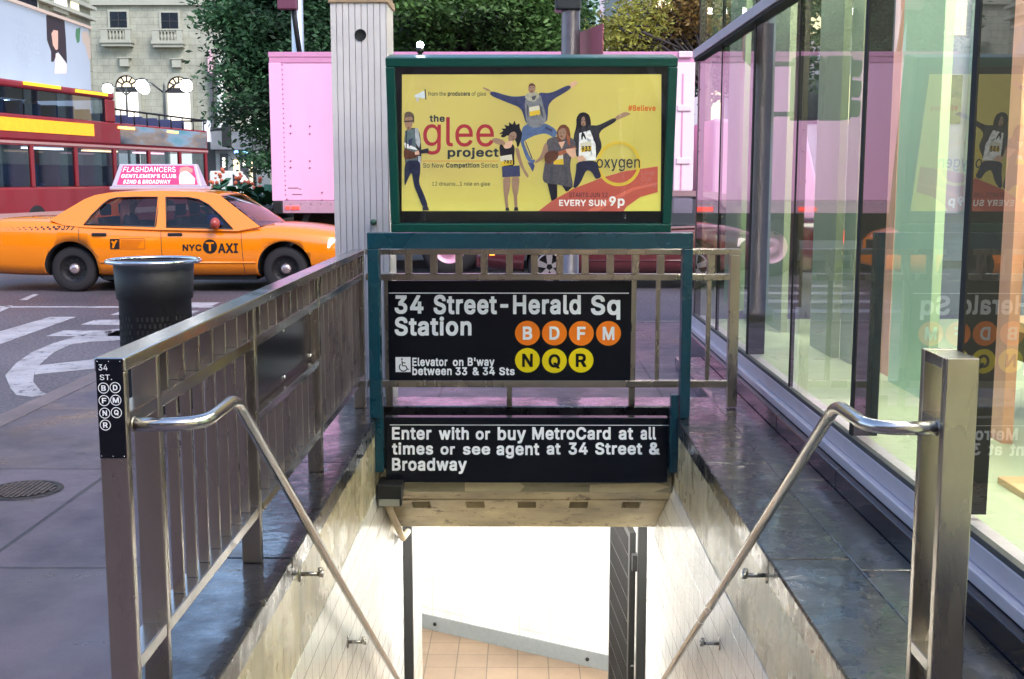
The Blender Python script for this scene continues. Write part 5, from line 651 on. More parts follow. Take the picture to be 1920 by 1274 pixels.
# printed people: flat shapes of the print, each figure a piece of the poster
def z6(*pts): return [(740+x/4.72, 130+y/4.72) for x, y in pts]
def z7(*pts): return [(990+x/4.72, 130+y/4.72) for x, y in pts]
def ell(cx, cy, rx, ry, rot=0, n=18):
    r = math.radians(rot); return [(cx+rx*math.cos(a)*math.cos(r)-ry*math.sin(a)*math.sin(r), cy+rx*math.cos(a)*math.sin(r)+ry*math.sin(a)*math.cos(r)) for a in [2*math.pi*i/n for i in range(n)]]
SK = ('skin', (188, 150, 128)); SKD = ('skin_shade', (150, 104, 78)); DK = ('black', (38, 36, 46)); NV = ('navy', (52, 56, 84)); WH = ('white', (214, 212, 214)); GY = ('grey', (150, 152, 160)); BL = ('denim', (104, 128, 176)); BJ = ('blue_jacket', (72, 80, 124)); BRN = ('brown', (116, 74, 60)); HR = ('brown_hair', (138, 82, 60)); CH = ('charcoal', (64, 66, 74)); BIB = ('bib', (222, 216, 196)); BY = ('bib_yellow', (226, 190, 60)); FL = ('dress', (108, 104, 112))
def chaikin(p):
    o = []
    for i in range(len(p)):
        (ax, ay), (cx, cy) = p[i], p[(i+1) % len(p)]; o += [(ax*.8+cx*.2, ay*.8+cy*.2), (ax*.2+cx*.8, ay*.2+cy*.8)]
    return o
def draw(name, shapes, y0):
    mats, b, y, tone = [], MB(), y0, []
    for (mn, rgb), pts in shapes:
        m = pm(mn, rgb)
        if len(pts) > 5 and mn not in ('red', 'pale_red'): pts = chaikin(chaikin(pts))
        if m not in mats: mats.append(m)
        fn = PF(y); P = [fn(x, -yy) for x, yy in pts]
        area = sum(P[i].x*P[(i+1) % len(P)].z-P[(i+1) % len(P)].x*P[i].z for i in range(len(P)))
        if area < 0: P = P[::-1]
        per = sum((P[i]-P[i-1]).length for i in range(len(P))); bm_ = bmesh.new(); vs_ = [bm_.verts.new(p) for p in P]; fc = bm_.faces.new(vs_)
        if len(P) > 5: bmesh.ops.inset_region(bm_, faces=[fc], thickness=.42*abs(area)/per, use_even_offset=False)
        edge = set(vs_); bmesh.ops.triangulate(bm_, faces=bm_.faces); bm_.verts.index_update()
        b.add([v.co.copy() for v in bm_.verts], [tuple(v.index for v in q.verts) for q in bm_.faces], mats.index(m)); tone += [0. if v in edge and len(P) > 5 else 1. for v in bm_.verts]; bm_.free()
        y -= .00025
    o = b.build(name, mats, poster, local=True); at_ = o.data.attributes.new('print_shading', 'FLOAT', 'POINT'); at_.data.foreach_set('value', tone); return o
def bibtext(fig, s, box, y): 
    b = MB(); letters(b, s, PF(y), (box[0], -box[3], box[2], -box[1]), 0, True); b.build('bib_number', pm(*DK), poster, local=True)
draw('printed_figure', [
    (CH, z6((80, 525), (195, 510), (222, 560), (236, 700), (232, 860), (90, 900))),
    (GY, z6((175, 520), (205, 515), (226, 640), (216, 690), (185, 650))),
    (('teal_grey', (82, 96, 100)), z6((88, 540), (170, 520), (185, 650), (200, 800), (95, 830))),
    (WH, z6((80, 640), (185, 690), (205, 712), (90, 690))),
    (SK, z6(*ell(122, 470, 34, 62))), (('grey_hair', (120, 104, 92)), z6((80, 470), (84, 380), (130, 368), (170, 395), (172, 470), (158, 470), (150, 415), (92, 420), (88, 470))),
    (DK, z6((88, 452), (158, 448), (158, 458), (88, 462))), (SKD, z6(*ell(120, 515, 9, 12))), (SKD, z6((112, 470), (120, 470), (114, 494), (108, 494))), (DK, z6((100, 540), (108, 540), (104, 700), (96, 700))), (NV, z6((120, 620), (160, 600), (150, 660), (125, 680))),
    (BRN, z6((80, 690), (150, 720), (210, 735), (205, 770), (140, 790), (80, 790))), (DK, z6((205, 712), (298, 692), (302, 735), (215, 742))), (SK, z6((175, 725), (212, 712), (220, 748), (180, 752))),
    (GY, z6((205, 760), (232, 765), (228, 865), (210, 870))),
    (NV, z6((86, 800), (225, 800), (228, 900), (212, 1000), (262, 1110), (300, 1222), (252, 1232), (205, 1110), (172, 1030), (150, 895), (112, 980), (86, 1040))), (DK, z6((248, 1222), (296, 1218), (306, 1252), (250, 1254)))], .0055)
draw('printed_figure', [
    (SK, z6((1062, 690), (1100, 690), (1118, 780), (1152, 880), (1190, 935), (1182, 960), (1160, 940), (1098, 820))), (SK, z6((858, 612), (900, 600), (965, 622), (985, 660), (930, 668), (880, 645))),
    (DK, z6((968, 600), (935, 590), (960, 565), (918, 570), (965, 540), (940, 520), (990, 520), (965, 485), (1015, 500), (1010, 460), (1045, 490), (1060, 445), (1075, 492), (1105, 470), (1108, 520), (1130, 560), (1120, 620), (1090, 700), (1072, 620), (1000, 575))),
    (SK, z6(*ell(1042, 592, 34, 48, 28))), (SKD, z6(*ell(1050, 612, 10, 6))), (DK, z6(*ell(1030, 585, 6, 3, 28))), (DK, z6(*ell(1052, 592, 6, 3, 28))), (SK, z6((985, 640), (1040, 625), (1050, 690), (960, 700))),
    (DK, z6((925, 668), (952, 655), (975, 700), (1030, 690), (1045, 650), (1065, 690), (1058, 780), (1065, 850), (950, 860), (935, 760))),
    (BIB, z6((932, 765), (1038, 748), (1048, 838), (945, 854))), (BY, z6((938, 812), (1045, 796), (1048, 838), (945, 854))),
    (NV, z6((950, 855), (1108, 845), (1112, 945), (1030, 948), (955, 952))),
    (SK, z6((960, 950), (1032, 946), (1018, 1080), (1002, 1130), (1010, 1235), (985, 1235), (972, 1120), (965, 1070))), (SK, z6((1036, 946), (1110, 942), (1098, 1080), (1085, 1125), (1092, 1228), (1064, 1230), (1056, 1120), (1042, 1060))),
    (DK, z6((985, 1228), (1012, 1226), (1018, 1256), (985, 1256))), (DK, z6((1062, 1225), (1092, 1222), (1098, 1254), (1060, 1256)))], .0055)
bibtext(None, '782', (945, 299, 960, 305.5), .0012)
draw('printed_figure', [
    (BL, z7((-40, 480), (150, 470), (240, 520), (262, 560), (235, 605), (160, 560), (60, 580), (-20, 620), (-40, 640), (30, 800), (68, 790), (50, 840), (-10, 800), (-60, 660), (-70, 600))),
    (('shoe', (58, 66, 104)), z7((-5, 815), (50, 830), (62, 850), (44, 905), (30, 860))),
    (BJ, z7((80, 205), (200, 215), (360, 138), (388, 172), (180, 290), (175, 440), (150, 470), (120, 330))), (BJ, z7((20, 225), (-60, 240), (-155, 242), (-330, 190), (-342, 230), (-180, 295), (-60, 340), (-20, 470), (10, 480))),
    (GY, z7((-35, 240), (110, 215), (130, 300), (172, 440), (110, 512), (20, 510), (-18, 460))), (('scarf', (200, 196, 176)), z7((-15, 215), (70, 195), (105, 240), (60, 285), (10, 280), (-30, 250))), (CH, z7((30, 245), (75, 230), (60, 270), (40, 275))),
    (SK, z7(*ell(33, 170, 33, 45))), (BRN, z7((2, 165), (10, 132), (40, 126), (64, 145), (66, 168), (55, 150), (20, 150))), (SKD, z7(*ell(32, 196, 11, 9))), (DK, z7(*ell(20, 166, 6, 3))), (DK, z7(*ell(46, 166, 6, 3))), (CH, z7((95, 300), (120, 330), (140, 440), (118, 400))), (CH, z7((-10, 300), (6, 340), (0, 440), (-10, 380))), (NV, z7((200, 232), (330, 180), (340, 188), (210, 248))), (NV, z7((-80, 268), (-250, 222), (-245, 236), (-80, 290))), (NV, z7((160, 500), (225, 530), (210, 545), (150, 520))), (NV, z7((-30, 620), (-15, 640), (45, 790), (30, 780))),
    (BIB, z7((8, 335), (100, 318), (108, 395), (16, 412))), (BY, z7((12, 372), (105, 356), (108, 395), (16, 412))),
    (SK, z7((365, 135), (412, 105), (442, 122), (430, 135), (385, 172))), (SK, z7((-325, 195), (-365, 190), (-405, 168), (-398, 160), (-360, 172), (-330, 190), (-338, 225)))], .0055)
bibtext(None, '147', (994, 207, 1008.5, 217), .0012)
draw('printed_figure', [
    (DK, z7((430, 500), (428, 430), (455, 385), (500, 376), (545, 400), (560, 470), (550, 560), (520, 640), (470, 640), (400, 600))),
    (CH, z7((440, 510), (560, 490), (620, 495), (772, 420), (790, 455), (620, 550), (662, 680), (610, 770), (600, 800), (440, 810), (395, 610))),
    (WH, z7((455, 560), (550, 535), (600, 660), (606, 800), (450, 805))), (SK, z7(*ell(492, 452, 28, 48))), (DK, z7((462, 440), (478, 395), (520, 395), (532, 470), (520, 580), (512, 470), (500, 410), (472, 425), (468, 560), (455, 560))), (SKD, z7(*ell(488, 484, 9, 10))), (DK, z7(*ell(480, 450, 5, 3))), (DK, z7(*ell(503, 450, 5, 3))), (GY, z7((520, 600), (560, 620), (570, 780), (550, 700))), (DK, z7((575, 560), (640, 680), (628, 690), (580, 620))), (DK, z7((640, 510), (750, 452), (752, 462), (650, 525))), (DK, z7((478, 545), (500, 560), (520, 620), (505, 610), (490, 580), (480, 630), (470, 600))),
    (BIB, z7((462, 650), (555, 630), (565, 712), (475, 730))), (BY, z7((470, 690), (560, 670), (565, 712), (475, 730))),
    (SK, z7((770, 420), (800, 400), (862, 372), (915, 392), (870, 412), (800, 440), (785, 448))), (SK, z7((430, 770), (480, 755), (520, 795), (450, 815))),
    (NV, z7((430, 812), (606, 800), (630, 880), (655, 950), (602, 972), (570, 905), (520, 880), (470, 1000), (425, 1052), (400, 1040), (428, 900)))], .0055)
bibtext(None, '933', (1091, 272.5, 1108, 283), .0012)
draw('printed_figure', [
    (DK, z7((172, 1000), (262, 1010), (262, 1130), (250, 1152), (212, 1168))), (DK, z7((300, 1020), (405, 1030), (360, 1075), (340, 1082))),
    (SK, z7((150, 640), (195, 650), (185, 720), (120, 800), (70, 828), (58, 815), (110, 770))),
    (FL, z7((160, 620), (230, 590), (380, 590), (432, 650), (390, 740), (372, 860), (405, 1030), (372, 1042), (250, 1015), (125, 1000), (150, 820), (185, 720))),
    (HR, z7((262, 620), (255, 540), (285, 490), (330, 482), (370, 520), (380, 610), (355, 660), (340, 600), (285, 640))), (SK, z7(*ell(305, 560, 36, 58))), (HR, z7((268, 540), (290, 497), (330, 492), (346, 530), (320, 512), (290, 520))), (SKD, z7(*ell(298, 588, 12, 10))), (DK, z7(*ell(290, 558, 6, 3))), (DK, z7(*ell(318, 558, 6, 3))), (HR, z7((345, 560), (372, 600), (378, 680), (352, 650))), (CH, z7((200, 860), (230, 850), (220, 1000), (195, 1000))), (CH, z7((320, 850), (345, 860), (360, 1010), (335, 1010))),
    (SK, z7((270, 640), (330, 630), (300, 700))), (BIB, z7((230, 770), (310, 740), (318, 838), (228, 835))), (BY, z7((232, 800), (314, 785), (318, 838), (228, 835))),
    (BRN, z7((145, 750), (185, 715), (250, 715), (280, 735), (262, 790), (190, 835), (150, 815))), (HR, z7((265, 725), (420, 672), (432, 700), (280, 760))), (SK, z7((335, 700), (420, 690), (428, 760), (395, 785), (345, 730)))], .0028)
bibtext(None, '67', (1038, 298, 1048, 304.5), .0002)
# print on the poster
RED = pm('red', (198, 96, 84)); MRN = pm('maroon', (176, 56, 66)); INK = pm('ink', (44, 54, 66)); ORG = pm('orange_ink', (214, 110, 48)); GLD = pm('gold', (226, 196, 74)); PWH = pm('white_ink', (250, 244, 240), 1.2)
P1, P2, P3 = PF(.0060), PF(.0018), PF(.0012)
def ptext(s, box, m, fn=P1, bold=False):
    b = MB(); letters(b, s, fn, (box[0], -box[3], box[2], -box[1]), 0, bold); return b.build('lettering', m, poster, local=True)
ptext('from the', (802, 172, 835.5, 180), INK); ptext('producers', (839, 172, 881, 182), INK, P1, True); ptext('of glee', (884, 172, 911, 182), INK)
ptext('the', (805, 215, 833.5, 228), INK, P1, True); ptext('project', (839, 276, 935, 297.5), INK, P1, True)
ptext('glee', (793, 219, 926, 289), MRN, P1, False)
b = MB(); q = [P1(792, -301.6), P1(934, -301.6), P1(934, -300.6), P1(792, -300.6)]; b.poly(q); b.build('rule', ORG, poster, local=True)
ptext('So New', (793, 305, 832, 314), INK); ptext('Competition', (836, 304.5, 899, 316), INK, P1, True); ptext('Series', (902, 304.5, 934, 314), INK)
ptext('12 dreams...1 role on glee', (810, 340.5, 919, 350), INK)
ptext('#Believe', (1178, 197, 1229.5, 208), ORG, P1, True)
draw('red_swoosh', [(('red', (198, 96, 84)), [(1010, 397), (1034, 378), (1075, 354), (1128, 333), (1170, 320.5), (1234, 311), (1234, 360), (1202, 369), (1176, 388), (1170, 397)])], .0022)
draw('light_streak', [(('pale_red', (222, 116, 98)), [(1100, 397), (1140, 375), (1185, 352), (1234, 341), (1234, 345), (1188, 357), (1146, 381), (1122, 397)])], .00205)
b = MB(); n = 48
ring = [[P2(1160.5+r*math.cos(2*math.pi*i/n), -(306+r*1.03*math.sin(2*math.pi*i/n))) for i in range(n)] for r in (41.5, 35.5)]
for i in range(n): b.poly([ring[0][i], ring[1][i], ring[1][(i+1) % n], ring[0][(i+1) % n]])
b.build('ring_emblem', GLD, poster, local=True)
ptext('oxygen', (1119, 297, 1200.5, 320), INK, P3, False)
ptext('STARTS JUN 12', (1068, 361, 1140, 370), INK, P2); ptext('EVERY SUN', (1049, 374.5, 1137, 387), PWH, P2, True); ptext('9p', (1143, 368, 1172, 391), PWH, P2, True)
ptext('Live', (1203, 318, 1227, 328), pm('mauve', (190, 120, 120)), P2); ptext('Out', (1203, 330, 1222, 339), pm('mauve', (190, 120, 120)), P2); ptext('Loud', (1203, 341, 1231, 350), pm('mauve', (190, 120, 120)), P2)
draw('printed_megaphone', [(('pale_blue', (206, 214, 224)), z6((172, 228), (212, 215), (258, 186), (268, 262), (220, 250), (175, 248))), (CH, z6((262, 178), (272, 178), (278, 268), (268, 268))), (GY, z6((185, 250), (210, 252), (208, 285), (192, 285)))], .0055)
# little flood lamp on the light box
t = thing('flood_lamp', 'small bright lamp behind the top edge of the green light box', 'lamp', (atY(788, 105, 6.70).x, 6.70, atY(788, 107, 6.70).z))
p = t.location
b = MB(); b.lathe([(0, -.03), (.012, -.03), (.012, .02), (.02, .025), (.02, .05), (.0, .05)], p, 'z', 14); b.build('lamp_base', M_BLACKM, t)
b = MB(); b.ball(p+Vector((0, 0, .065)), .02, 12); b.build('bulb', glow('lamp_white', (.85, .93, 1), 25), t)

# ---------------------------------------------------------------- ribbed column, litter bin
YP = 7.45
x0, x1 = atY(623, 200, YP).x, atY(727, 200, YP).x; ztop = atY(680, 6, YP).z
M_RIB = mat('ivory_ribbed_metal', (.70, .65, .655), .42, .1, .06, 9, bump=.04, bs=40, var2=.08, ns2=2)
t = thing('ribbed_column', 'square ivory column of ribbed metal with a round hole, behind the railing corner', 'column', ((x0+x1)/2, YP+.19, 0))
b = MB(); n = 9; wv = (x1-x0)/n; dpt = .012; prof = []
for i in range(n): prof += [(x0+wv*i, 0), (x0+wv*i+wv*.88, 0), (x0+wv*i+wv*.91, dpt), (x0+wv*(i+1)-wv*.04, dpt)]
prof += [(x1, 0), (x1, .38), (x0, .38)]
b.prism([(x, YP+y, .0) for x, y in prof], (0, 0, ztop)); b.build('ribbed_shaft', M_RIB, t, fix=True)
b = MB(); b.box(x0-.012, x1+.012, YP-.012, YP+.40, ztop+.0005, ztop+.045); b.box(x0, x1, YP, YP+.38, ztop+.0455, ztop+.9); b.build('cap', mat('tan_cap', (.42, .28, .18), .45, .2), t, bevel=.004)
b = MB(); c = atY(676, 66, YP-.002); b.lathe([(0, -.001), (.031, -.001), (.033, -.004), (.036, -.004), (.036, .0)], c, 'y', 24); b.build('hole', M_DARK, t)
c = atY(700, 417, YP-.01); b = MB(); b.lathe([(0, -.02), (.014, -.02), (.02, -.008), (.02, .01)], c, 'y', 14); b.build('green_knob', mat('verdigris', (.05, .12, .08), .5), t)
c = atY(288, 492, 7.35)
t = thing('litter_bin', 'black perforated litter bin with a bright steel rim by the kerb', 'bin', (c.x, 7.35, .001))
rt = .277; zt = c.z+.01
b = MB(); b.lathe([(0, .002), (.215, .002), (.225, .02), (rt-.055, zt*.74), (rt-.042, zt*.755), (rt-.03, zt-.01), (rt-.04, zt-.01), (rt-.065, zt*.75), (.20, .06), (0, .06)], (c.x, 7.35, 0), 'z', 48); b.build('body', mat('black_plastic', (.006, .0062, .008), .6, 0, .25, 20, bump=.12, bs=60), t)
b = MB(); b.tube([(c.x+(rt+.008)*math.cos(a), 7.35+(rt+.008)*math.sin(a), zt) for a in [2*math.pi*i/48 for i in range(48)]], [.013]*48, 10, closed=True); b.build('rim', M_CHROME, t)
b = MB()
for i in range(46):
    a = 2*math.pi*i/46
    for k in range(13):
        z = .1+k*.042; r = .2255+(rt-.055-.2255)*(z-.02)/(zt*.74-.02)+.001; a2 = a+(.07 if k % 2 else 0)
        if i % 8 == 0: continue
        p = lambda da, dz: (c.x+r*math.cos(a2+da), 7.35+r*math.sin(a2+da), z+dz)
        b.quad(p(-.035, -.014), p(.035, -.014), p(.035, .014), p(-.035, .014))
b.build('perforation', M_DARK, t)['kind'] = 'stuff'

# ---------------------------------------------------------------- shop with the glass front
XG = 1.5; Y9 = 9.98; ZT = 2.50
M_ALU = mat('lilac_aluminium', (.56, .51, .57), .38, .2, .06, 8, bump=.03)
M_PLINTH = mat('black_granite', (.014, .014, .022), .16, 0, .5, 60, bump=.05, var2=.3, ns2=2)
shop = thing('glass_shop', 'glass fronted corner shop with pale green and salmon panels inside', 'shop', (3.5, 4, 0))
b = MB()
for k in range(9): b.box(1.418, 1.62, -1.0+k*1.22+.002, -1.0+(k+1)*1.22-.002, -.1, .17 if 0 else .175)
b.build('plinth', M_PLINTH, shop, bevel=.006)
b = MB(); b.box(1.455, 1.60, -1.0, Y9+.03, .1775, .222); b.box(1.485, 1.60, -1, Y9+.03, .2225, .298); b.build('sill_rail', M_ALU, shop, bevel=.005)
b = MB(); b.box(1.488, 1.516, -1, Y9, .2985, .32); b.build('glazing_gasket', mat('grey_gasket', (.06, .06, .06), .6), shop)
M_SHOPG = glass('shop_glass', (.90, .96, .91), 2.0, refl=(.98, .97, 1))
b = MB(); b.box(1.45, 1.56, -1.0, Y9+.05, ZT-.035, ZT+.035); b.build('transom', M_ALU, shop, bevel=.005)
b = MB(); b.box(1.462, 1.55, -1.0, Y9+.04, ZT-.055, ZT-.0355); b.build('transom_shadow_gap', M_DARK, shop)
ymull = [2.73, 3.93, 5.17, 6.40, 7.62, 8.85]
edges = [-1.0]+[1.5]+ymull+[Y9]
for a, c in zip(edges[:-1], edges[1:]):
    for z0, z1 in ((.31, ZT-.036), (ZT+.036, 4.6)):
        b = MB(); b.quad((XG, c-.006, z0), (XG, a+.006, z0), (XG, a+.006, z1), (XG, c-.006, z1)); b.build('pane', M_SHOPG, shop)
for k, y in enumerate(ymull):
    th = .022 if k in (1, 2, 4) else .006
    b = MB(); b.box(XG-.004, XG+(.11 if k in (1, 2, 4) else .02), y-th, y+th, .3205, ZT-.0555); b.box(XG-.004, XG+.02, y-.008, y+.008, ZT+.0365, 4.6); b.build('mullion', M_DARK, shop)
b = MB(); b.box(XG-.003, XG+.05, Y9-.03, Y9+.02, .2985, 4.6); b.build('corner_post', mat('dark_bronze', (.05, .045, .04), .35, .6), shop)
for a, c in ((1.53, 3.3), (3.31, 5.1), (5.11, 6.9)):
    b = MB(); b.quad((a, Y9, .31), (c, Y9, .31), (c, Y9, 4.6), (a, Y9, 4.6)); b.build('pane', M_SHOPG, shop)
M_SF = mat('shop_floor', srgb(172, 184, 152), .35, 0, .08, 3)
b = MB(); b.box(1.62, 6.95, -1.0, Y9, .15, .27); b.build('floor', M_SF, shop)
b = MB(); b.box(1.56, 6.95, -1.0, Y9, 4.1, 4.3); b.build('ceiling', mat('shop_ceiling', (.7, .68, .62), .7, 0, .05), shop)
b = MB(); b.box(6.95, 7.1, -1.0, Y9, .0, 4.3); b.build('back_wall', mat('shop_wall', srgb(186, 196, 168), .6, 0, .1, 3), shop)
b = MB(); b.box(1.62, 7.0, -1.15, -1.0, 0, 4.6); b.build('side_wall', mat('shop_side_wall', srgb(200, 190, 170), .6), shop)
b = MB(); b.box(1.53, 7.1, -1.15, Y9+.02, 4.6, 6.5); b.build('upper_storey', mat('dark_cladding', (.05, .05, .055), .4, .3), shop)
M_MINT = mat('mint_panel', srgb(186, 216, 184), .4, 0, .05, 4); M_SAGE = mat('sage_panel', srgb(150, 164, 138), .4, 0, .08, 4); M_SALM = mat('salmon_panel', srgb(226, 170, 142), .45, 0, .06, 4); M_BRN = mat('umber_panel', (.055, .036, .028), .4, 0, .3, 4)
def atXp(px, X): return atX(px, 640, X).y
def panel(px0, px1, X, m, name, th=.05, z1=4.09):
    """a standing display panel whose near and far edges are seen at px1, px0"""
    ya, yb = atXp(px1, X), atXp(px0, X)
    b = MB(); b.box(X, X+th, ya, yb, .2705, z1); return b.build(name, m, shop)
for px0, px1, X, m in ((1355, 1383, 2.0, M_SAGE), (1424, 1463, 2.05, M_SAGE), (1518, 1560, 2.1, M_SAGE), (1575, 1596, 2.15, M_SAGE), (1668, 1742, 2.2, M_MINT), (1826, 1889, 2.2, M_SALM), (1624, 1667, 2.25, M_SALM), (1463, 1490, 2.6, M_BRN), (1596, 1622, 2.6, M_BRN), (1390, 1424, 2.5, M_BRN)):
    panel(px0, px1, X, m, 'display_panel')
for k in range(4):
    b = MB(); b.box(4.4, 4.46, .6+k*2.3, 2.2+k*2.3, .2705, 3.4); b.build('rear_panel', (M_BRN, M_MINT, M_BRN, M_MINT)[k], shop)
M_SHOPL = glow('shop_lamp', (1, .93, .82), 24)
for x in (2.7, 4.9):
    for k in range(4):
        b = MB(); y = .8+k*2.5; b.box(x, x+.9, y, y+.5, 4.07, 4.099); b.build('ceiling_lamp', M_SHOPL, shop)
for k in range(5):
    b = MB(); b.box(1.66, 1.84, .5+k*2., 1.9+k*2., 4.07, 4.099); b.build('ceiling_lamp', M_SHOPL, shop)  # added lamp row inside the glass, put in to brighten the panel faces
# furniture standing in the shop
def table(label, cx, cy, lx, ly, zt, top_m, leg_m, th=.05):
    t = thing('display_table', label, 'table', (cx, cy, .271))
    b = MB(); b.box(cx-lx/2, cx+lx/2, cy-ly/2, cy+ly/2, zt-th, zt); b.build('table_top', top_m, t, bevel=.004)
    b = MB(); b.box(cx-lx/2+.04, cx+lx/2-.04, cy-ly/2+.04, cy+ly/2-.04, zt-th-.16, zt-th-.0005); b.build('apron', leg_m, t)
    for sx in (-1, 1):
        for sy in (-1, 1):
            x, y = cx+sx*(lx/2-.06), cy+sy*(ly/2-.06); b = MB(); b.box(x-.03, x+.03, y-.03, y+.03, .2715, zt-th-.161); b.build('leg', leg_m, t)
M_OAK = mat('pale_oak', srgb(214, 172, 124), .4, 0, .15, 9, stretch=(1, .15, 1)); M_WAL = mat('dark_walnut', srgb(92, 70, 48), .4, 0, .2, 9, stretch=(1, .15, 1))
q = atX(1868, 592, 2.55); table('light topped table with a dark apron behind the shop glass', 2.95, q.y-.62, .8, 1.25, q.z, M_OAK, M_WAL)
q = atX(1850, 838, 1.85); table('low pale oak bench just inside the shop glass', 2.2, q.y-.9, .6, 1.8, q.z-.12, M_OAK, mat('oak_side', srgb(176, 128, 78), .5, 0, .15))
q = atX(1872, 376, 2.3)
t = thing('wall_shelf', 'dark hanging shelf cabinet behind the shop glass', 'shelf', (2.6, q.y-.8, 1.1)); 
b = MB(); b.box(2.3, 2.75, q.y-1.5, q.y, atX(1872, 376, 2.3).z-.02, atX(1872, 376, 2.3).z+.01); b.build('shelf_board', M_WAL, t)
zz = atX(1872, 462, 2.3).z
b = MB(); b.box(2.3, 2.75, q.y-1.5, q.y, zz-.02, zz+.01); b.build('shelf_board', M_WAL, t); b = MB(); b.box(2.76, 2.78, q.y-1.5, q.y, zz, q.z); b.build('backboard', M_DARK, t)
q0, q1 = atX(1745, 20, 2.4), atX(1822, 86, 2.4)
t = thing('hanging_banner', 'red square hung sign with a darker red square inside the shop', 'banner', (2.4, (q0.y+q1.y)/2, q1.z))
b = MB(); b.box(2.4, 2.42, q1.y, q0.y, 2.52, 3.05); pn = b.build('panel', mat('banner_red', srgb(226, 92, 76), .5, 0, .08), t)
b = MB(); ym_, hw = (q0.y+q1.y)/2, abs(q0.y-q1.y)*.2; b.box(2.394, 2.3985, ym_-hw, ym_+hw, 2.66, 2.93); b.build('square_mark', mat('banner_dark_red', srgb(200, 62, 52), .5), pn)
# ---------------------------------------------------------------- traffic pole on the far corner
YQ = 12.1; xp = atY(1070, 60, YQ).x
M_POLE = mat('pole_grey', (.18, .15, .17), .38, .5, .2, 10)
t = thing('traffic_pole', 'traffic signal pole with walk signals and an arrow plate on the far corner', 'signal pole', (xp, YQ, 0))
b = MB(); b.lathe([(0, .002), (.16, .002), (.16, .1), (.10, .16), (.095, 3.0), (.085, 6.0), (0, 6.0)], (xp, YQ, 0), 'z', 20); b.build('pole', M_POLE, t)
b = MB(); b.tube([(xp, YQ, 2.62), (xp-.5, YQ-.02, 2.62)], .025, 8); b.tube([(xp, YQ, 2.12), (xp-.5, YQ-.02, 2.12)], .025, 8); b.build('bracket', M_BLACKM, t)
for dx in (-.42, -.72):
    b = MB(); b.box(xp+dx-.13, xp+dx+.13, YQ-.15, YQ+.15, 2.06, 2.69); hd = b.build('signal_head', mat('signal_black', (.02, .022, .02), .45), t, bevel=.02)
    b = MB()
    for k in range(3): b.tube([(xp+dx-.135, YQ, 2.58-k*.2), (xp+dx-.24, YQ, 2.57-k*.2)], .085, 14, caps=False)
    b.build('visor', M_BLACKM, hd)
b = MB(); b.box(xp-.16, xp+.10, YQ-.12, YQ+.14, 3.14, 3.75); b.build('walk_signal', mat('signal_case', (.02, .02, .025), .4), t, bevel=.02)
pc = Vector((xp+.20, YQ-.02, 2.80)); pa = Vector((.28, -.96, 0)).normalized(); pn_ = Vector((pa.y*-1, pa.x, 0)); pn_ = Vector((.96, .28, 0))
def PL(o): return lambda u, v: pc+pa*(-u)+Vector((0, 0, v))+pn_*o
b = MB(); f = PL(0); b.prism([f(-.38, -.17), f(.38, -.17), f(.38, .17), f(-.38, .17)], -pn_*.012); pl = b.build('arrow_plate', mat('plate_red_lit', (.42, .09, .12), .4), t, fix=True)  # pink of the red light on the plate is put into its colour
b = MB(); f = PL(.003); b.poly([f(-.35, -.075), f(.16, -.075), f(.16, -.14), f(.36, 0), f(.16, .14), f(.16, .075), f(-.35, .075)][::1]); b.build('arrow', mat('arrow_red_lit', (.8, .62, .62), .4), pl)  # white arrow with the same red light put into its colour
b = MB(); letters(b, 'ONE WAY', PL(.005), (-.31, -.045, .2, .045), 0, True); b.build('lettering', M_BLACK, pl)
t = thing('lamp_post', 'tall silver lamp post with a red box rising behind the pink lorry', 'lamp post', (atY(558, 60, 23).x, 23, -.15))
x = t.location.x
b = MB(); b.lathe([(0, 0), (.2, 0), (.2, .5), (.13, .6), (.12, 5), (.1, 9), (0, 9)], (x, 23, -.148), 'z', 18); b.build('post', mat('galvanised', (.55, .55, .6), .35, .7, .1), t)
b = MB(); b.tube([(x+.1, 22.85, 3.5), (x-.15, 22.8, 5.6)], .05, 8); b.build('brace', M_BLACKM, t)
b = MB(); q = atY(540, 8, 22.8); b.box(q.x-.17, q.x+.2, 22.6, 22.8, q.z-.12, q.z+.35); b.build('red_box', mat('dull_red', (.12, .03, .05), .4), t, bevel=.02)
# ================================================================ people (seated, seen through the car windows)
def skin_body(name, joints, links, mats, pick, parent=None):
    """one continuous body: joints name -> (point, radius); links in tree order from the pelvis; pick(co) gives the material slot"""
    names = list(joints); idx = {n: i for i, n in enumerate(names)}
    me = bpy.data.meshes.new(name); me.from_pydata([joints[n][0] for n in names], [(idx[a], idx[b]) for a, b in links], [])
    o = bpy.data.objects.new(name, me); COL.objects.link(o)
    md = o.modifiers.new('skin', 'SKIN'); md.use_smooth_shade = True
    o.modifiers.new('sub', 'SUBSURF').render_levels = 2; o.modifiers['sub'].levels = 2
    for i, n in enumerate(names):
        r = joints[n][1]; r = r if isinstance(r, tuple) else (r, r); me.skin_vertices[0].data[i].radius = r
    me.skin_vertices[0].data[0].use_root = True
    dg = bpy.context.evaluated_depsgraph_get(); m2 = bpy.data.meshes.new_from_object(o.evaluated_get(dg))
    o.modifiers.clear(); o.data = m2; bpy.data.meshes.remove(me)
    m2.materials.clear()
    for m in mats: m2.materials.append(m)
    for p in m2.polygons: p.material_index = pick(p.center); p.use_smooth = True
    if parent: o.parent = parent
    return o
M_SKINP = mat('skin', (.42, .22, .15), .5, 0, .08, 10)
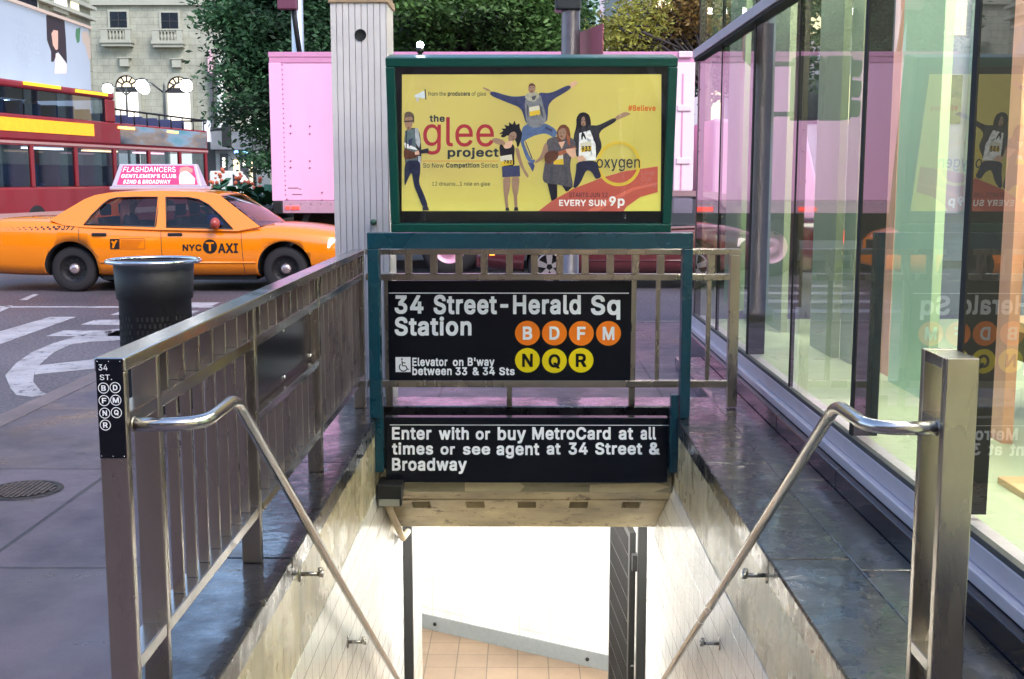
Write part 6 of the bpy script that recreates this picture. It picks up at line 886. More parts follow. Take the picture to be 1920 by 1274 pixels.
def seated(label, loc, rotz, shirt, hair_m, long_hair, wheel=False):
    """facing +x in own coordinates; loc is the seat's front-centre height point under the hips"""
    root = thing('person', label, 'person', loc, rotz)
    J = {'pelvis': ((0, 0, .10), (.15, .13)), 'waist': ((-.03, 0, .27), (.13, .12)), 'chest': ((-.06, 0, .45), (.16, .13)), 'neckbase': ((-.07, 0, .57), .065), 'neck': ((-.05, 0, .63), .055), 'head': ((-.03, 0, .72), (.085, .095)), 'crown': ((-.035, 0, .80), (.075, .08))}
    Lk = [('pelvis', 'waist'), ('waist', 'chest'), ('chest', 'neckbase'), ('neckbase', 'neck'), ('neck', 'head'), ('head', 'crown')]
    for s, t_ in ((-1, 'r'), (1, 'l')):
        hand = (.42, s*.13, .42) if wheel else (.30, s*.10, .17)
        el = (.14, s*.26, .27) if wheel else (.05, s*.25, .24)
        J['sh'+t_] = ((-.06, s*.18, .52), .06); J['el'+t_] = (el, .045); J['wr'+t_] = ((hand[0]-.08, hand[1], hand[2]), .03); J['pa'+t_] = (hand, (.035, .02))
        Lk += [('chest', 'sh'+t_), ('sh'+t_, 'el'+t_), ('el'+t_, 'wr'+t_), ('wr'+t_, 'pa'+t_)]
        for k, (dy, ln) in enumerate(((-.03, .07), (-.01, .08), (.01, .078), (.03, .06))):
            J[f'f{k}{t_}'] = ((hand[0]+ln, hand[1]+dy, hand[2]-.02), .009); Lk.append(('pa'+t_, f'f{k}{t_}'))
        J['th'+t_] = ((hand[0]+.02, hand[1]-s*.05, hand[2]+.005), .011); Lk.append(('pa'+t_, 'th'+t_))
        J['hip'+t_] = ((.02, s*.09, .09), .085); J['kn'+t_] = ((.45, s*.11, .12), .06); J['an'+t_] = ((.55, s*.11, -.26), .042); J['to'+t_] = ((.70, s*.11, -.31), .035)
        Lk += [('pelvis', 'hip'+t_), ('hip'+t_, 'kn'+t_), ('kn'+t_, 'an'+t_), ('an'+t_, 'to'+t_)]
    trs = mat('trousers', (.02, .022, .035), .8)
    def pick(c):
        if c.z > .585: return 0
        if c.x > (.30 if wheel else .22) and c.z > .13 and abs(c.y) < .2 and (c.z > .3 if wheel else c.z > .15): return 0
        if c.z < .17: return 2
        return 1
    skin_body('body', J, Lk, [M_SKINP, shirt, trs], pick, root)
    b = MB(); b.ball((.052, 0, .715), .016, 8, 0, (1, .8, 1.2))
    b.build('nose', M_SKINP, root, local=True)
    b = MB()
    for s in (-1, 1): b.ball((.043, s*.032, .745), .012, 8)
    b.build('eyes', M_DARK, root, local=True)
    b = MB(); b.ball((-.055, 0, .765), .105, 16, 0, (1., .95, .98))
    if long_hair:
        for k in range(26):
            a = math.pi*(.42+k*1.16/25); x, y = -.045+.1*math.cos(a), .098*math.sin(a); j = random.uniform(-.015, .015)
            b.tube([(x, y, .79), (x*1.12-.005, y*1.15+j, .68), (x*1.15-.01, y*1.25+j, .55), (x*1.1-.015, y*1.2+j*2, .42+random.uniform(-.03, .03))], [.018, .02, .018, .008], 6)
    b.build('hair', hair_m, root, local=True)
    return root

# ================================================================ cars
M_CARGL = glass('car_glass', (.45, .47, .5), 1.45)
M_SCREEN = glass('windscreen_glass', (.55, .6, .6), 1.55)
M_RIM = mat('steel_rim', (.02, .018, .02), .45, .6, .2); M_HUB = mat('hub_cap', (.55, .42, .42), .25, .8, .2, 30); M_ALLOY = mat('alloy', (.55, .48, .50), .3, .8, .05)
M_TRIM = mat('car_trim', (.012, .012, .013), .45); M_SEAT = mat('car_seat', (.018, .016, .017), .7)
def catmull(rows, n):
    out = []; k = len(rows)
    for i in range(k-1):
        p0, p1, p2, p3 = rows[max(i-1, 0)], rows[i], rows[i+1], rows[min(i+2, k-1)]
        for j in range(n):
            t = j/n
            out.append(tuple(p1[c]+.5*t*(p2[c]-p0[c]+t*(2*p0[c]-5*p1[c]+4*p2[c]-p3[c]+t*(3*(p1[c]-p2[c])+p3[c]-p0[c]))) if c else p1[c]+(p2[c]-p1[c])*t for c in range(len(p1))))
    out.append(rows[-1]); return out
def cut(o, cutters):
    for c in cutters:
        m = o.modifiers.new('cut', 'BOOLEAN'); m.operation = 'DIFFERENCE'; m.solver = 'EXACT'; m.object = c
        try: m.material_mode = 'TRANSFER'
        except Exception: pass
    bpy.context.view_layer.update(); dg = bpy.context.evaluated_depsgraph_get(); me = bpy.data.meshes.new_from_object(o.evaluated_get(dg))
    o.modifiers.clear(); o.data = me
    for c in cutters: bpy.data.objects.remove(c)
def sedan(name, label, cat, loc, rotz, paint, wb=3.05, alloy=False):
    root = thing(name, label, cat, loc, rotz); X = lambda n, mb, m, p=None, **k: mb.build(n, m, p or root, local=True, **k)
    d = wb-3.05
    rows = [(-1.47, .36, .74, .76, .70), (-1.44, .30, .86, .89, .82), (-1.36, .27, .95, .99, .89), (-1.1, .25, 1.0, 1.05, .945), (-.7, .235, 1.0, 1.062, .975), (-.25, .23, .985, 1.045, .985), (.25, .225, .965, .972, .985),
            (.8, .22, .94, .915, .985), (1.5+d*.5, .22, .925, .89, .985), (2.2+d, .22, .91, .875, .985), (2.60+d, .22, .905, .93, .98), (2.85+d, .225, .90, .975, .975), (3.3+d, .24, .865, .95, .96), (3.7+d, .26, .815, .895, .925), (3.95+d, .28, .755, .82, .87), (4.06+d, .32, .68, .72, .78), (4.09+d, .38, .58, .60, .66)]
    st = catmull(rows, 6); sec = []
    for x, zb, zs, zt, w_ in st:
        half = [(0, zb), (w_*.80, zb), (w_*.93, zb+.05), (w_*.985, zb+.16), (w_, zb+(zs-zb)*.55), (w_*.985, zs-.12), (w_*.955, zs-.035), (w_*.90, zs+(zt-zs)*.25), (w_*.72, zs+(zt-zs)*.75), (w_*.38, zs+(zt-zs)*.97), (0, zt)]
        sec.append([(x, y, z) for y, z in half]+[(x, -y, z) for y, z in half[-2:0:-1]])
    b = MB(); n = len(sec[0]); vs = [v for s in sec for v in s]; fs = []
    for i in range(len(sec)-1):
        for j in range(n): fs.append((i*n+j, i*n+(j+1) % n, (i+1)*n+(j+1) % n, (i+1)*n+j))
    b.add(vs, fs, 0, True); b.add(sec[0], [tuple(range(n))], 0); b.add(sec[-1], [tuple(range(n))[::-1]], 0)
    body = X('body', b, [paint, M_TRIM], fix=True)
    cs = []
    for cx in (0, wb):
        c = MB(); c.lathe([(0, -1.2), (.385, -1.2), (.385, 1.2), (0, 1.2)], (cx, 0, .345), 'y', 40); c = c.build('cutter', M_TRIM, fix=True); cs.append(c)
    c = MB(); c.box(.55, 2.55+d, -.80, .80, .42, 1.2); cs.append(c.build('cutter', M_TRIM, fix=True))
    for c in cs: c.parent = None; c.matrix_world = Matrix.Translation(Vector(loc)) @ Matrix.Rotation(rotz, 4, 'Z')
    bpy.context.view_layer.update(); cut(body, cs)
    # greenhouse
    yw = lambda z: .935-(z-.93)*.50
    outl = [(-.30, 1.02), (-.08, 1.165), (.16, 1.315), (.30, 1.372), (.50, 1.408), (.80, 1.425), (1.20, 1.434), (1.70, 1.425), (1.98, 1.40), (2.12, 1.36), (2.40, 1.16), (2.72, .93), (2.4, .87), (1.3, .885), (.2, .92), (-.1, .95)]
    outl = [(x+(d if x > 1.3 else 0), z) for x, z in outl]
    w_r = [(.20, .965), (.29, 1.09), (.44, 1.255), (.52, 1.315), (.62, 1.343), (.9, 1.352), (1.205, 1.352), (1.215, .935)]
    w_f = [(1.385, .93), (1.33, 1.352), (1.65+d, 1.346), (1.80+d, 1.318), (1.95+d, 1.245), (2.15+d, 1.08), (2.335+d, .905)]
    def fill(loops, fn):
        bm_ = bmesh.new(); ed = []
        for lp in loops:
            v_ = [bm_.verts.new(fn(x, z)) for x, z in lp]; ed += [bm_.edges.new((v_[i], v_[(i+1) % len(v_)])) for i in range(len(v_))]
        bmesh.ops.triangle_fill(bm_, use_beauty=True, use_dissolve=False, edges=ed); bm_.verts.index_update()
        r_ = ([v.co.copy() for v in bm_.verts], [tuple(v.index for v in f.verts) for f in bm_.faces]); bm_.free(); return r_
    for s in (-1, 1):
        v_, f_ = fill([outl, w_r, w_f], lambda x, z: (x, 0, z))
        b = MB(); ou = [(p.x, s*yw(p.z), p.z) for p in v_]; b.add(ou, f_)
        o = X('pillar_panel', b, paint); m = o.modifiers.new('solid', 'SOLIDIFY'); m.thickness = .035; m.offset = 0
        for wl, mm in ((w_r, M_CARGL), (w_f, M_CARGL)):
            b = MB(); b.poly([(x, s*(yw(z)-.006), z) for x, z in (wl if s < 0 else wl[::-1])]); X('window', b, mm)
            b = MB(); cl = [(x, s*(yw(z)+.019), z) for x, z in wl]; b.tube(cl, .011, 6, closed=True); X('window_trim', b, M_TRIM)
        b = MB(); b.tube([(1.23, s*(yw(.94)+.02), .94), (1.23, s*(yw(1.35)+.01), 1.35)], .008, 6); X('door_post_trim', b, M_TRIM)
    for s in (-1, 1): b = MB(); b.prism([(.3, s*.80, .5), (2.66+d, s*.80, .5), (2.70+d, s*.80, .955), (2.3+d, s*.80, .965), (.25, s*.80, .975)], (0, s*.012, 0)); X('door_lining', b, M_TRIM, fix=True)
    top = [(x, z) for x, z in outl[3:10]]; b = MB(); g = []
    for x, z in top:
        yy = yw(z)+.012; g.append([(x, yy*k/5, z+.03*(1-(k/5)**2)) for k in range(-5, 6)])
    n = 11; b.add([p for r_ in g for p in r_], [(i*n+j, (i+1)*n+j, (i+1)*n+j+1, i*n+j+1) for i in range(len(g)-1) for j in range(n-1)], 0, True); o = X('roof', b, paint); m = o.modifiers.new('solid', 'SOLIDIFY'); m.thickness = .03
    def screen(x0, z0, x1, z1, bulge, name):
        b = MB(); g = []
        for i in range(7):
            t = i/6; x, z = x0+(x1-x0)*t, z0+(z1-z0)*t; yy = yw(z)-.02
            g.append([(x+bulge*(1-(k/5)**2)*(1-.5*t), yy*k/5, z+.02*(1-(k/5)**2)+.02*math.sin(math.pi*t)) for k in range(-5, 6)])
        b.add([p for r_ in g for p in r_], [(i*11+j, i*11+j+1, (i+1)*11+j+1, (i+1)*11+j) for i in range(6) for j in range(10)], 0, True); X(name, b, M_SCREEN)
    screen(2.70+d, .945, 2.10+d, 1.375, .14, 'windscreen'); screen(-.28, 1.03, .27, 1.37, -.06, 'rear_window')
    b = MB(); b.box(2.35+d, 2.86+d, -.80, .80, .86, .935); X('dashboard', b, M_TRIM, bevel=.02)
    for sx, sy, nm in ((.45, 0, 'rear_seat'), (1.55+d*.5, .38, 'front_seat'), (1.55+d*.5, -.38, 'front_seat')):
        hw = .68 if sy == 0 else .25; b = MB(); b.box(sx, sx+.5, sy-hw, sy+hw, .30, .52); b.prism([(sx-.02, sy-hw, .5), (sx+.1, sy-hw, .5), (sx-.06, sy-hw, 1.06), (sx-.16, sy-hw, 1.06)], (0, 2*hw, 0))
        X(nm, b, M_SEAT, bevel=.03, fix=True)
        for hy in ((sy,) if sy else (-.4, .4)): b = MB(); b.box(sx-.17, sx-.07, hy-.13, hy+.13, 1.08, 1.25); X('headrest', b, M_SEAT, bevel=.03)
    b = MB(); a0 = [(2.14+d, .38+.18*math.cos(a), .90+.16*math.sin(a)) for a in [2*math.pi*i/20 for i in range(20)]]; b.tube(a0, .014, 6, closed=True); X('steering_wheel', b, M_TRIM)
    # wheels
    for cx in (0, wb):
        for s in (-1, 1):
            c = (cx, s*.79, .327)
            wh = bpy.data.objects.new('wheel', None); COL.objects.link(wh); wh.parent = root; wh.empty_display_size = .1
            b = MB(); b.lathe([(.20, -.10), (.285, -.11), (.32, -.085), (.327, -.04), (.327, .04), (.32, .085), (.285, .11), (.20, .10)], c, 'y', 44); b.build('tyre', M_RUBBER, wh, local=True)
            e_ = s*.10; b = MB(); b.lathe([(.0, e_*.55), (.10, e_*.55), (.17, e_*.45), (.198, e_*.95), (.207, e_*.9), (.207, -e_), (0, -e_)], c, 'y', 36); b.build('rim', M_RIM, wh, local=True)
            if alloy:
                b = MB()
                for k in range(5):
                    a = 2*math.pi*k/5+.3; u = Vector((math.cos(a), 0, math.sin(a))); v = Vector((-u.z, 0, u.x)); o_ = Vector(c)+Vector((0, s*.085, 0))
                    b.prism([o_+u*.04-v*.03, o_+u*.195-v*.05, o_+u*.195+v*.05, o_+u*.04+v*.03], (0, s*.015, 0))
                b.lathe([(.185, s*.08), (.185, s*.105), (.208, s*.105), (.208, s*.08)], c, 'y', 36); b.build('spoke', M_ALLOY, wh, local=True)
            else:
                b = MB(); b.lathe([(0, e_*.95), (.045, e_*.93), (.075, e_*.75), (.08, e_*.5)], c, 'y', 24); b.build('hub_cap', M_HUB, wh, local=True)
                b = MB()
                for k in range(10):
                    a = 2*math.pi*k/10; b.ball((cx+.135*math.cos(a), s*(.79+.051), .327+.135*math.sin(a)), .017, 8, 0, (1, .25, 1))
                b.build('vent_hole', mat('vent_dark', (.08, .07, .07), .3, .6) if cx == 0 and s == -2 else M_DARK, wh, local=True)
    # shut lines, handles, mirrors, lamps, bumpers
    def line(pts, s, r=.0045):
        def ys(x, z):
            w_ = .985; return w_*(1.0-.006-abs(z-.6)*.03)+.004
        return [(x, s*ys(x, z), z) for x, z in pts]
    def side_y(x, z):
        import bisect
        i = min(range(len(st)), key=lambda k: abs(st[k][0]-x)); _, zb, zs, zt, w_ = st[i]
        pr = [(zb+.05, w_*.93), (zb+.16, w_*.985), (zb+(zs-zb)*.55, w_), (zs-.12, w_*.985), (zs-.035, w_*.955), (zs+.005, w_*.90)]
        for (za_, wa), (zb_, wb_) in zip(pr[:-1], pr[1:]):
            if za_ <= z <= zb_: return wa+(wb_-wa)*(z-za_)/(zb_-za_)
        return pr[0][1] if z < pr[0][0] else pr[-1][1]
    root['_'] = 0; del root['_']
    for s in (-1, 1):
        for pts in ([(1.30, .925), (1.31, .6), (1.33, .27)], [(2.44+d, .90), (2.46+d, .6), (2.48+d, .27)], [(.13, .94), (.13, .75), (.3, .62), (.40, .5)]):
            P = []
            for (xa, za_), (xb, zb_) in zip(pts[:-1], pts[1:]):
                for k in range(6): P.append((xa+(xb-xa)*k/6, za_+(zb_-za_)*k/6))
            P.append(pts[-1]); b = MB()
            b.tube([(x, s*(side_y(x, z)+.0005), z) for x, z in P], .004, 5); X('shut_line', b, M_TRIM)
        for x in (.32, 1.40):
            b = MB(); y = side_y(x+.1, .83); b.box(x, x+.21, s*(y-.01), s*(y+.022), .805, .85); X('door_handle', b, M_TRIM, bevel=.012)
        b = MB(); b.tube([(.42, s*(side_y(.5, .45)+.004), .43), (1.3, s*(side_y(1.3, .45)+.004), .43), (2.64+d, s*(side_y(2.6, .45)+.004), .43)], .012, 6); X('side_moulding', b, paint)
        b = MB(); b.ball((2.10+d, s*1.04, .985), .11, 16, 0, (.62, .95, .78)); X('side_mirror', b, mat('mirror_shell', (.32, .045, .035), .3, 0, .1) if cat == 'taxi' else M_TRIM)
        b = MB(); b.prism([(3.66+d, s*.86, .62), (4.05+d, s*.64, .60), (4.03+d, s*.64, .73), (3.68+d, s*.88, .76)], (0, s*.075, 0)); X('headlight', b, mat('headlight_lens', (.75, .68, .66), .12, 0, .05, 5, emit=.35, ecol=(1, .8, .7)), fix=True, bevel=.02)
        b = MB(); b.box(-1.46, -1.30, s*.60, s*.90, .66, .86); X('tail_light', b, mat('tail_lamp', (.5, .02, .02), .2, emit=1.2, ecol=(1, .06, .04)), bevel=.03)
        b = MB(); b.box(3.86+d, 3.93+d, s*.865, s*.90, .50, .55); X('side_marker', b, mat('amber_lamp', (.9, .3, .02), .3, emit=2.5, ecol=(1, .22, .03)))
    b = MB(); b.box(-1.53, -1.36, -.80, .80, .34, .56); X('rear_bumper', b, paint, bevel=.05)
    b = MB(); b.box(3.95+d, 4.14+d, -.72, .72, .30, .52); X('front_bumper', b, paint, bevel=.05)
    b = MB(); b.box(4.02+d, 4.10+d, -.42, .42, .54, .70); X('grille', b, M_TRIM, bevel=.01)
    b = MB(); b.box(.40, 2.62+d, -.84, .84, .17, .235); X('underbody', b, M_DARK)
    return root, side_y, yw, X

YTX, ZS = 16.75, -.148
M_TAXI = mat('taxi_yellow', (.82, .21, .001), .2, 0, .04, 3, coat=.8, bump=.0)
taxi, side_y, yw, X = sedan('taxi', 'yellow city taxi with a pink lit roof sign, heading right behind the litter bin', 'taxi', (atY(144, 540, YTX).x, YTX+.80, ZS), 0, M_TAXI)
tbody = [c for c in kids(taxi) if c.name.startswith('body')][0]
def tpx(px, py): return (px-143.5)/130.6, (547-py)/130.6
def on_side(px, ny):
    x, z = tpx(px, -ny); return Vector((x, -(side_y(x, z)+.005), z))
def decal(name, fn, m): b = MB(); fn(b); return b.build(name, m, tbody, local=True)
M_INK = mat('black_decal', (.012, .01, .01), .35)
decal('lettering', lambda b: letters(b, 'NYC', on_side, (354, -469, 389, -457), 0, True), M_INK)
decal('lettering', lambda b: letters(b, 'AXI', on_side, (420, -473, 457, -455), 0, True), M_INK)
def subdiv_disc(b, px, py, r, n=28):
    ring = [on_side(px+r*math.cos(2*math.pi*i/n), -(py+r*math.sin(2*math.pi*i/n))) for i in range(n)]; b.add([on_side(px, -py)]+ring[::-1], [(0, 1+i, 1+(i+1) % n) for i in range(n)])
decal('route_emblem', lambda b: subdiv_disc(b, 405, 461, 13.2), M_INK)
def f_(b):
    q = lambda u, v: on_side(u, v)+Vector((0, -.004, 0)); letters(b, 'T', q, (397.5, -469.5, 412.5, -453), 0, True)
decal('emblem_letter', f_, M_TAXI)
decal('lettering', lambda b: letters(b, '7J77', on_side, (119, -430.5, 152, -423), 0, True, 0, .03), M_INK)
def f_(b):
    for i in range(9):
        u = 24+i*11; k = .9+i*.32
        for a, c in ((0, 0), (4, 3.2)): b.poly([on_side(u+a, -(427+c-k)), on_side(u+a+k*1.2, -(427+c-k)), on_side(u+a+k*1.2, -(427+c))  , on_side(u+a, -(427+c))][::-1])
decal('checker_stripe', f_, M_INK)
def f_(b):
    b.poly([on_side(*p) for p in ((219, -466), (236, -466), (236, -447), (219, -447))])
decal('notice_picture', f_, M_INK)
def f_(b):
    fr = [(236.5, -466), (283, -466), (283, -447), (236.5, -447)]
    for i in range(4):
        (ax, ay), (cx, cy) = fr[i], fr[(i+1) % 4]; dx, dy = (0, .8) if ay == cy else (.8, 0)
        b.poly([on_side(ax, ay), on_side(cx, cy), on_side(cx+dx, cy+dy), on_side(ax+dx, ay+dy)]); 
    for k in range(4):
        y = -(450.5+k*3.8); b.poly([on_side(239, y-.5), on_side(280-k*3, y-.5), on_side(280-k*3, y+.4), on_side(239, y+.4)])
decal('notice_box', f_, mat('red_print', (.35, .06, .01), .4))
def f_(b): b.poly([on_side(*p) for p in ((222, -464), (226, -464), (229, -456), (233, -450), (230, -449), (226, -453), (223, -450), (221, -452), (224, -457))])
decal('notice_mark', f_, M_TAXI)
# roof sign
rs = MB(); zr = 1.47
rs.prism([(.48, -.16, zr), (1.84, -.16, zr), (1.70, -.05, zr+.33), (.60, -.05, zr+.33)], (0, 0, 0)) if 0 else None
def RS(u, v, o=0): # face leaning back, u 0..1 along, v 0..1 up
    return Vector((.35+1.34*u+.10*v*(1-2*u), -.17+.11*v-o, zr+.03+.33*v))
P = [RS(0, 0), RS(1, 0), RS(1, 1), RS(0, 1)]; Q = [Vector((p.x, -p.y, p.z)) for p in P]
rs.add(P+Q, [(0, 1, 2, 3), (5, 4, 7, 6), (1, 5, 6, 2), (4, 0, 3, 7), (3, 2, 6, 7), (4, 5, 1, 0)]); rs.box(.33, 1.73, -.2, .2, zr-.02, zr+.0295)
sign = rs.build('roof_sign', mat('roof_sign_case', (.40, .36, .43), .35, 0, .05, emit=.03, ecol=(.9, .7, .9)), taxi, local=True, bevel=.012)
PINK = srgb(196, 50, 104)
b = MB(); b.poly([RS(.055, .08, .004), RS(.965, .08, .004), RS(.965, .93, .004), RS(.055, .93, .004)]); b.build('sign_panel', mat('sign_pink', PINK, .4, 0, .03, emit=.10, ecol=PINK), sign, local=True)
M_SW = mat('sign_white', (.75, .68, .72), .4, emit=.16, ecol=(1, .93, .96), var=0)
b = MB()
for wd, bx in (('FLASHDANCERS', (.075, .64, .73, .88)), ("GENTLEMEN'S CLUB", (.075, .38, .73, .55)), ('52ND & BROADWAY', (.12, .12, .66, .30))): letters(b, wd, lambda u, v: RS(u, v, .006), bx, 0, 'FLASH' not in wd)
b.build('lettering', M_SW, sign, local=True)
b = MB()
for pts in ([(.76, .1), (.93, .1), (.95, .35), (.90, .6), (.85, .72), (.78, .6), (.76, .4)],): b.poly([RS(u, v, .0055) for u, v in pts])
b.build('printed_portrait', mat('portrait_tint', srgb(250, 214, 206), .4, emit=.12, ecol=srgb(250, 214, 206)), sign, local=True)
b = MB(); b.poly([RS(u, v, .0062) for u, v in ((.77, .62), (.86, .70), (.93, .60), (.95, .78), (.88, .9), (.79, .84))]); b.build('printed_hair', mat('portrait_hair', srgb(240, 130, 120), .4, emit=.1, ecol=srgb(240, 130, 120)), sign, local=True)
o = taxi.location
seated('passenger with long pink-blond hair in the back of the yellow taxi', (o.x+.74, o.y-.40, o.z+.53), 0, mat('dark_top', (.03, .025, .03), .8), mat('pink_blond_hair', (.75, .33, .27), .45, 0, .25, 40), True)
seated('driver in a blue shirt at the wheel of the yellow taxi', (o.x+1.72, o.y+.38, o.z+.50), 0, mat('blue_shirt', (.02, .05, .42), .7), mat('dark_hair', (.012, .01, .01), .5), False, True)

car2, *_ = sedan('saloon_car', 'dark red saloon car standing behind the far railing', 'car', (atY(1030, 500, 17.2).x+2.95, 17.2+.80, ZS), math.pi, mat('maroon_paint', (.10, .012, .016), .2, 0, .05, 3, coat=.8), wb=2.95, alloy=True)

# ================================================================ pink box lorry
M_PINK = mat('pink_box_shell', (.82, .42, .62), .42, 0, .07, 2.2, bump=.03, var2=.07, ns2=.8, stretch=(1.6, 1, .35))  # one pink over the box, its corner trim and the cab
M_PINKT = mat('pink_trim', (.62, .26, .42), .4, .1, .1)
YK = 19.3
x0, x1 = atY(507, 200, YK).x, atY(1300, 200, YK).x; zb, zt = atY(560, 377, YK).z, atY(560, 98, YK).z
lor = thing('box_lorry', 'large pink box lorry parked across the street behind the light box', 'lorry', ((x0+x1)/2, YK+1.2, ZS))
b = MB(); b.box(x0, x1, YK, YK+2.4, zb, zt-.08); b.build('cargo_box', M_PINK, lor, bevel=.02)
b = MB(); b.box(x0-.01, x1+.01, YK-.022, YK+2.42, zt-.0795, zt); b.box(x0, x1, YK-.012, YK-.001, zt-.17, zt-.08); b.build('top_rail', M_PINKT, lor, bevel=.008)
zk = atY(560, 400, YK).z
b = MB(); b.box(x0+.16, x1, YK-.02, YK+2.42, zk, zb-.0005); b.build('lower_rail', mat('pink_steel_rail', (.55, .33, .42), .4, .3, .12, 12), lor, bevel=.006)
b = MB(); b.box(x0-.008, x0+.19, YK-.018, YK-.001, zb, zt-.1705); b.build('corner_trim', M_PINK, lor, bevel=.006)
b = MB(); b.box(x1-.30, x1+.012, YK-.03, YK-.001, zk, zt-.1705); dr = b.build('rear_frame', mat('white_pink_frame', (.82, .60, .70), .35, 0, .03), lor, bevel=.006)
b = MB(); b.box(x1-.20, x1-.17, YK-.034, YK-.0305, zb+.2, zt-.35); b.build('door_seam', M_PINKT, dr)
for z in (.9, 1.75, 2.6):
    b = MB(); b.box(x1-.26, x1-.04, YK-.055, YK-.0305, zb-.25+z-.05, zb-.25+z+.05); b.build('hinge', mat('hinge_pink', (.8, .55, .66), .35, .2), lor, bevel=.01)
b = MB()
for k in range(28):
    z = zb+.1+k*(zt-zb-.3)/27; b.ball((x0+.21, YK-.002, z), .012, 6)
for k in range(40): b.ball((x0+.3+k*.165, YK-.023, (zk+zb)/2+.05), .010, 6)
for px, py in ((545, 236), (581, 237), (545, 250), (581, 251), (545, 302), (581, 302), (545, 314), (581, 315), (604, 361), (538, 374), (604, 376), (580, 378)):
    q = atY(px, py, YK); b.ball((q.x, YK-.002, q.z), .016, 8)
for k in range(7):
    for j in range(4): b.ball((x0+1.6+k*.85, YK-.002, zb+.8+j*.35+(j > 1)*.3), .013, 6)
b.build('rivet', mat('rivet_grey', (.35, .16, .24), .4, .4), lor)
b = MB()
for px0, px1, py in ((540, 560, 353), (561, 565, 355), (548, 566, 365)):
    a, c = atY(px0, py, YK), atY(px1, py, YK); b.box(a.x, c.x, YK-.004, YK-.001, a.z-.006, a.z+.006)
b.build('scratch', mat('scratch_dark', (.14, .06, .10), .6), lor)
b = MB()
for px in (540, 551, 558): q = atY(px, 390, YK); b.box(q.x-.035, q.x+.035, YK-.04, YK-.0205, q.z-.025, q.z+.025)
for k in range(3): b.box(x0+2.2+k*1.7, x0+2.5+k*1.7, YK-.035, YK-.0205, zk+.03, zk+.10)
b.build('marker_lamp', mat('marker_red', (.5, .03, .03), .3, emit=.6, ecol=(1, .08, .05)), lor)
b = MB(); b.box(x0-.42, x0-.002, YK+.05, YK+2.35, zk-.12, zk+.10); b.box(x0, x0+.155, YK-.018, YK+2.4, zk-.02, zb-.002); b.build('tail_platform', M_BLACKM, lor, bevel=.02)
b = MB(); b.box(x0+.2, x1+1.9, YK+.7, YK+.82, .42, zk-.002); b.box(x0+.2, x1+1.9, YK+1.6, YK+1.72, .42, zk-.002); b.box(x0+.25, x0+.33, YK+.08, YK+2.3, .30, zk-.13); b.box(x0-.05, x0+.2, YK+.3, YK+2.1, .30, .42)
for k in range(5): b.prism([(x0+.5+k*1.2, YK+.1, zk), (x0+.6+k*1.2, YK+.1, zk), (x0+.45+k*1.2, YK+.1, .55), (x0+.35+k*1.2, YK+.1, .55)], (0, .06, 0))
b.build('chassis', M_BLACKM, lor, fix=True)
xw = atY(842, 490, YK).x
for cx in (xw, x1+1.25):
    for y, w_ in ((YK+.22, .26), (YK+2.2, .26)):
        c = (cx, y, ZS+.48); wh = bpy.data.objects.new('wheel', None); COL.objects.link(wh); wh.parent = lor; wh.matrix_parent_inverse = Matrix.Translation(-lor.location)
        b = MB(); b.lathe([(.27, -.13), (.42, -.14), (.475, -.1), (.48, 0), (.475, .1), (.42, .14), (.27, .13)], c, 'y', 40); b.build('tyre', M_RUBBER, wh, local=True)
        b = MB(); b.lathe([(0, -.02), (.09, -.08), (.14, -.06), (.2, .0), (.26, -.12), (.275, -.12), (.275, .12), (0, .12)], c, 'y', 32); b.build('rim', mat('pink_rim', (.70, .36, .48), .4, .1), wh, local=True)
b = MB(); b.prism([(x1+.35, YK+.1, .45), (x1+2.1, YK+.1, .45), (x1+2.1, YK+.1, 1.35), (x1+1.85, YK+.1, 2.35), (x1+.35, YK+.1, 2.45)], (0, 2.2, 0)); cab = b.build('cab', M_PINK, lor, fix=True, bevel=.05)
b = MB(); b.prism([(x1+.8, YK+.09, 1.4), (x1+1.9, YK+.09, 1.4), (x1+1.72, YK+.09, 2.2), (x1+.8, YK+.09, 2.2)], (0, .009, 0)); b.build('window', M_CARGL, cab, fix=True)

# ================================================================ open-top double-decker bus
XA, YA = -12.55, 27.2; XB, YB = -10.35, 39.0
L_ = math.hypot(XB-XA, YB-YA); ang = math.atan2(YB-YA, XB-XA)
bus = thing('tour_bus', 'red open-top double-decker bus with an amber sign passing behind the taxi', 'bus', (XA, YA, ZS), ang)
bx = lambda n, mb, m, p=None, **k: mb.build(n, m, p or bus, local=True, **k)
# own x runs along the bus, -y is the side that faces the street here
M_RED = mat('bus_red', (.26, .012, .02), .4, 0, .12, 2, coat=.3); M_BGL = glass('bus_glass', (.30, .36, .42), 1.5)
b = MB(); b.box(0, L_, 0, 2.5, .32, 1.41); bx('lower_deck', b, M_RED, bevel=.06)
b = MB(); b.box(0, L_, .001, 2.499, 2.43, 2.55); bx('deck_floor', b, M_RED)
for k in range(7):
    for y0 in (.0, 2.42): b = MB(); b.box(min(.08+k*1.98, L_-.2), min(.22+k*1.98, L_-.06), y0, y0+.08, 1.4105, 2.4295); bx('window_post', b, M_RED)
M_BSEAT = mat('bus_seat', (.05, .06, .16), .6)
for k in range(11):
    for y in (.3, 1.5): b = MB(); b.box(.7+k*1.0, .82+k*1.0, y, y+.75, 1.42, 1.98); b.box(.7+k*1.0, 1.1+k*1.0, y, y+.75, 1.411, 1.5); bx('cabin_seat', b, M_BSEAT, bevel=.02)
for k in range(4):
    b = MB(); b.box(.8+k*2.9, 2.4+k*2.9, 1.1, 1.35, 2.40, 2.428); bx('cabin_lamp', b, mat('cabin_lamp_'+('cyan', 'white', 'amber', 'rose')[k], (.5, .5, .5), .5, emit=2.5, ecol=((.3, .9, .9), (.9, .95, 1), (1, .6, .3), (1, .5, .6))[k]))
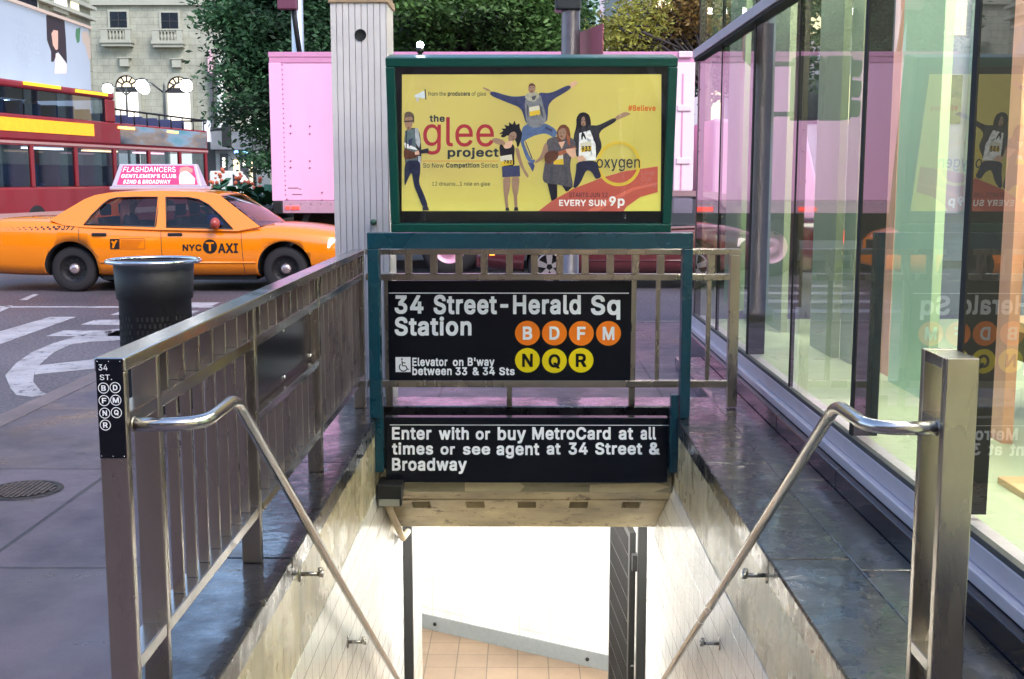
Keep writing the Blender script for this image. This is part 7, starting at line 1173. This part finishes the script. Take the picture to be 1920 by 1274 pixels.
b = MB(); b.box(0, L_, -.01, 2.51, 2.5505, 3.18); b.build('upper_deck', M_RED, bus, local=True, bevel=.05)
b = MB(); b.box(0, 6.2, -.005, 2.505, 3.801, 3.99); bx('front_canopy', b, M_RED, bevel=.06)
b = MB(); b.box(5.7, 6.2, -.004, .12, 3.1805, 3.80); b.box(5.7, 6.2, 2.38, 2.504, 3.1805, 3.80); b.box(0, .2, -.004, .12, 3.1805, 3.80); bx('canopy_pillar', b, M_RED, bevel=.03)
for y in (.02, 2.48): b = MB(); b.quad((.2, y, 3.18), (5.7, y, 3.18), (5.7, y, 3.80), (.2, y, 3.80)); bx('upper_window', b, M_BGL)
b = MB(); b.box(.3, 5.0, -.03, -.0105, 2.76, 3.08); bx('amber_sign', b, mat('amber_led', (.5, .2, .01), .4, 0, .35, 14, emit=.45, ecol=(1, .36, .015)))
b = MB(); b.box(1.9, 3.5, -.03, -.0055, 3.90, 3.98); b.box(4.2, 5.8, -.03, -.0055, 3.88, 3.96); bx('roof_lamp', b, mat('amber_lamp_bus', (.6, .3, .02), .4, emit=.5, ecol=(1, .5, .02)))
b = MB(); b.box(6.3, 7.2, -.03, -.0105, 3.02, 3.08); b.box(9.2, 9.9, -.03, -.0105, 3.02, 3.07); bx('side_lamp', b, mat('side_lamp_amber', (.9, .5, .1), .4, emit=3, ecol=(1, .4, .05)))
for k in range(6):
    for y in (.03, 2.47): b = MB(); x_ = .221+k*1.98; x2 = min(x_+1.838, L_-.2); b.quad((x_, y, 1.411), (x2, y, 1.411), (x2, y, 2.4295), (x_, y, 2.4295)); bx('lower_window', b, M_BGL)
for k in range(7):
    b = MB(); b.box(.6+k*.78, .72+k*.78, .3, 1.05, 3.181, 3.50+.02*(k % 3)); b.box(.6+k*.78, .72+k*.78, 1.5, 2.2, 3.181, 3.52); bx('seat_back', b, bpy.data.materials.get('seat_back_blue') or mat('seat_back_blue', (.05, .09, .2), .6))
# picture wrap on the rear half of the upper side
b = MB(); b.box(6.4, L_-.1, -.016, -.0105, 2.60, 3.12)
wr = bx('advert_wrap', b, None or mat('wrap_print', (.16, .17, .19), .4))
t_ = wr.data.materials[0].node_tree; bs_ = t_.nodes['Principled BSDF']; tc_ = t_.nodes.new('ShaderNodeTexCoord'); mp_ = t_.nodes.new('ShaderNodeMapping'); mp_.inputs['Scale'].default_value = (.5, 1, 1.6)
n_ = t_.nodes.new('ShaderNodeTexNoise'); n_.inputs['Scale'].default_value = 1.1; n_.inputs['Detail'].default_value = 4; cr = t_.nodes.new('ShaderNodeValToRGB')
for i, (p_, c_) in enumerate(((.3, (.03, .035, .05)), (.42, (.16, .17, .19)), (.5, (.30, .23, .18)), (.58, (.25, .36, .46)), (.68, (.10, .30, .36)))):
    e_ = cr.color_ramp.elements[i] if i < 2 else cr.color_ramp.elements.new(p_); e_.position = p_; e_.color = (*c_, 1)
for a_, c_ in ((tc_.outputs['Object'], mp_.inputs[0]), (mp_.outputs[0], n_.inputs['Vector']), (n_.outputs['Fac'], cr.inputs[0]), (cr.outputs[0], bs_.inputs['Base Color'])): t_.links.new(a_, c_)
b = MB(); b.tube([(6.2, 0, 3.55), (L_-.05, 0, 3.5), (L_-.05, 2.5, 3.5)], .03, 8)
for k in range(8): b.tube([(6.5+k*.75, 0, 3.15), (6.5+k*.75, 0, 3.52)], .02, 6)
bx('deck_rail', b, M_BLACKM)
for k in range(6):
    for y in (.35, 1.6):
        b = MB(); b.box(6.5+k*.9, 6.6+k*.9, y, y+.75, 2.9, 3.46); b.box(6.5+k*.9, 6.95+k*.9, y, y+.75, 2.86, 2.98); bx('deck_seat', b, mat('seat_blue', (.04, .05, .12), .6) if k+y == .35 else bpy.data.materials.get('seat_blue') or M_SEAT, bevel=.02)
b = MB(); b.box(0.0, L_, -.012, .01, .62, .78); b.box(0, L_, -.012, .01, 2.47, 2.53); bx('stripe', b, mat('stripe_pale', (.5, .28, .26), .4))
for cx in (2.2, 9.2):
    for y in (.14, 2.36):
        c = (cx, y, .5); wh = bpy.data.objects.new('wheel', None); COL.objects.link(wh); wh.parent = bus
        b = MB(); b.lathe([(.28, -.14), (.44, -.15), (.5, -.1), (.5, .1), (.44, .15), (.28, .14)], c, 'y', 32); b.build('tyre', M_RUBBER, wh, local=True)
        b = MB(); b.lathe([(0, -.1), (.1, -.12), (.2, -.02), (.285, -.13), (.285, .13), (0, .13)], c, 'y', 24); b.build('rim', M_HUB, wh, local=True)
b = MB(); b.box(-.03, .0, .2, 2.3, 1.2, 2.15); bx('windscreen', b, M_BGL); b = MB()
for y in (.3, 2.2): b.box(-.04, 0, y-.2, y+.2, .6, .8)
bx('headlight', b, mat('bus_headlight', (.9, .9, .85), .2, emit=3, ecol=(1, .95, .85)))

# ================================================================ trees and plants
def leaf_mat(name, c, s=.5):
    m = bpy.data.materials.new(name); m.use_nodes = True; t = m.node_tree; bs = t.nodes['Principled BSDF']; L = t.links.new
    tc = t.nodes.new('ShaderNodeTexCoord'); n = t.nodes.new('ShaderNodeTexNoise'); n.inputs['Scale'].default_value = .8; n.inputs['Detail'].default_value = 9; n.inputs['Roughness'].default_value = .72; L(tc.outputs['Object'], n.inputs['Vector'])
    mx = t.nodes.new('ShaderNodeValToRGB'); e = mx.color_ramp.elements; e[0].position = .38; e[0].color = (*[k*(1-s*1.6) for k in c], 1); e[1].position = .62; e[1].color = (c[0]*(1+s*2.6), c[1]*(1+s*2.), c[2]*(1+s), 1)
    L(n.outputs['Fac'], mx.inputs[0]); L(mx.outputs[0], bs.inputs['Base Color']); bs.inputs['Roughness'].default_value = .55; bs.inputs['Specular IOR Level'].default_value = .35
    tl = t.nodes.new('ShaderNodeBsdfTranslucent'); L(mx.outputs[0], tl.inputs[0]); ms = t.nodes.new('ShaderNodeMixShader'); ms.inputs[0].default_value = .3
    L(bs.outputs[0], ms.inputs[1]); L(tl.outputs[0], ms.inputs[2]); L(ms.outputs[0], t.nodes['Material Output'].inputs[0]); return m
M_BARK = mat('bark', (.05, .04, .035), .85, 0, .3, 12, bump=.6, bs=20)
def leaves(mb, rnd, centres, per, sp, size, mi=0):
    for c, k in centres:
        for _ in range(int(per*k)):
            p = Vector(c)+Vector((rnd.gauss(0, sp), rnd.gauss(0, sp), rnd.gauss(0, sp*.5)))
            u = Vector((rnd.uniform(-1, 1), rnd.uniform(-1, 1), rnd.uniform(-.6, .6))).normalized(); v = u.cross(Vector((rnd.uniform(-1, 1), rnd.uniform(-1, 1), rnd.uniform(-1, 1)))).normalized(); s = size*rnd.uniform(.6, 1.3)
            mb.add([p-u*s, p+v*s*.42-u*s*.1, p+u*s, p-v*s*.42-u*s*.1], [(0, 1, 2, 3)], mi)
def tree(name, label, base, h, blobs, nclump, per, sp, size, lm, seed, trunk_r=.2, group='trees along the square'):
    rnd = random.Random(seed); sp0 = sp; t = thing(name, label, 'tree', base, group=group)
    cs = []; B = Vector(base)
    for i in range(nclump):
        (c, r) = rnd.choices(blobs, weights=[q[1][0]*q[1][1]*q[1][2] for q in blobs])[0]
        while True:
            d = Vector((rnd.uniform(-1, 1), rnd.uniform(-1, 1), rnd.uniform(-1, 1)))
            if .25 < d.length < 1: break
        cs.append((Vector((c[0]+d.x*r[0], c[1]+d.y*r[1], c[2]+d.z*r[2])), rnd.choice((.25, .5, .8, 1.2, 1.6))))
    b = MB(); fork = B+Vector((0, 0, h*.45))
    b.tube([B, B+Vector((.02, .03, h*.2)), fork], [trunk_r*1.25, trunk_r, trunk_r*.8], 12)
    for i in range(0, len(cs), max(1, len(cs)//26)):
        c = cs[i][0]; m = fork.lerp(c, .5)+Vector((rnd.uniform(-.3, .3), rnd.uniform(-.3, .3), rnd.uniform(-.1, .5)))
        b.tube([fork+Vector((0, 0, -.2)), fork.lerp(m, .5), m, c], [trunk_r*.6, trunk_r*.42, trunk_r*.28, .03], 6)
    b.build('trunk', M_BARK, t)
    b = MB(); leaves(b, rnd, cs, per, sp, size); b.build('crown', lm, t); return t
LG1 = leaf_mat('leaf_dark_green', (.03, .085, .045)); LG2 = leaf_mat('leaf_green', (.085, .15, .045)); LG3 = leaf_mat('leaf_autumn', (.17, .12, .04), .5); LG4 = leaf_mat('leaf_yellow_green', (.20, .22, .045), .4)
P_ = lambda px, py, Y: atY(px, py, Y)
def blob(px, py, Y, rx, rz, ry=1.6): q = P_(px, py, Y); k = Y/2182; return ((q.x, Y, q.z), (rx*k, ry, rz*k))
q = P_(500, 300, 29); tree('street_tree', 'dark leafy tree left of the pink lorry, its crown ragged against the stone facade', (q.x+.3, 29.5, ZS), 8, [blob(520, 40, 29, 105, 90), blob(480, 135, 29, 55, 60), blob(480, 210, 29, 40, 60), blob(495, 280, 29, 22, 40), blob(560, -60, 29, 150, 70), blob(440, 20, 29, 45, 35), blob(590, 120, 29, 50, 60)], 240, 170, .30, .08, LG1, 3)
q = P_(620, 300, 32); tree('street_tree', 'lighter green tree behind the ribbed column', (q.x, 32, ZS), 8, [blob(600, 30, 32, 70, 60), blob(640, 90, 32, 90, 60), blob(560, 70, 32, 45, 40)], 110, 170, .32, .085, LG2, 4)
q = P_(850, 300, 30); tree('street_tree', 'broad green tree above the top of the light box', (q.x, 30, ZS), 9, [blob(820, 40, 30, 110, 70, 2.4), blob(940, 30, 30, 120, 80, 2.4), blob(1030, 40, 30, 70, 80, 2.), blob(880, -60, 30, 200, 60, 2.4), blob(760, 90, 30, 50, 40, 2)], 300, 150, .36, .085, leaf_mat('leaf_mid_green', (.06, .13, .04)), 5)
q = P_(1010, 300, 35); tree('street_tree', 'dark tree filling the gap behind the signal pole', (q.x, 35, ZS), 9, [blob(1010, 40, 35, 90, 90, 2), blob(900, 80, 35, 120, 60, 2)], 150, 120, .4, .11, LG1, 6)
q = P_(1240, 300, 24); tree('street_tree', 'thin autumn tree with orange and brown leaves beside the shop', (q.x+.9, 24.5, ZS), 8, [blob(1250, 40, 24, 60, 75, 1.2), blob(1300, 0, 24, 70, 70, 1.5), blob(1200, 70, 24, 55, 40, 1.)], 120, 70, .26, .06, LG3, 7, .12)
q = P_(1180, 300, 23); tree('street_tree', 'sparse yellow-green branches hanging before the pale building', (q.x+1.6, 23.6, ZS), 8, [blob(1170, 70, 23, 60, 30, .7), blob(1195, 30, 23, 50, 40, .7), blob(1160, 100, 23, 40, 14, .6)], 55, 46, .2, .055, LG4, 8, .07)
q = P_(1360, 100, 27); tree('street_tree', 'dark tree seen over the shop transom at the building corner', (q.x+.5, 27.5, ZS), 8, [blob(1370, 60, 27, 90, 120, 1.5), blob(1450, 60, 27, 100, 130, 1.5)], 120, 120, .34, .09, LG1, 9)
# flower bed of tall canna plants behind the taxi
rnd = random.Random(21)
M_CANNA = mat('canna_leaf', (.035, .13, .05), .4, 0, .35, 5); M_FLW = mat('coral_flower', (.7, .16, .08), .5, 0, .2); 
for k in range(11):
    px = 392+k*11.5; Y = 21.6+rnd.uniform(0, 1.2); q = P_(px, 400, Y); top = P_(px, (350 if k > 6 else 338)+rnd.uniform(-4, 18), Y).z
    t = thing('canna_plant', 'tall leafy canna plant in the flower bed between taxi and lorry', 'plant', (q.x, Y, -.01), group='canna plants in the bed behind the taxi')
    b = MB(); b.tube([(q.x, Y, -.01), (q.x+.02, Y, top*.6), (q.x, Y, top)], [.02, .016, .01], 6); b.build('stem', M_CANNA, t)
    b = MB()
    for j in range(36):
        z = top*(.15+.8*j/36); a = rnd.uniform(0, 6.28); u = Vector((math.cos(a), math.sin(a), rnd.uniform(.2, .9))).normalized(); v = u.cross(Vector((0, 0, 1))).normalized(); o = Vector((q.x, Y, z)); l_ = rnd.uniform(.25, .42); w_ = l_*.24
        b.add([o, o+u*l_*.4+v*w_, o+u*l_*.75+v*w_*.8, o+u*l_-Vector((0, 0, .06)), o+u*l_*.75-v*w_*.8, o+u*l_*.4-v*w_, o+u*l_*.5-Vector((0, 0, .02))], [(0, 1, 6), (1, 2, 6), (2, 3, 6), (3, 4, 6), (4, 5, 6), (5, 0, 6)], 0, True)
    b.build('foliage', M_CANNA, t)
    if k in (1, 2, 5, 8):
        b = MB()
        for j in range(9): b.ball((q.x+rnd.gauss(0, .05), Y+rnd.gauss(0, .05), top+rnd.uniform(-.02, .22)), rnd.uniform(.025, .045), 6)
        b.build('blossom', M_FLW, t)
# ================================================================ buildings behind
YB_ = 80
def bz(py): return atY(975, py, YB_).z
def bxp(px): return atY(px, 200, YB_).x
M_LIME = brick_mat('limestone_blocks', srgb(170, 170, 152), srgb(161, 161, 144), srgb(146, 146, 130), .78, .45, .022, .7, 'xz', .5, .5)
M_LIMEP = mat('limestone_plain', srgb(168, 168, 152), .7, 0, .1, 1.5)
M_WIN = mat('night_window', (.015, .02, .03), .1, 0, .3, 1, spec=.8)
M_WARM = glow('lit_window', (1., .80, .52), .85); M_COOL = glow('lit_window_white', (1, .93, .80), 1.0)
bl = thing('stone_building', 'pale limestone building with two lit arched windows and small balconies', 'building', (-21, YB_+6, ZS))
b = MB(); x0, x1 = bxp(110), bxp(432); b.box(x0, x1, YB_, YB_+12, ZS, 24); b.build('facade', M_LIME, bl)
b = MB(); b.box(x0, x1+.1, YB_-.25, YB_-.001, bz(10), bz(2)); b.build('string_course', M_LIMEP, bl)
for cx, yt in ((231, 22), (326, 24)):
    a, c = bxp(cx-16), bxp(cx+15)
    b = MB(); b.box(a-.15, c+.15, YB_-.12, YB_-.001, bz(yt+36), bz(yt-4)); wf = b.build('window', M_LIMEP, bl)
    b = MB(); b.box(a, c, YB_-.14, YB_-.1205, bz(yt+33), bz(yt)); b.build('pane', M_WIN, wf)
    b = MB(); b.box((a+c)/2-.03, (a+c)/2+.03, YB_-.17, YB_-.1405, bz(yt+33), bz(yt)); b.box(a, c, YB_-.169, YB_-.1412, bz(yt+17), bz(yt+15)); b.build('glazing_bar', mat('bar_dark', (.03, .03, .035), .5) if cx == 231 else bpy.data.materials['bar_dark'], wf)
    b = MB(); b.box(bxp(cx-32), bxp(cx+27), YB_-.7, YB_-.001, bz(yt+60), bz(yt+54)); b.box(bxp(cx-30), bxp(cx+25), YB_-.6, YB_-.001, bz(yt+66), bz(yt+60.5)); b.box(bxp(cx-31), bxp(cx+26), YB_-.68, YB_-.45, bz(yt+35), bz(yt+32))
    for s0, s1 in ((-30, -17), (15, 25)): b.box(bxp(cx+s0), bxp(cx+s1), YB_-.66, YB_-.46, bz(yt+53.8), bz(yt+35.2))
    bal = b.build('balcony', M_LIMEP, bl)
    for k in range(5):
        x = bxp(cx-13+k*6.2); b = MB(); b.lathe([(.05, 0), (.06, .12), (.10, .25), (.05, .45), (.08, .64)], (x, YB_-.56, bz(yt+53.8)), 'z', 10); b.build('baluster', M_LIMEP, bal)
for cx, yt, w_ in ((240, 137, 21), (337, 139, 21)):
    c = Vector((bxp(cx), YB_, bz(yt+26))); r = (bxp(cx+w_)-bxp(cx-w_))/2
    b = MB(); n = 20
    for i in range(n):
        a0, a1 = math.pi*i/n, math.pi*(i+1)/n
        p = lambda rr, a, y: Vector((c.x+rr*math.cos(a), y, c.z+rr*math.sin(a)))
        b.prism([p(r, a0, YB_-.2), p(r*1.28, a0, YB_-.2), p(r*1.28, a1, YB_-.2), p(r, a1, YB_-.2)], (0, .199, 0))
    b.box(c.x-r*1.28, c.x-r, YB_-.2, YB_-.001, 0, c.z); b.box(c.x+r, c.x+r*1.28, YB_-.2, YB_-.001, 0, c.z)
    aw = b.build('arched_window', M_LIMEP, bl, fix=True)
    b = MB(); b.poly([Vector((c.x+r*math.cos(math.pi*i/n), YB_-.03, c.z+r*math.sin(math.pi*i/n))) for i in range(n+1)][::-1]); b.build('fanlight', M_WARM, aw, fix=True)
    b = MB(); b.box(c.x-r, c.x+r, YB_-.03, YB_-.01, 0, bz(yt+36)); b.build('pane', M_COOL, aw)
    b = MB(); b.box(c.x-r, c.x+r, YB_-.10, YB_-.031, bz(yt+36), c.z); 
    for i in range(1, 6):
        a = math.pi*i/6; b.tube([(c.x+.4*r*math.cos(a), YB_-.06, c.z+.4*r*math.sin(a)), (c.x+r*math.cos(a), YB_-.06, c.z+r*math.sin(a))], .06, 6)
    for rr in (.45, .97): b.tube([(c.x+rr*r*math.cos(math.pi*i/16), YB_-.06, c.z+rr*r*math.sin(math.pi*i/16)) for i in range(17)], .06, 6)
    b.build('fanlight_bar', bpy.data.materials['bar_dark'], aw)
    b = MB(); b.box(c.x-.32, c.x+.28, YB_-.35, YB_-.001, bz(yt-12), bz(yt-27)); b.box(c.x-.45, c.x+.42, YB_-.4, YB_-.001, bz(yt-27), bz(yt-29)); b.build('keystone', M_LIMEP, bl, fix=True)
# pale side wing with tall pilasters
wg = thing('corner_building', 'pale building with tall white lit pilasters beyond the stone facade', 'building', (-14, 90, ZS))
b = MB(); b.box(bxp(432.5), bxp(640), YB_+4, YB_+16, ZS, 22); b.build('facade', mat('wing_stone', srgb(160, 162, 150), .7, 0, .12, 1), wg)
for px in (411, 438, 462):
    b = MB(); b.lathe([(.34, 0), (.30, .2), (.27, 6.5), (.34, 6.8)], (bxp(px)+.3, YB_+3.4 if px > 430 else YB_-.6, 2.9), 'z', 14); b.build('pilaster', mat('pilaster_white', srgb(232, 230, 222), .5, 0, .04) if px == 411 else bpy.data.materials['pilaster_white'], wg)
b = MB(); b.box(bxp(398), bxp(402), YB_-.4, YB_-.001, 4, bz(96)); b.build('downpipe', mat('pipe_grey', (.1, .1, .11), .6), wg)
b = MB(); b.box(bxp(401), bxp(409), YB_-1.2, YB_-.9, bz(140), bz(97)); b.build('hanging_banner', mat('banner_pink', srgb(214, 178, 186), .6), wg)
# dark shop canopy at street level
YS_ = 70
st_ = thing('canopy_shop', 'grey canopied shop front with lit doors beyond the tour bus', 'shop', (atY(430, 300, YS_).x, YS_, ZS))
def sx(px): return atY(px, 300, YS_).x
def sz(py): return atY(975, py, YS_).z
b = MB(); b.box(sx(380), sx(402), YS_+.2, YS_+4, ZS, sz(238)); b.build('dark_pier', mat('charcoal_pier', (.035, .038, .042), .5, 0, .2), st_)
b = MB(); b.box(sx(402), sx(478), YS_-.8, YS_+4, sz(281), sz(247)); b.build('canopy', mat('canopy_metal', (.20, .21, .225), .45, .2, .35, 1.2), st_)
b = MB(); b.box(sx(402), sx(478), YS_+.3, YS_+4, ZS, sz(282)); b.build('shop_wall', mat('shopfront_grey', srgb(150, 154, 156), .5), st_)
for px, w_ in ((418, 14), (456, 14)):
    b = MB(); b.box(sx(px-w_/2), sx(px+w_/2), YS_+.2, YS_+.299, ZS, sz(288)); d_ = b.build('door', mat('door_dark', (.05, .055, .065), .4) if px == 418 else bpy.data.materials['door_dark'], st_)
    b = MB(); b.box(sx(px-2.5), sx(px+2.5), YS_+.18, YS_+.1995, sz(314), sz(296)); b.build('lit_pane', M_COOL, d_)
b = MB(); b.box(sx(436), sx(446), YS_+.2, YS_+.299, ZS+.4, sz(300)); b.box(sx(466), sx(476), YS_+.2, YS_+.299, ZS+.6, sz(300)); b.build('lit_window', M_WARM, st_)
b = MB(); b.box(sx(446), sx(471), YS_-.86, YS_-.801, sz(288), sz(283)); b.build('blue_strip_sign', mat('blue_sign', (.05, .15, .5), .4, emit=1.5, ecol=(.2, .5, 1)), st_)
# building with the big fashion hoarding on the left
XH = -22.4; hy0, hy1 = 48, atX(166, 60, XH).y
hb = thing('corner_block', 'corner block at far left with ledges and a lit upper window', 'building', (XH-6, 52, ZS))
M_HB = brick_mat('block_stone', srgb(158, 156, 136), srgb(150, 148, 128), srgb(120, 118, 104), 1.4, .7, .03, .7, 'yz', .5)
b = MB(); b.box(XH-12, XH, 36, hy1+.35, ZS, 22); b.build('facade', M_HB, hb)
for py in (35, 15): 
    z = atX(166, py, XH).z; b = MB(); b.box(XH+.001, XH+.3, 36, hy1+.5, z-.1, z+.06); b.build('ledge', bpy.data.materials['limestone_plain'], hb)
for pa, pb, m in ((22, 62, M_WIN), (96, 118, M_COOL), (126, 140, M_WARM)):
    ya, yb = atX(pa, 10, XH).y, atX(pb, 10, XH).y; z0 = atX(pb, 20, XH).z
    b = MB(); b.box(XH+.001, XH+.18, ya-.2, yb+.2, z0-.2, z0+3.2); w_ = b.build('window', bpy.data.materials['limestone_plain'], hb)
    b = MB(); b.box(XH+.1805, XH+.2, ya, yb, z0, z0+3); b.build('pane', m, w_)
ho = thing('hoarding', 'huge white fashion hoarding with a dark haired woman on the corner block', 'hoarding', (XH+.6, (hy0+hy1)/2, 6))
XF = XH+.6
zt_ = atX(166, 55, XF).z; zb_ = atX(166, 182, XF).z
hy0, hy1 = 46.5, atX(166, 60, XF).y
b = MB(); b.box(XH+.31, XF, hy0, hy1, zb_-.8, zt_); sh = b.build('sheet', mat('hoarding_white', srgb(132, 140, 154), .5, 0, .05, .6, emit=.10, ecol=srgb(214, 224, 240)), ho)
b = MB(); b.box(XH+.3, XF+.12, hy0, hy1+.15, zt_+.002, zt_+.14); b.build('top_rail', mat('rail_tan', (.6, .45, .36), .5), ho)
def HP(o): return lambda px, ny: (lambda q: Vector((XF+o, q.y, q.z)))(atX(px, -ny, XF))
def hshape(name, pts, rgb, o, em=.06):
    c = srgb(*rgb); fn = HP(o); P = [fn(x, -y) for x, y in pts]
    ar = sum(P[i].y*P[(i+1) % len(P)].z-P[(i+1) % len(P)].y*P[i].z for i in range(len(P)))
    if ar < 0: P = P[::-1]
    b = MB(); b.poly(P); o_ = b.build(name, mat('hoarding_'+name, c, .5, 0, .05, emit=em, ecol=c), sh)
    bm_ = bmesh.new(); bm_.from_mesh(o_.data); bmesh.ops.triangulate(bm_, faces=bm_.faces); bm_.to_mesh(o_.data); bm_.free(); return o_
Z = lambda *p: [(x/6.37, y/6.37) for x, y in p]
hshape('printed_hair', Z((550, 190), (620, 150), (720, 170), (770, 260), (785, 450), (800, 760), (690, 620), (640, 740), (610, 740), (610, 620), (560, 480)), (44, 32, 42), .004)
hshape('printed_face', Z((612, 400), (640, 360), (690, 370), (692, 470), (690, 590), (665, 600), (630, 540)), (206, 160, 140), .008)
hshape('printed_shoulder', Z((665, 640), (700, 640), (795, 770), (790, 880), (650, 880)), (222, 196, 186), .008)
hshape('printed_leaf', Z((905, 350), (960, 330), (950, 500), (920, 520), (900, 430)), (70, 116, 82), .004); hshape('printed_arm', Z((975, 380), (1040, 370), (1075, 480), (1085, 700), (1060, 720), (1020, 560), (985, 500)), (176, 158, 144), .004)
b = MB()
for wd, bx_ in (('MABEL', (18, -47, 48, -34)), ('ABSI-EL', (27, -92, 74, -60)), ('TIME', (36, -119, 58, -92))): letters(b, wd, lambda u, v: HP(.01)(u, v+(u-40)*-.33), bx_, 0, False)
b.build('lettering', mat('hoarding_ink', srgb(150, 158, 172), .5, 0, 0, emit=.15), sh)
b = MB()
for k in range(5): y = hy0+1.5+k*2.6; b.tube([(XF, y, zb_-1.0), (XF+1.0, y, zb_-1.1)], .04, 6); b.box(XF+.85, XF+1.1, y-.25, y+.25, zb_-1.12, zb_-.95)
b.build('lamp_arm', M_BLACKM, ho)
b = MB()
for k in range(5): y = hy0+1.5+k*2.6; b.quad((XF+1.05, y-.2, zb_-.94), (XF+.9, y-.2, zb_-.94), (XF+.9, y+.2, zb_-.94), (XF+1.05, y+.2, zb_-.94))
b.build('flood_lens', glow('flood_white', (.9, .95, 1), 45), ho)
# lilac building behind the autumn tree
pb = thing('pale_tower', 'pale lilac building with vertical piers behind the autumn tree', 'building', (6, 62, ZS))
b = MB(); b.box(atY(1102, 60, 55).x, 26, 55, 68, ZS, 26); b.build('facade', mat('lilac_stone', srgb(176, 164, 176), .7, 0, .1, 2), pb)
for k in range(9):
    x = atY(1102, 60, 55).x+k*2.2; b = MB(); b.box(x, x+.5, 54.7, 54.999, ZS, 26); pr_ = b.build('pier', mat('pier_grey', srgb(158, 178, 178), .6, 0, .08) if k == 0 else bpy.data.materials['pier_grey'], pb)
    if k < 8:
        for z in (4, 8, 12, 16, 20): b = MB(); b.box(x+.8, x+1.9, 54.93, 54.998, z, z+2.2); b.build('window', M_WIN if (k+z) % 3 else M_WARM, pb)
# dark mass of houses that closes the view behind the trees
cb = thing('brick_terrace', 'dark brick buildings closing the street behind the trees', 'building', (-2, 96, ZS))
b = MB(); b.box(bxp(640), 14, 90, 100, ZS, 30); b.build('facade', brick_mat('dark_brick', (.07, .05, .045), (.06, .045, .04), (.04, .035, .03), .6, .25, .02, .8, 'xz', .3), cb)
for k in range(8):
    for j in range(6):
        b = MB(); x = -9+k*2.8; z = 2.5+j*3.6; b.box(x, x+1.3, 89.9, 89.998, z, z+2); b.build('window', M_WARM if (k*7+j*3) % 5 == 0 else M_WIN, cb)

# ================================================================ lamps, signal arm, far van
M_POST = mat('lamp_post_dark', (.03, .035, .035), .5, .3)
def lamp(label, px, py, Y, s=1.):
    q = atY(px, py, Y); t = thing('street_lamp', label, 'street lamp', (q.x, Y, ZS), group=None)
    b = MB(); b.lathe([(0, 0), (.16*s, 0), (.14*s, .5), (.07*s, .7), (.05*s, q.z-ZS-.3), (0, q.z-ZS-.1)], (q.x, Y, ZS), 'z', 12)
    for sd in (-1, 1): b.tube([(q.x, Y, q.z-.5*s), (q.x+sd*.45*s, Y, q.z-.15*s), (q.x+sd*.85*s, Y, q.z-.05*s)], .035*s, 8)
    b.build('post', M_POST, t)
    for sd in (-1, 1):
        b = MB(); b.ball((q.x+sd*.85*s, Y, q.z-.22*s), .24*s, 14); b.build('globe', glow('globe_white', (.86, .93, 1), 9) if 'globe_white' not in bpy.data.materials else bpy.data.materials['globe_white'], t)
        b = MB(); b.lathe([(.0, .1*s), (.26*s, .02*s), (.24*s, 0)], (q.x+sd*.85*s, Y, q.z-.02*s), 'z', 12); b.build('globe_cap', M_POST, t)
    return t
lamp('twin globe street lamp before the left arched window', 236, 158, 55); lamp('twin globe street lamp before the right arched window', 307, 150, 52, 1.15)
q = atY(487, 239, 45); t = thing('signal_mast', 'traffic signal arm with a bright lamp beside the dark tree', 'signal mast', (q.x-.25, 45, ZS))
b = MB(); b.tube([(q.x-.25, 45, ZS), (q.x-.25, 45, q.z+.3)], .07, 10); b.tube([(q.x-.25, 45, q.z-.1), (atY(430, 240, 45).x, 45, q.z+.0), (atY(386, 246, 45).x, 45, q.z-.15)], .045, 8); b.build('arm', M_POST, t)
b = MB(); c = atY(425, 255, 45); b.box(c.x-.16, c.x+.16, 44.85, 45.1, c.z-.42, c.z+.42); b.build('signal_head', mat('signal_case_far', (.015, .016, .014), .5), t, bevel=.03)
b = MB(); b.box(atY(382, 240, 45).x-.02, atY(382, 240, 45).x+.25, 44.9, 45.1, q.z-.55, q.z+.25); b.build('white_box', M_WHITEL, t)
b = MB(); b.ball((q.x, 44.8, q.z), .11, 12); b.build('lamp_bulb', bpy.data.materials['globe_white'], t)
q = atY(425, 328, 68); vn = thing('parked_van', 'white van parked before the canopied shop', 'van', (q.x, 68, ZS))
b = MB(); prof = [(-1.0, .35), (1.1, .35), (1.1, 1.15), (.75, 1.6), (.45, 2.05), (-.95, 2.05), (-1.0, 1.9)]; b.prism([(q.x+x*1.0, 68, ZS+z) for x, z in prof], (0, 2, 0)); b.build('body', mat('van_white', (.7, .7, .66), .3, 0, .05), vn, fix=True, bevel=.06)
b = MB(); b.prism([(q.x+.35, 67.985, ZS+1.2), (q.x+.95, 67.985, ZS+1.2), (q.x+.65, 67.985, ZS+1.6), (q.x+.42, 67.985, ZS+1.85), (q.x+.35, 67.985, ZS+1.85)], (0, .014, 0)); b.build('window', M_WIN, vn, fix=True)
for dx in (-.6, .7): b = MB(); b.lathe([(0, -.1), (.3, -.1), (.3, .1), (0, .1)], (q.x+dx, 68.05, ZS+.31), 'y', 16); b.build('wheel', M_RUBBER, vn)

# house row added out of view to give steel and glass dark reflections
ob = thing('added_house_row', 'added brown brick row out of view behind the viewpoint, there for reflections', 'building', (0, -20, ZS))
b = MB(); b.box(-40, 40, -26, -14, ZS, 11); b.build('facade', brick_mat('brown_brick', (.04, .022, .015), (.034, .019, .013), (.025, .02, .018), .5, .2, .02, .8, 'xz', .3), ob)
for k in range(14):
    for j in range(3):
        x = -30+k*4.4; z = .8+j*3.4; b = MB(); b.box(x, x+2, -13.999, -13.95, z, z+2.2); b.build('window', M_WARM if (k*5+j*3) % 7 == 0 else M_WIN, ob)
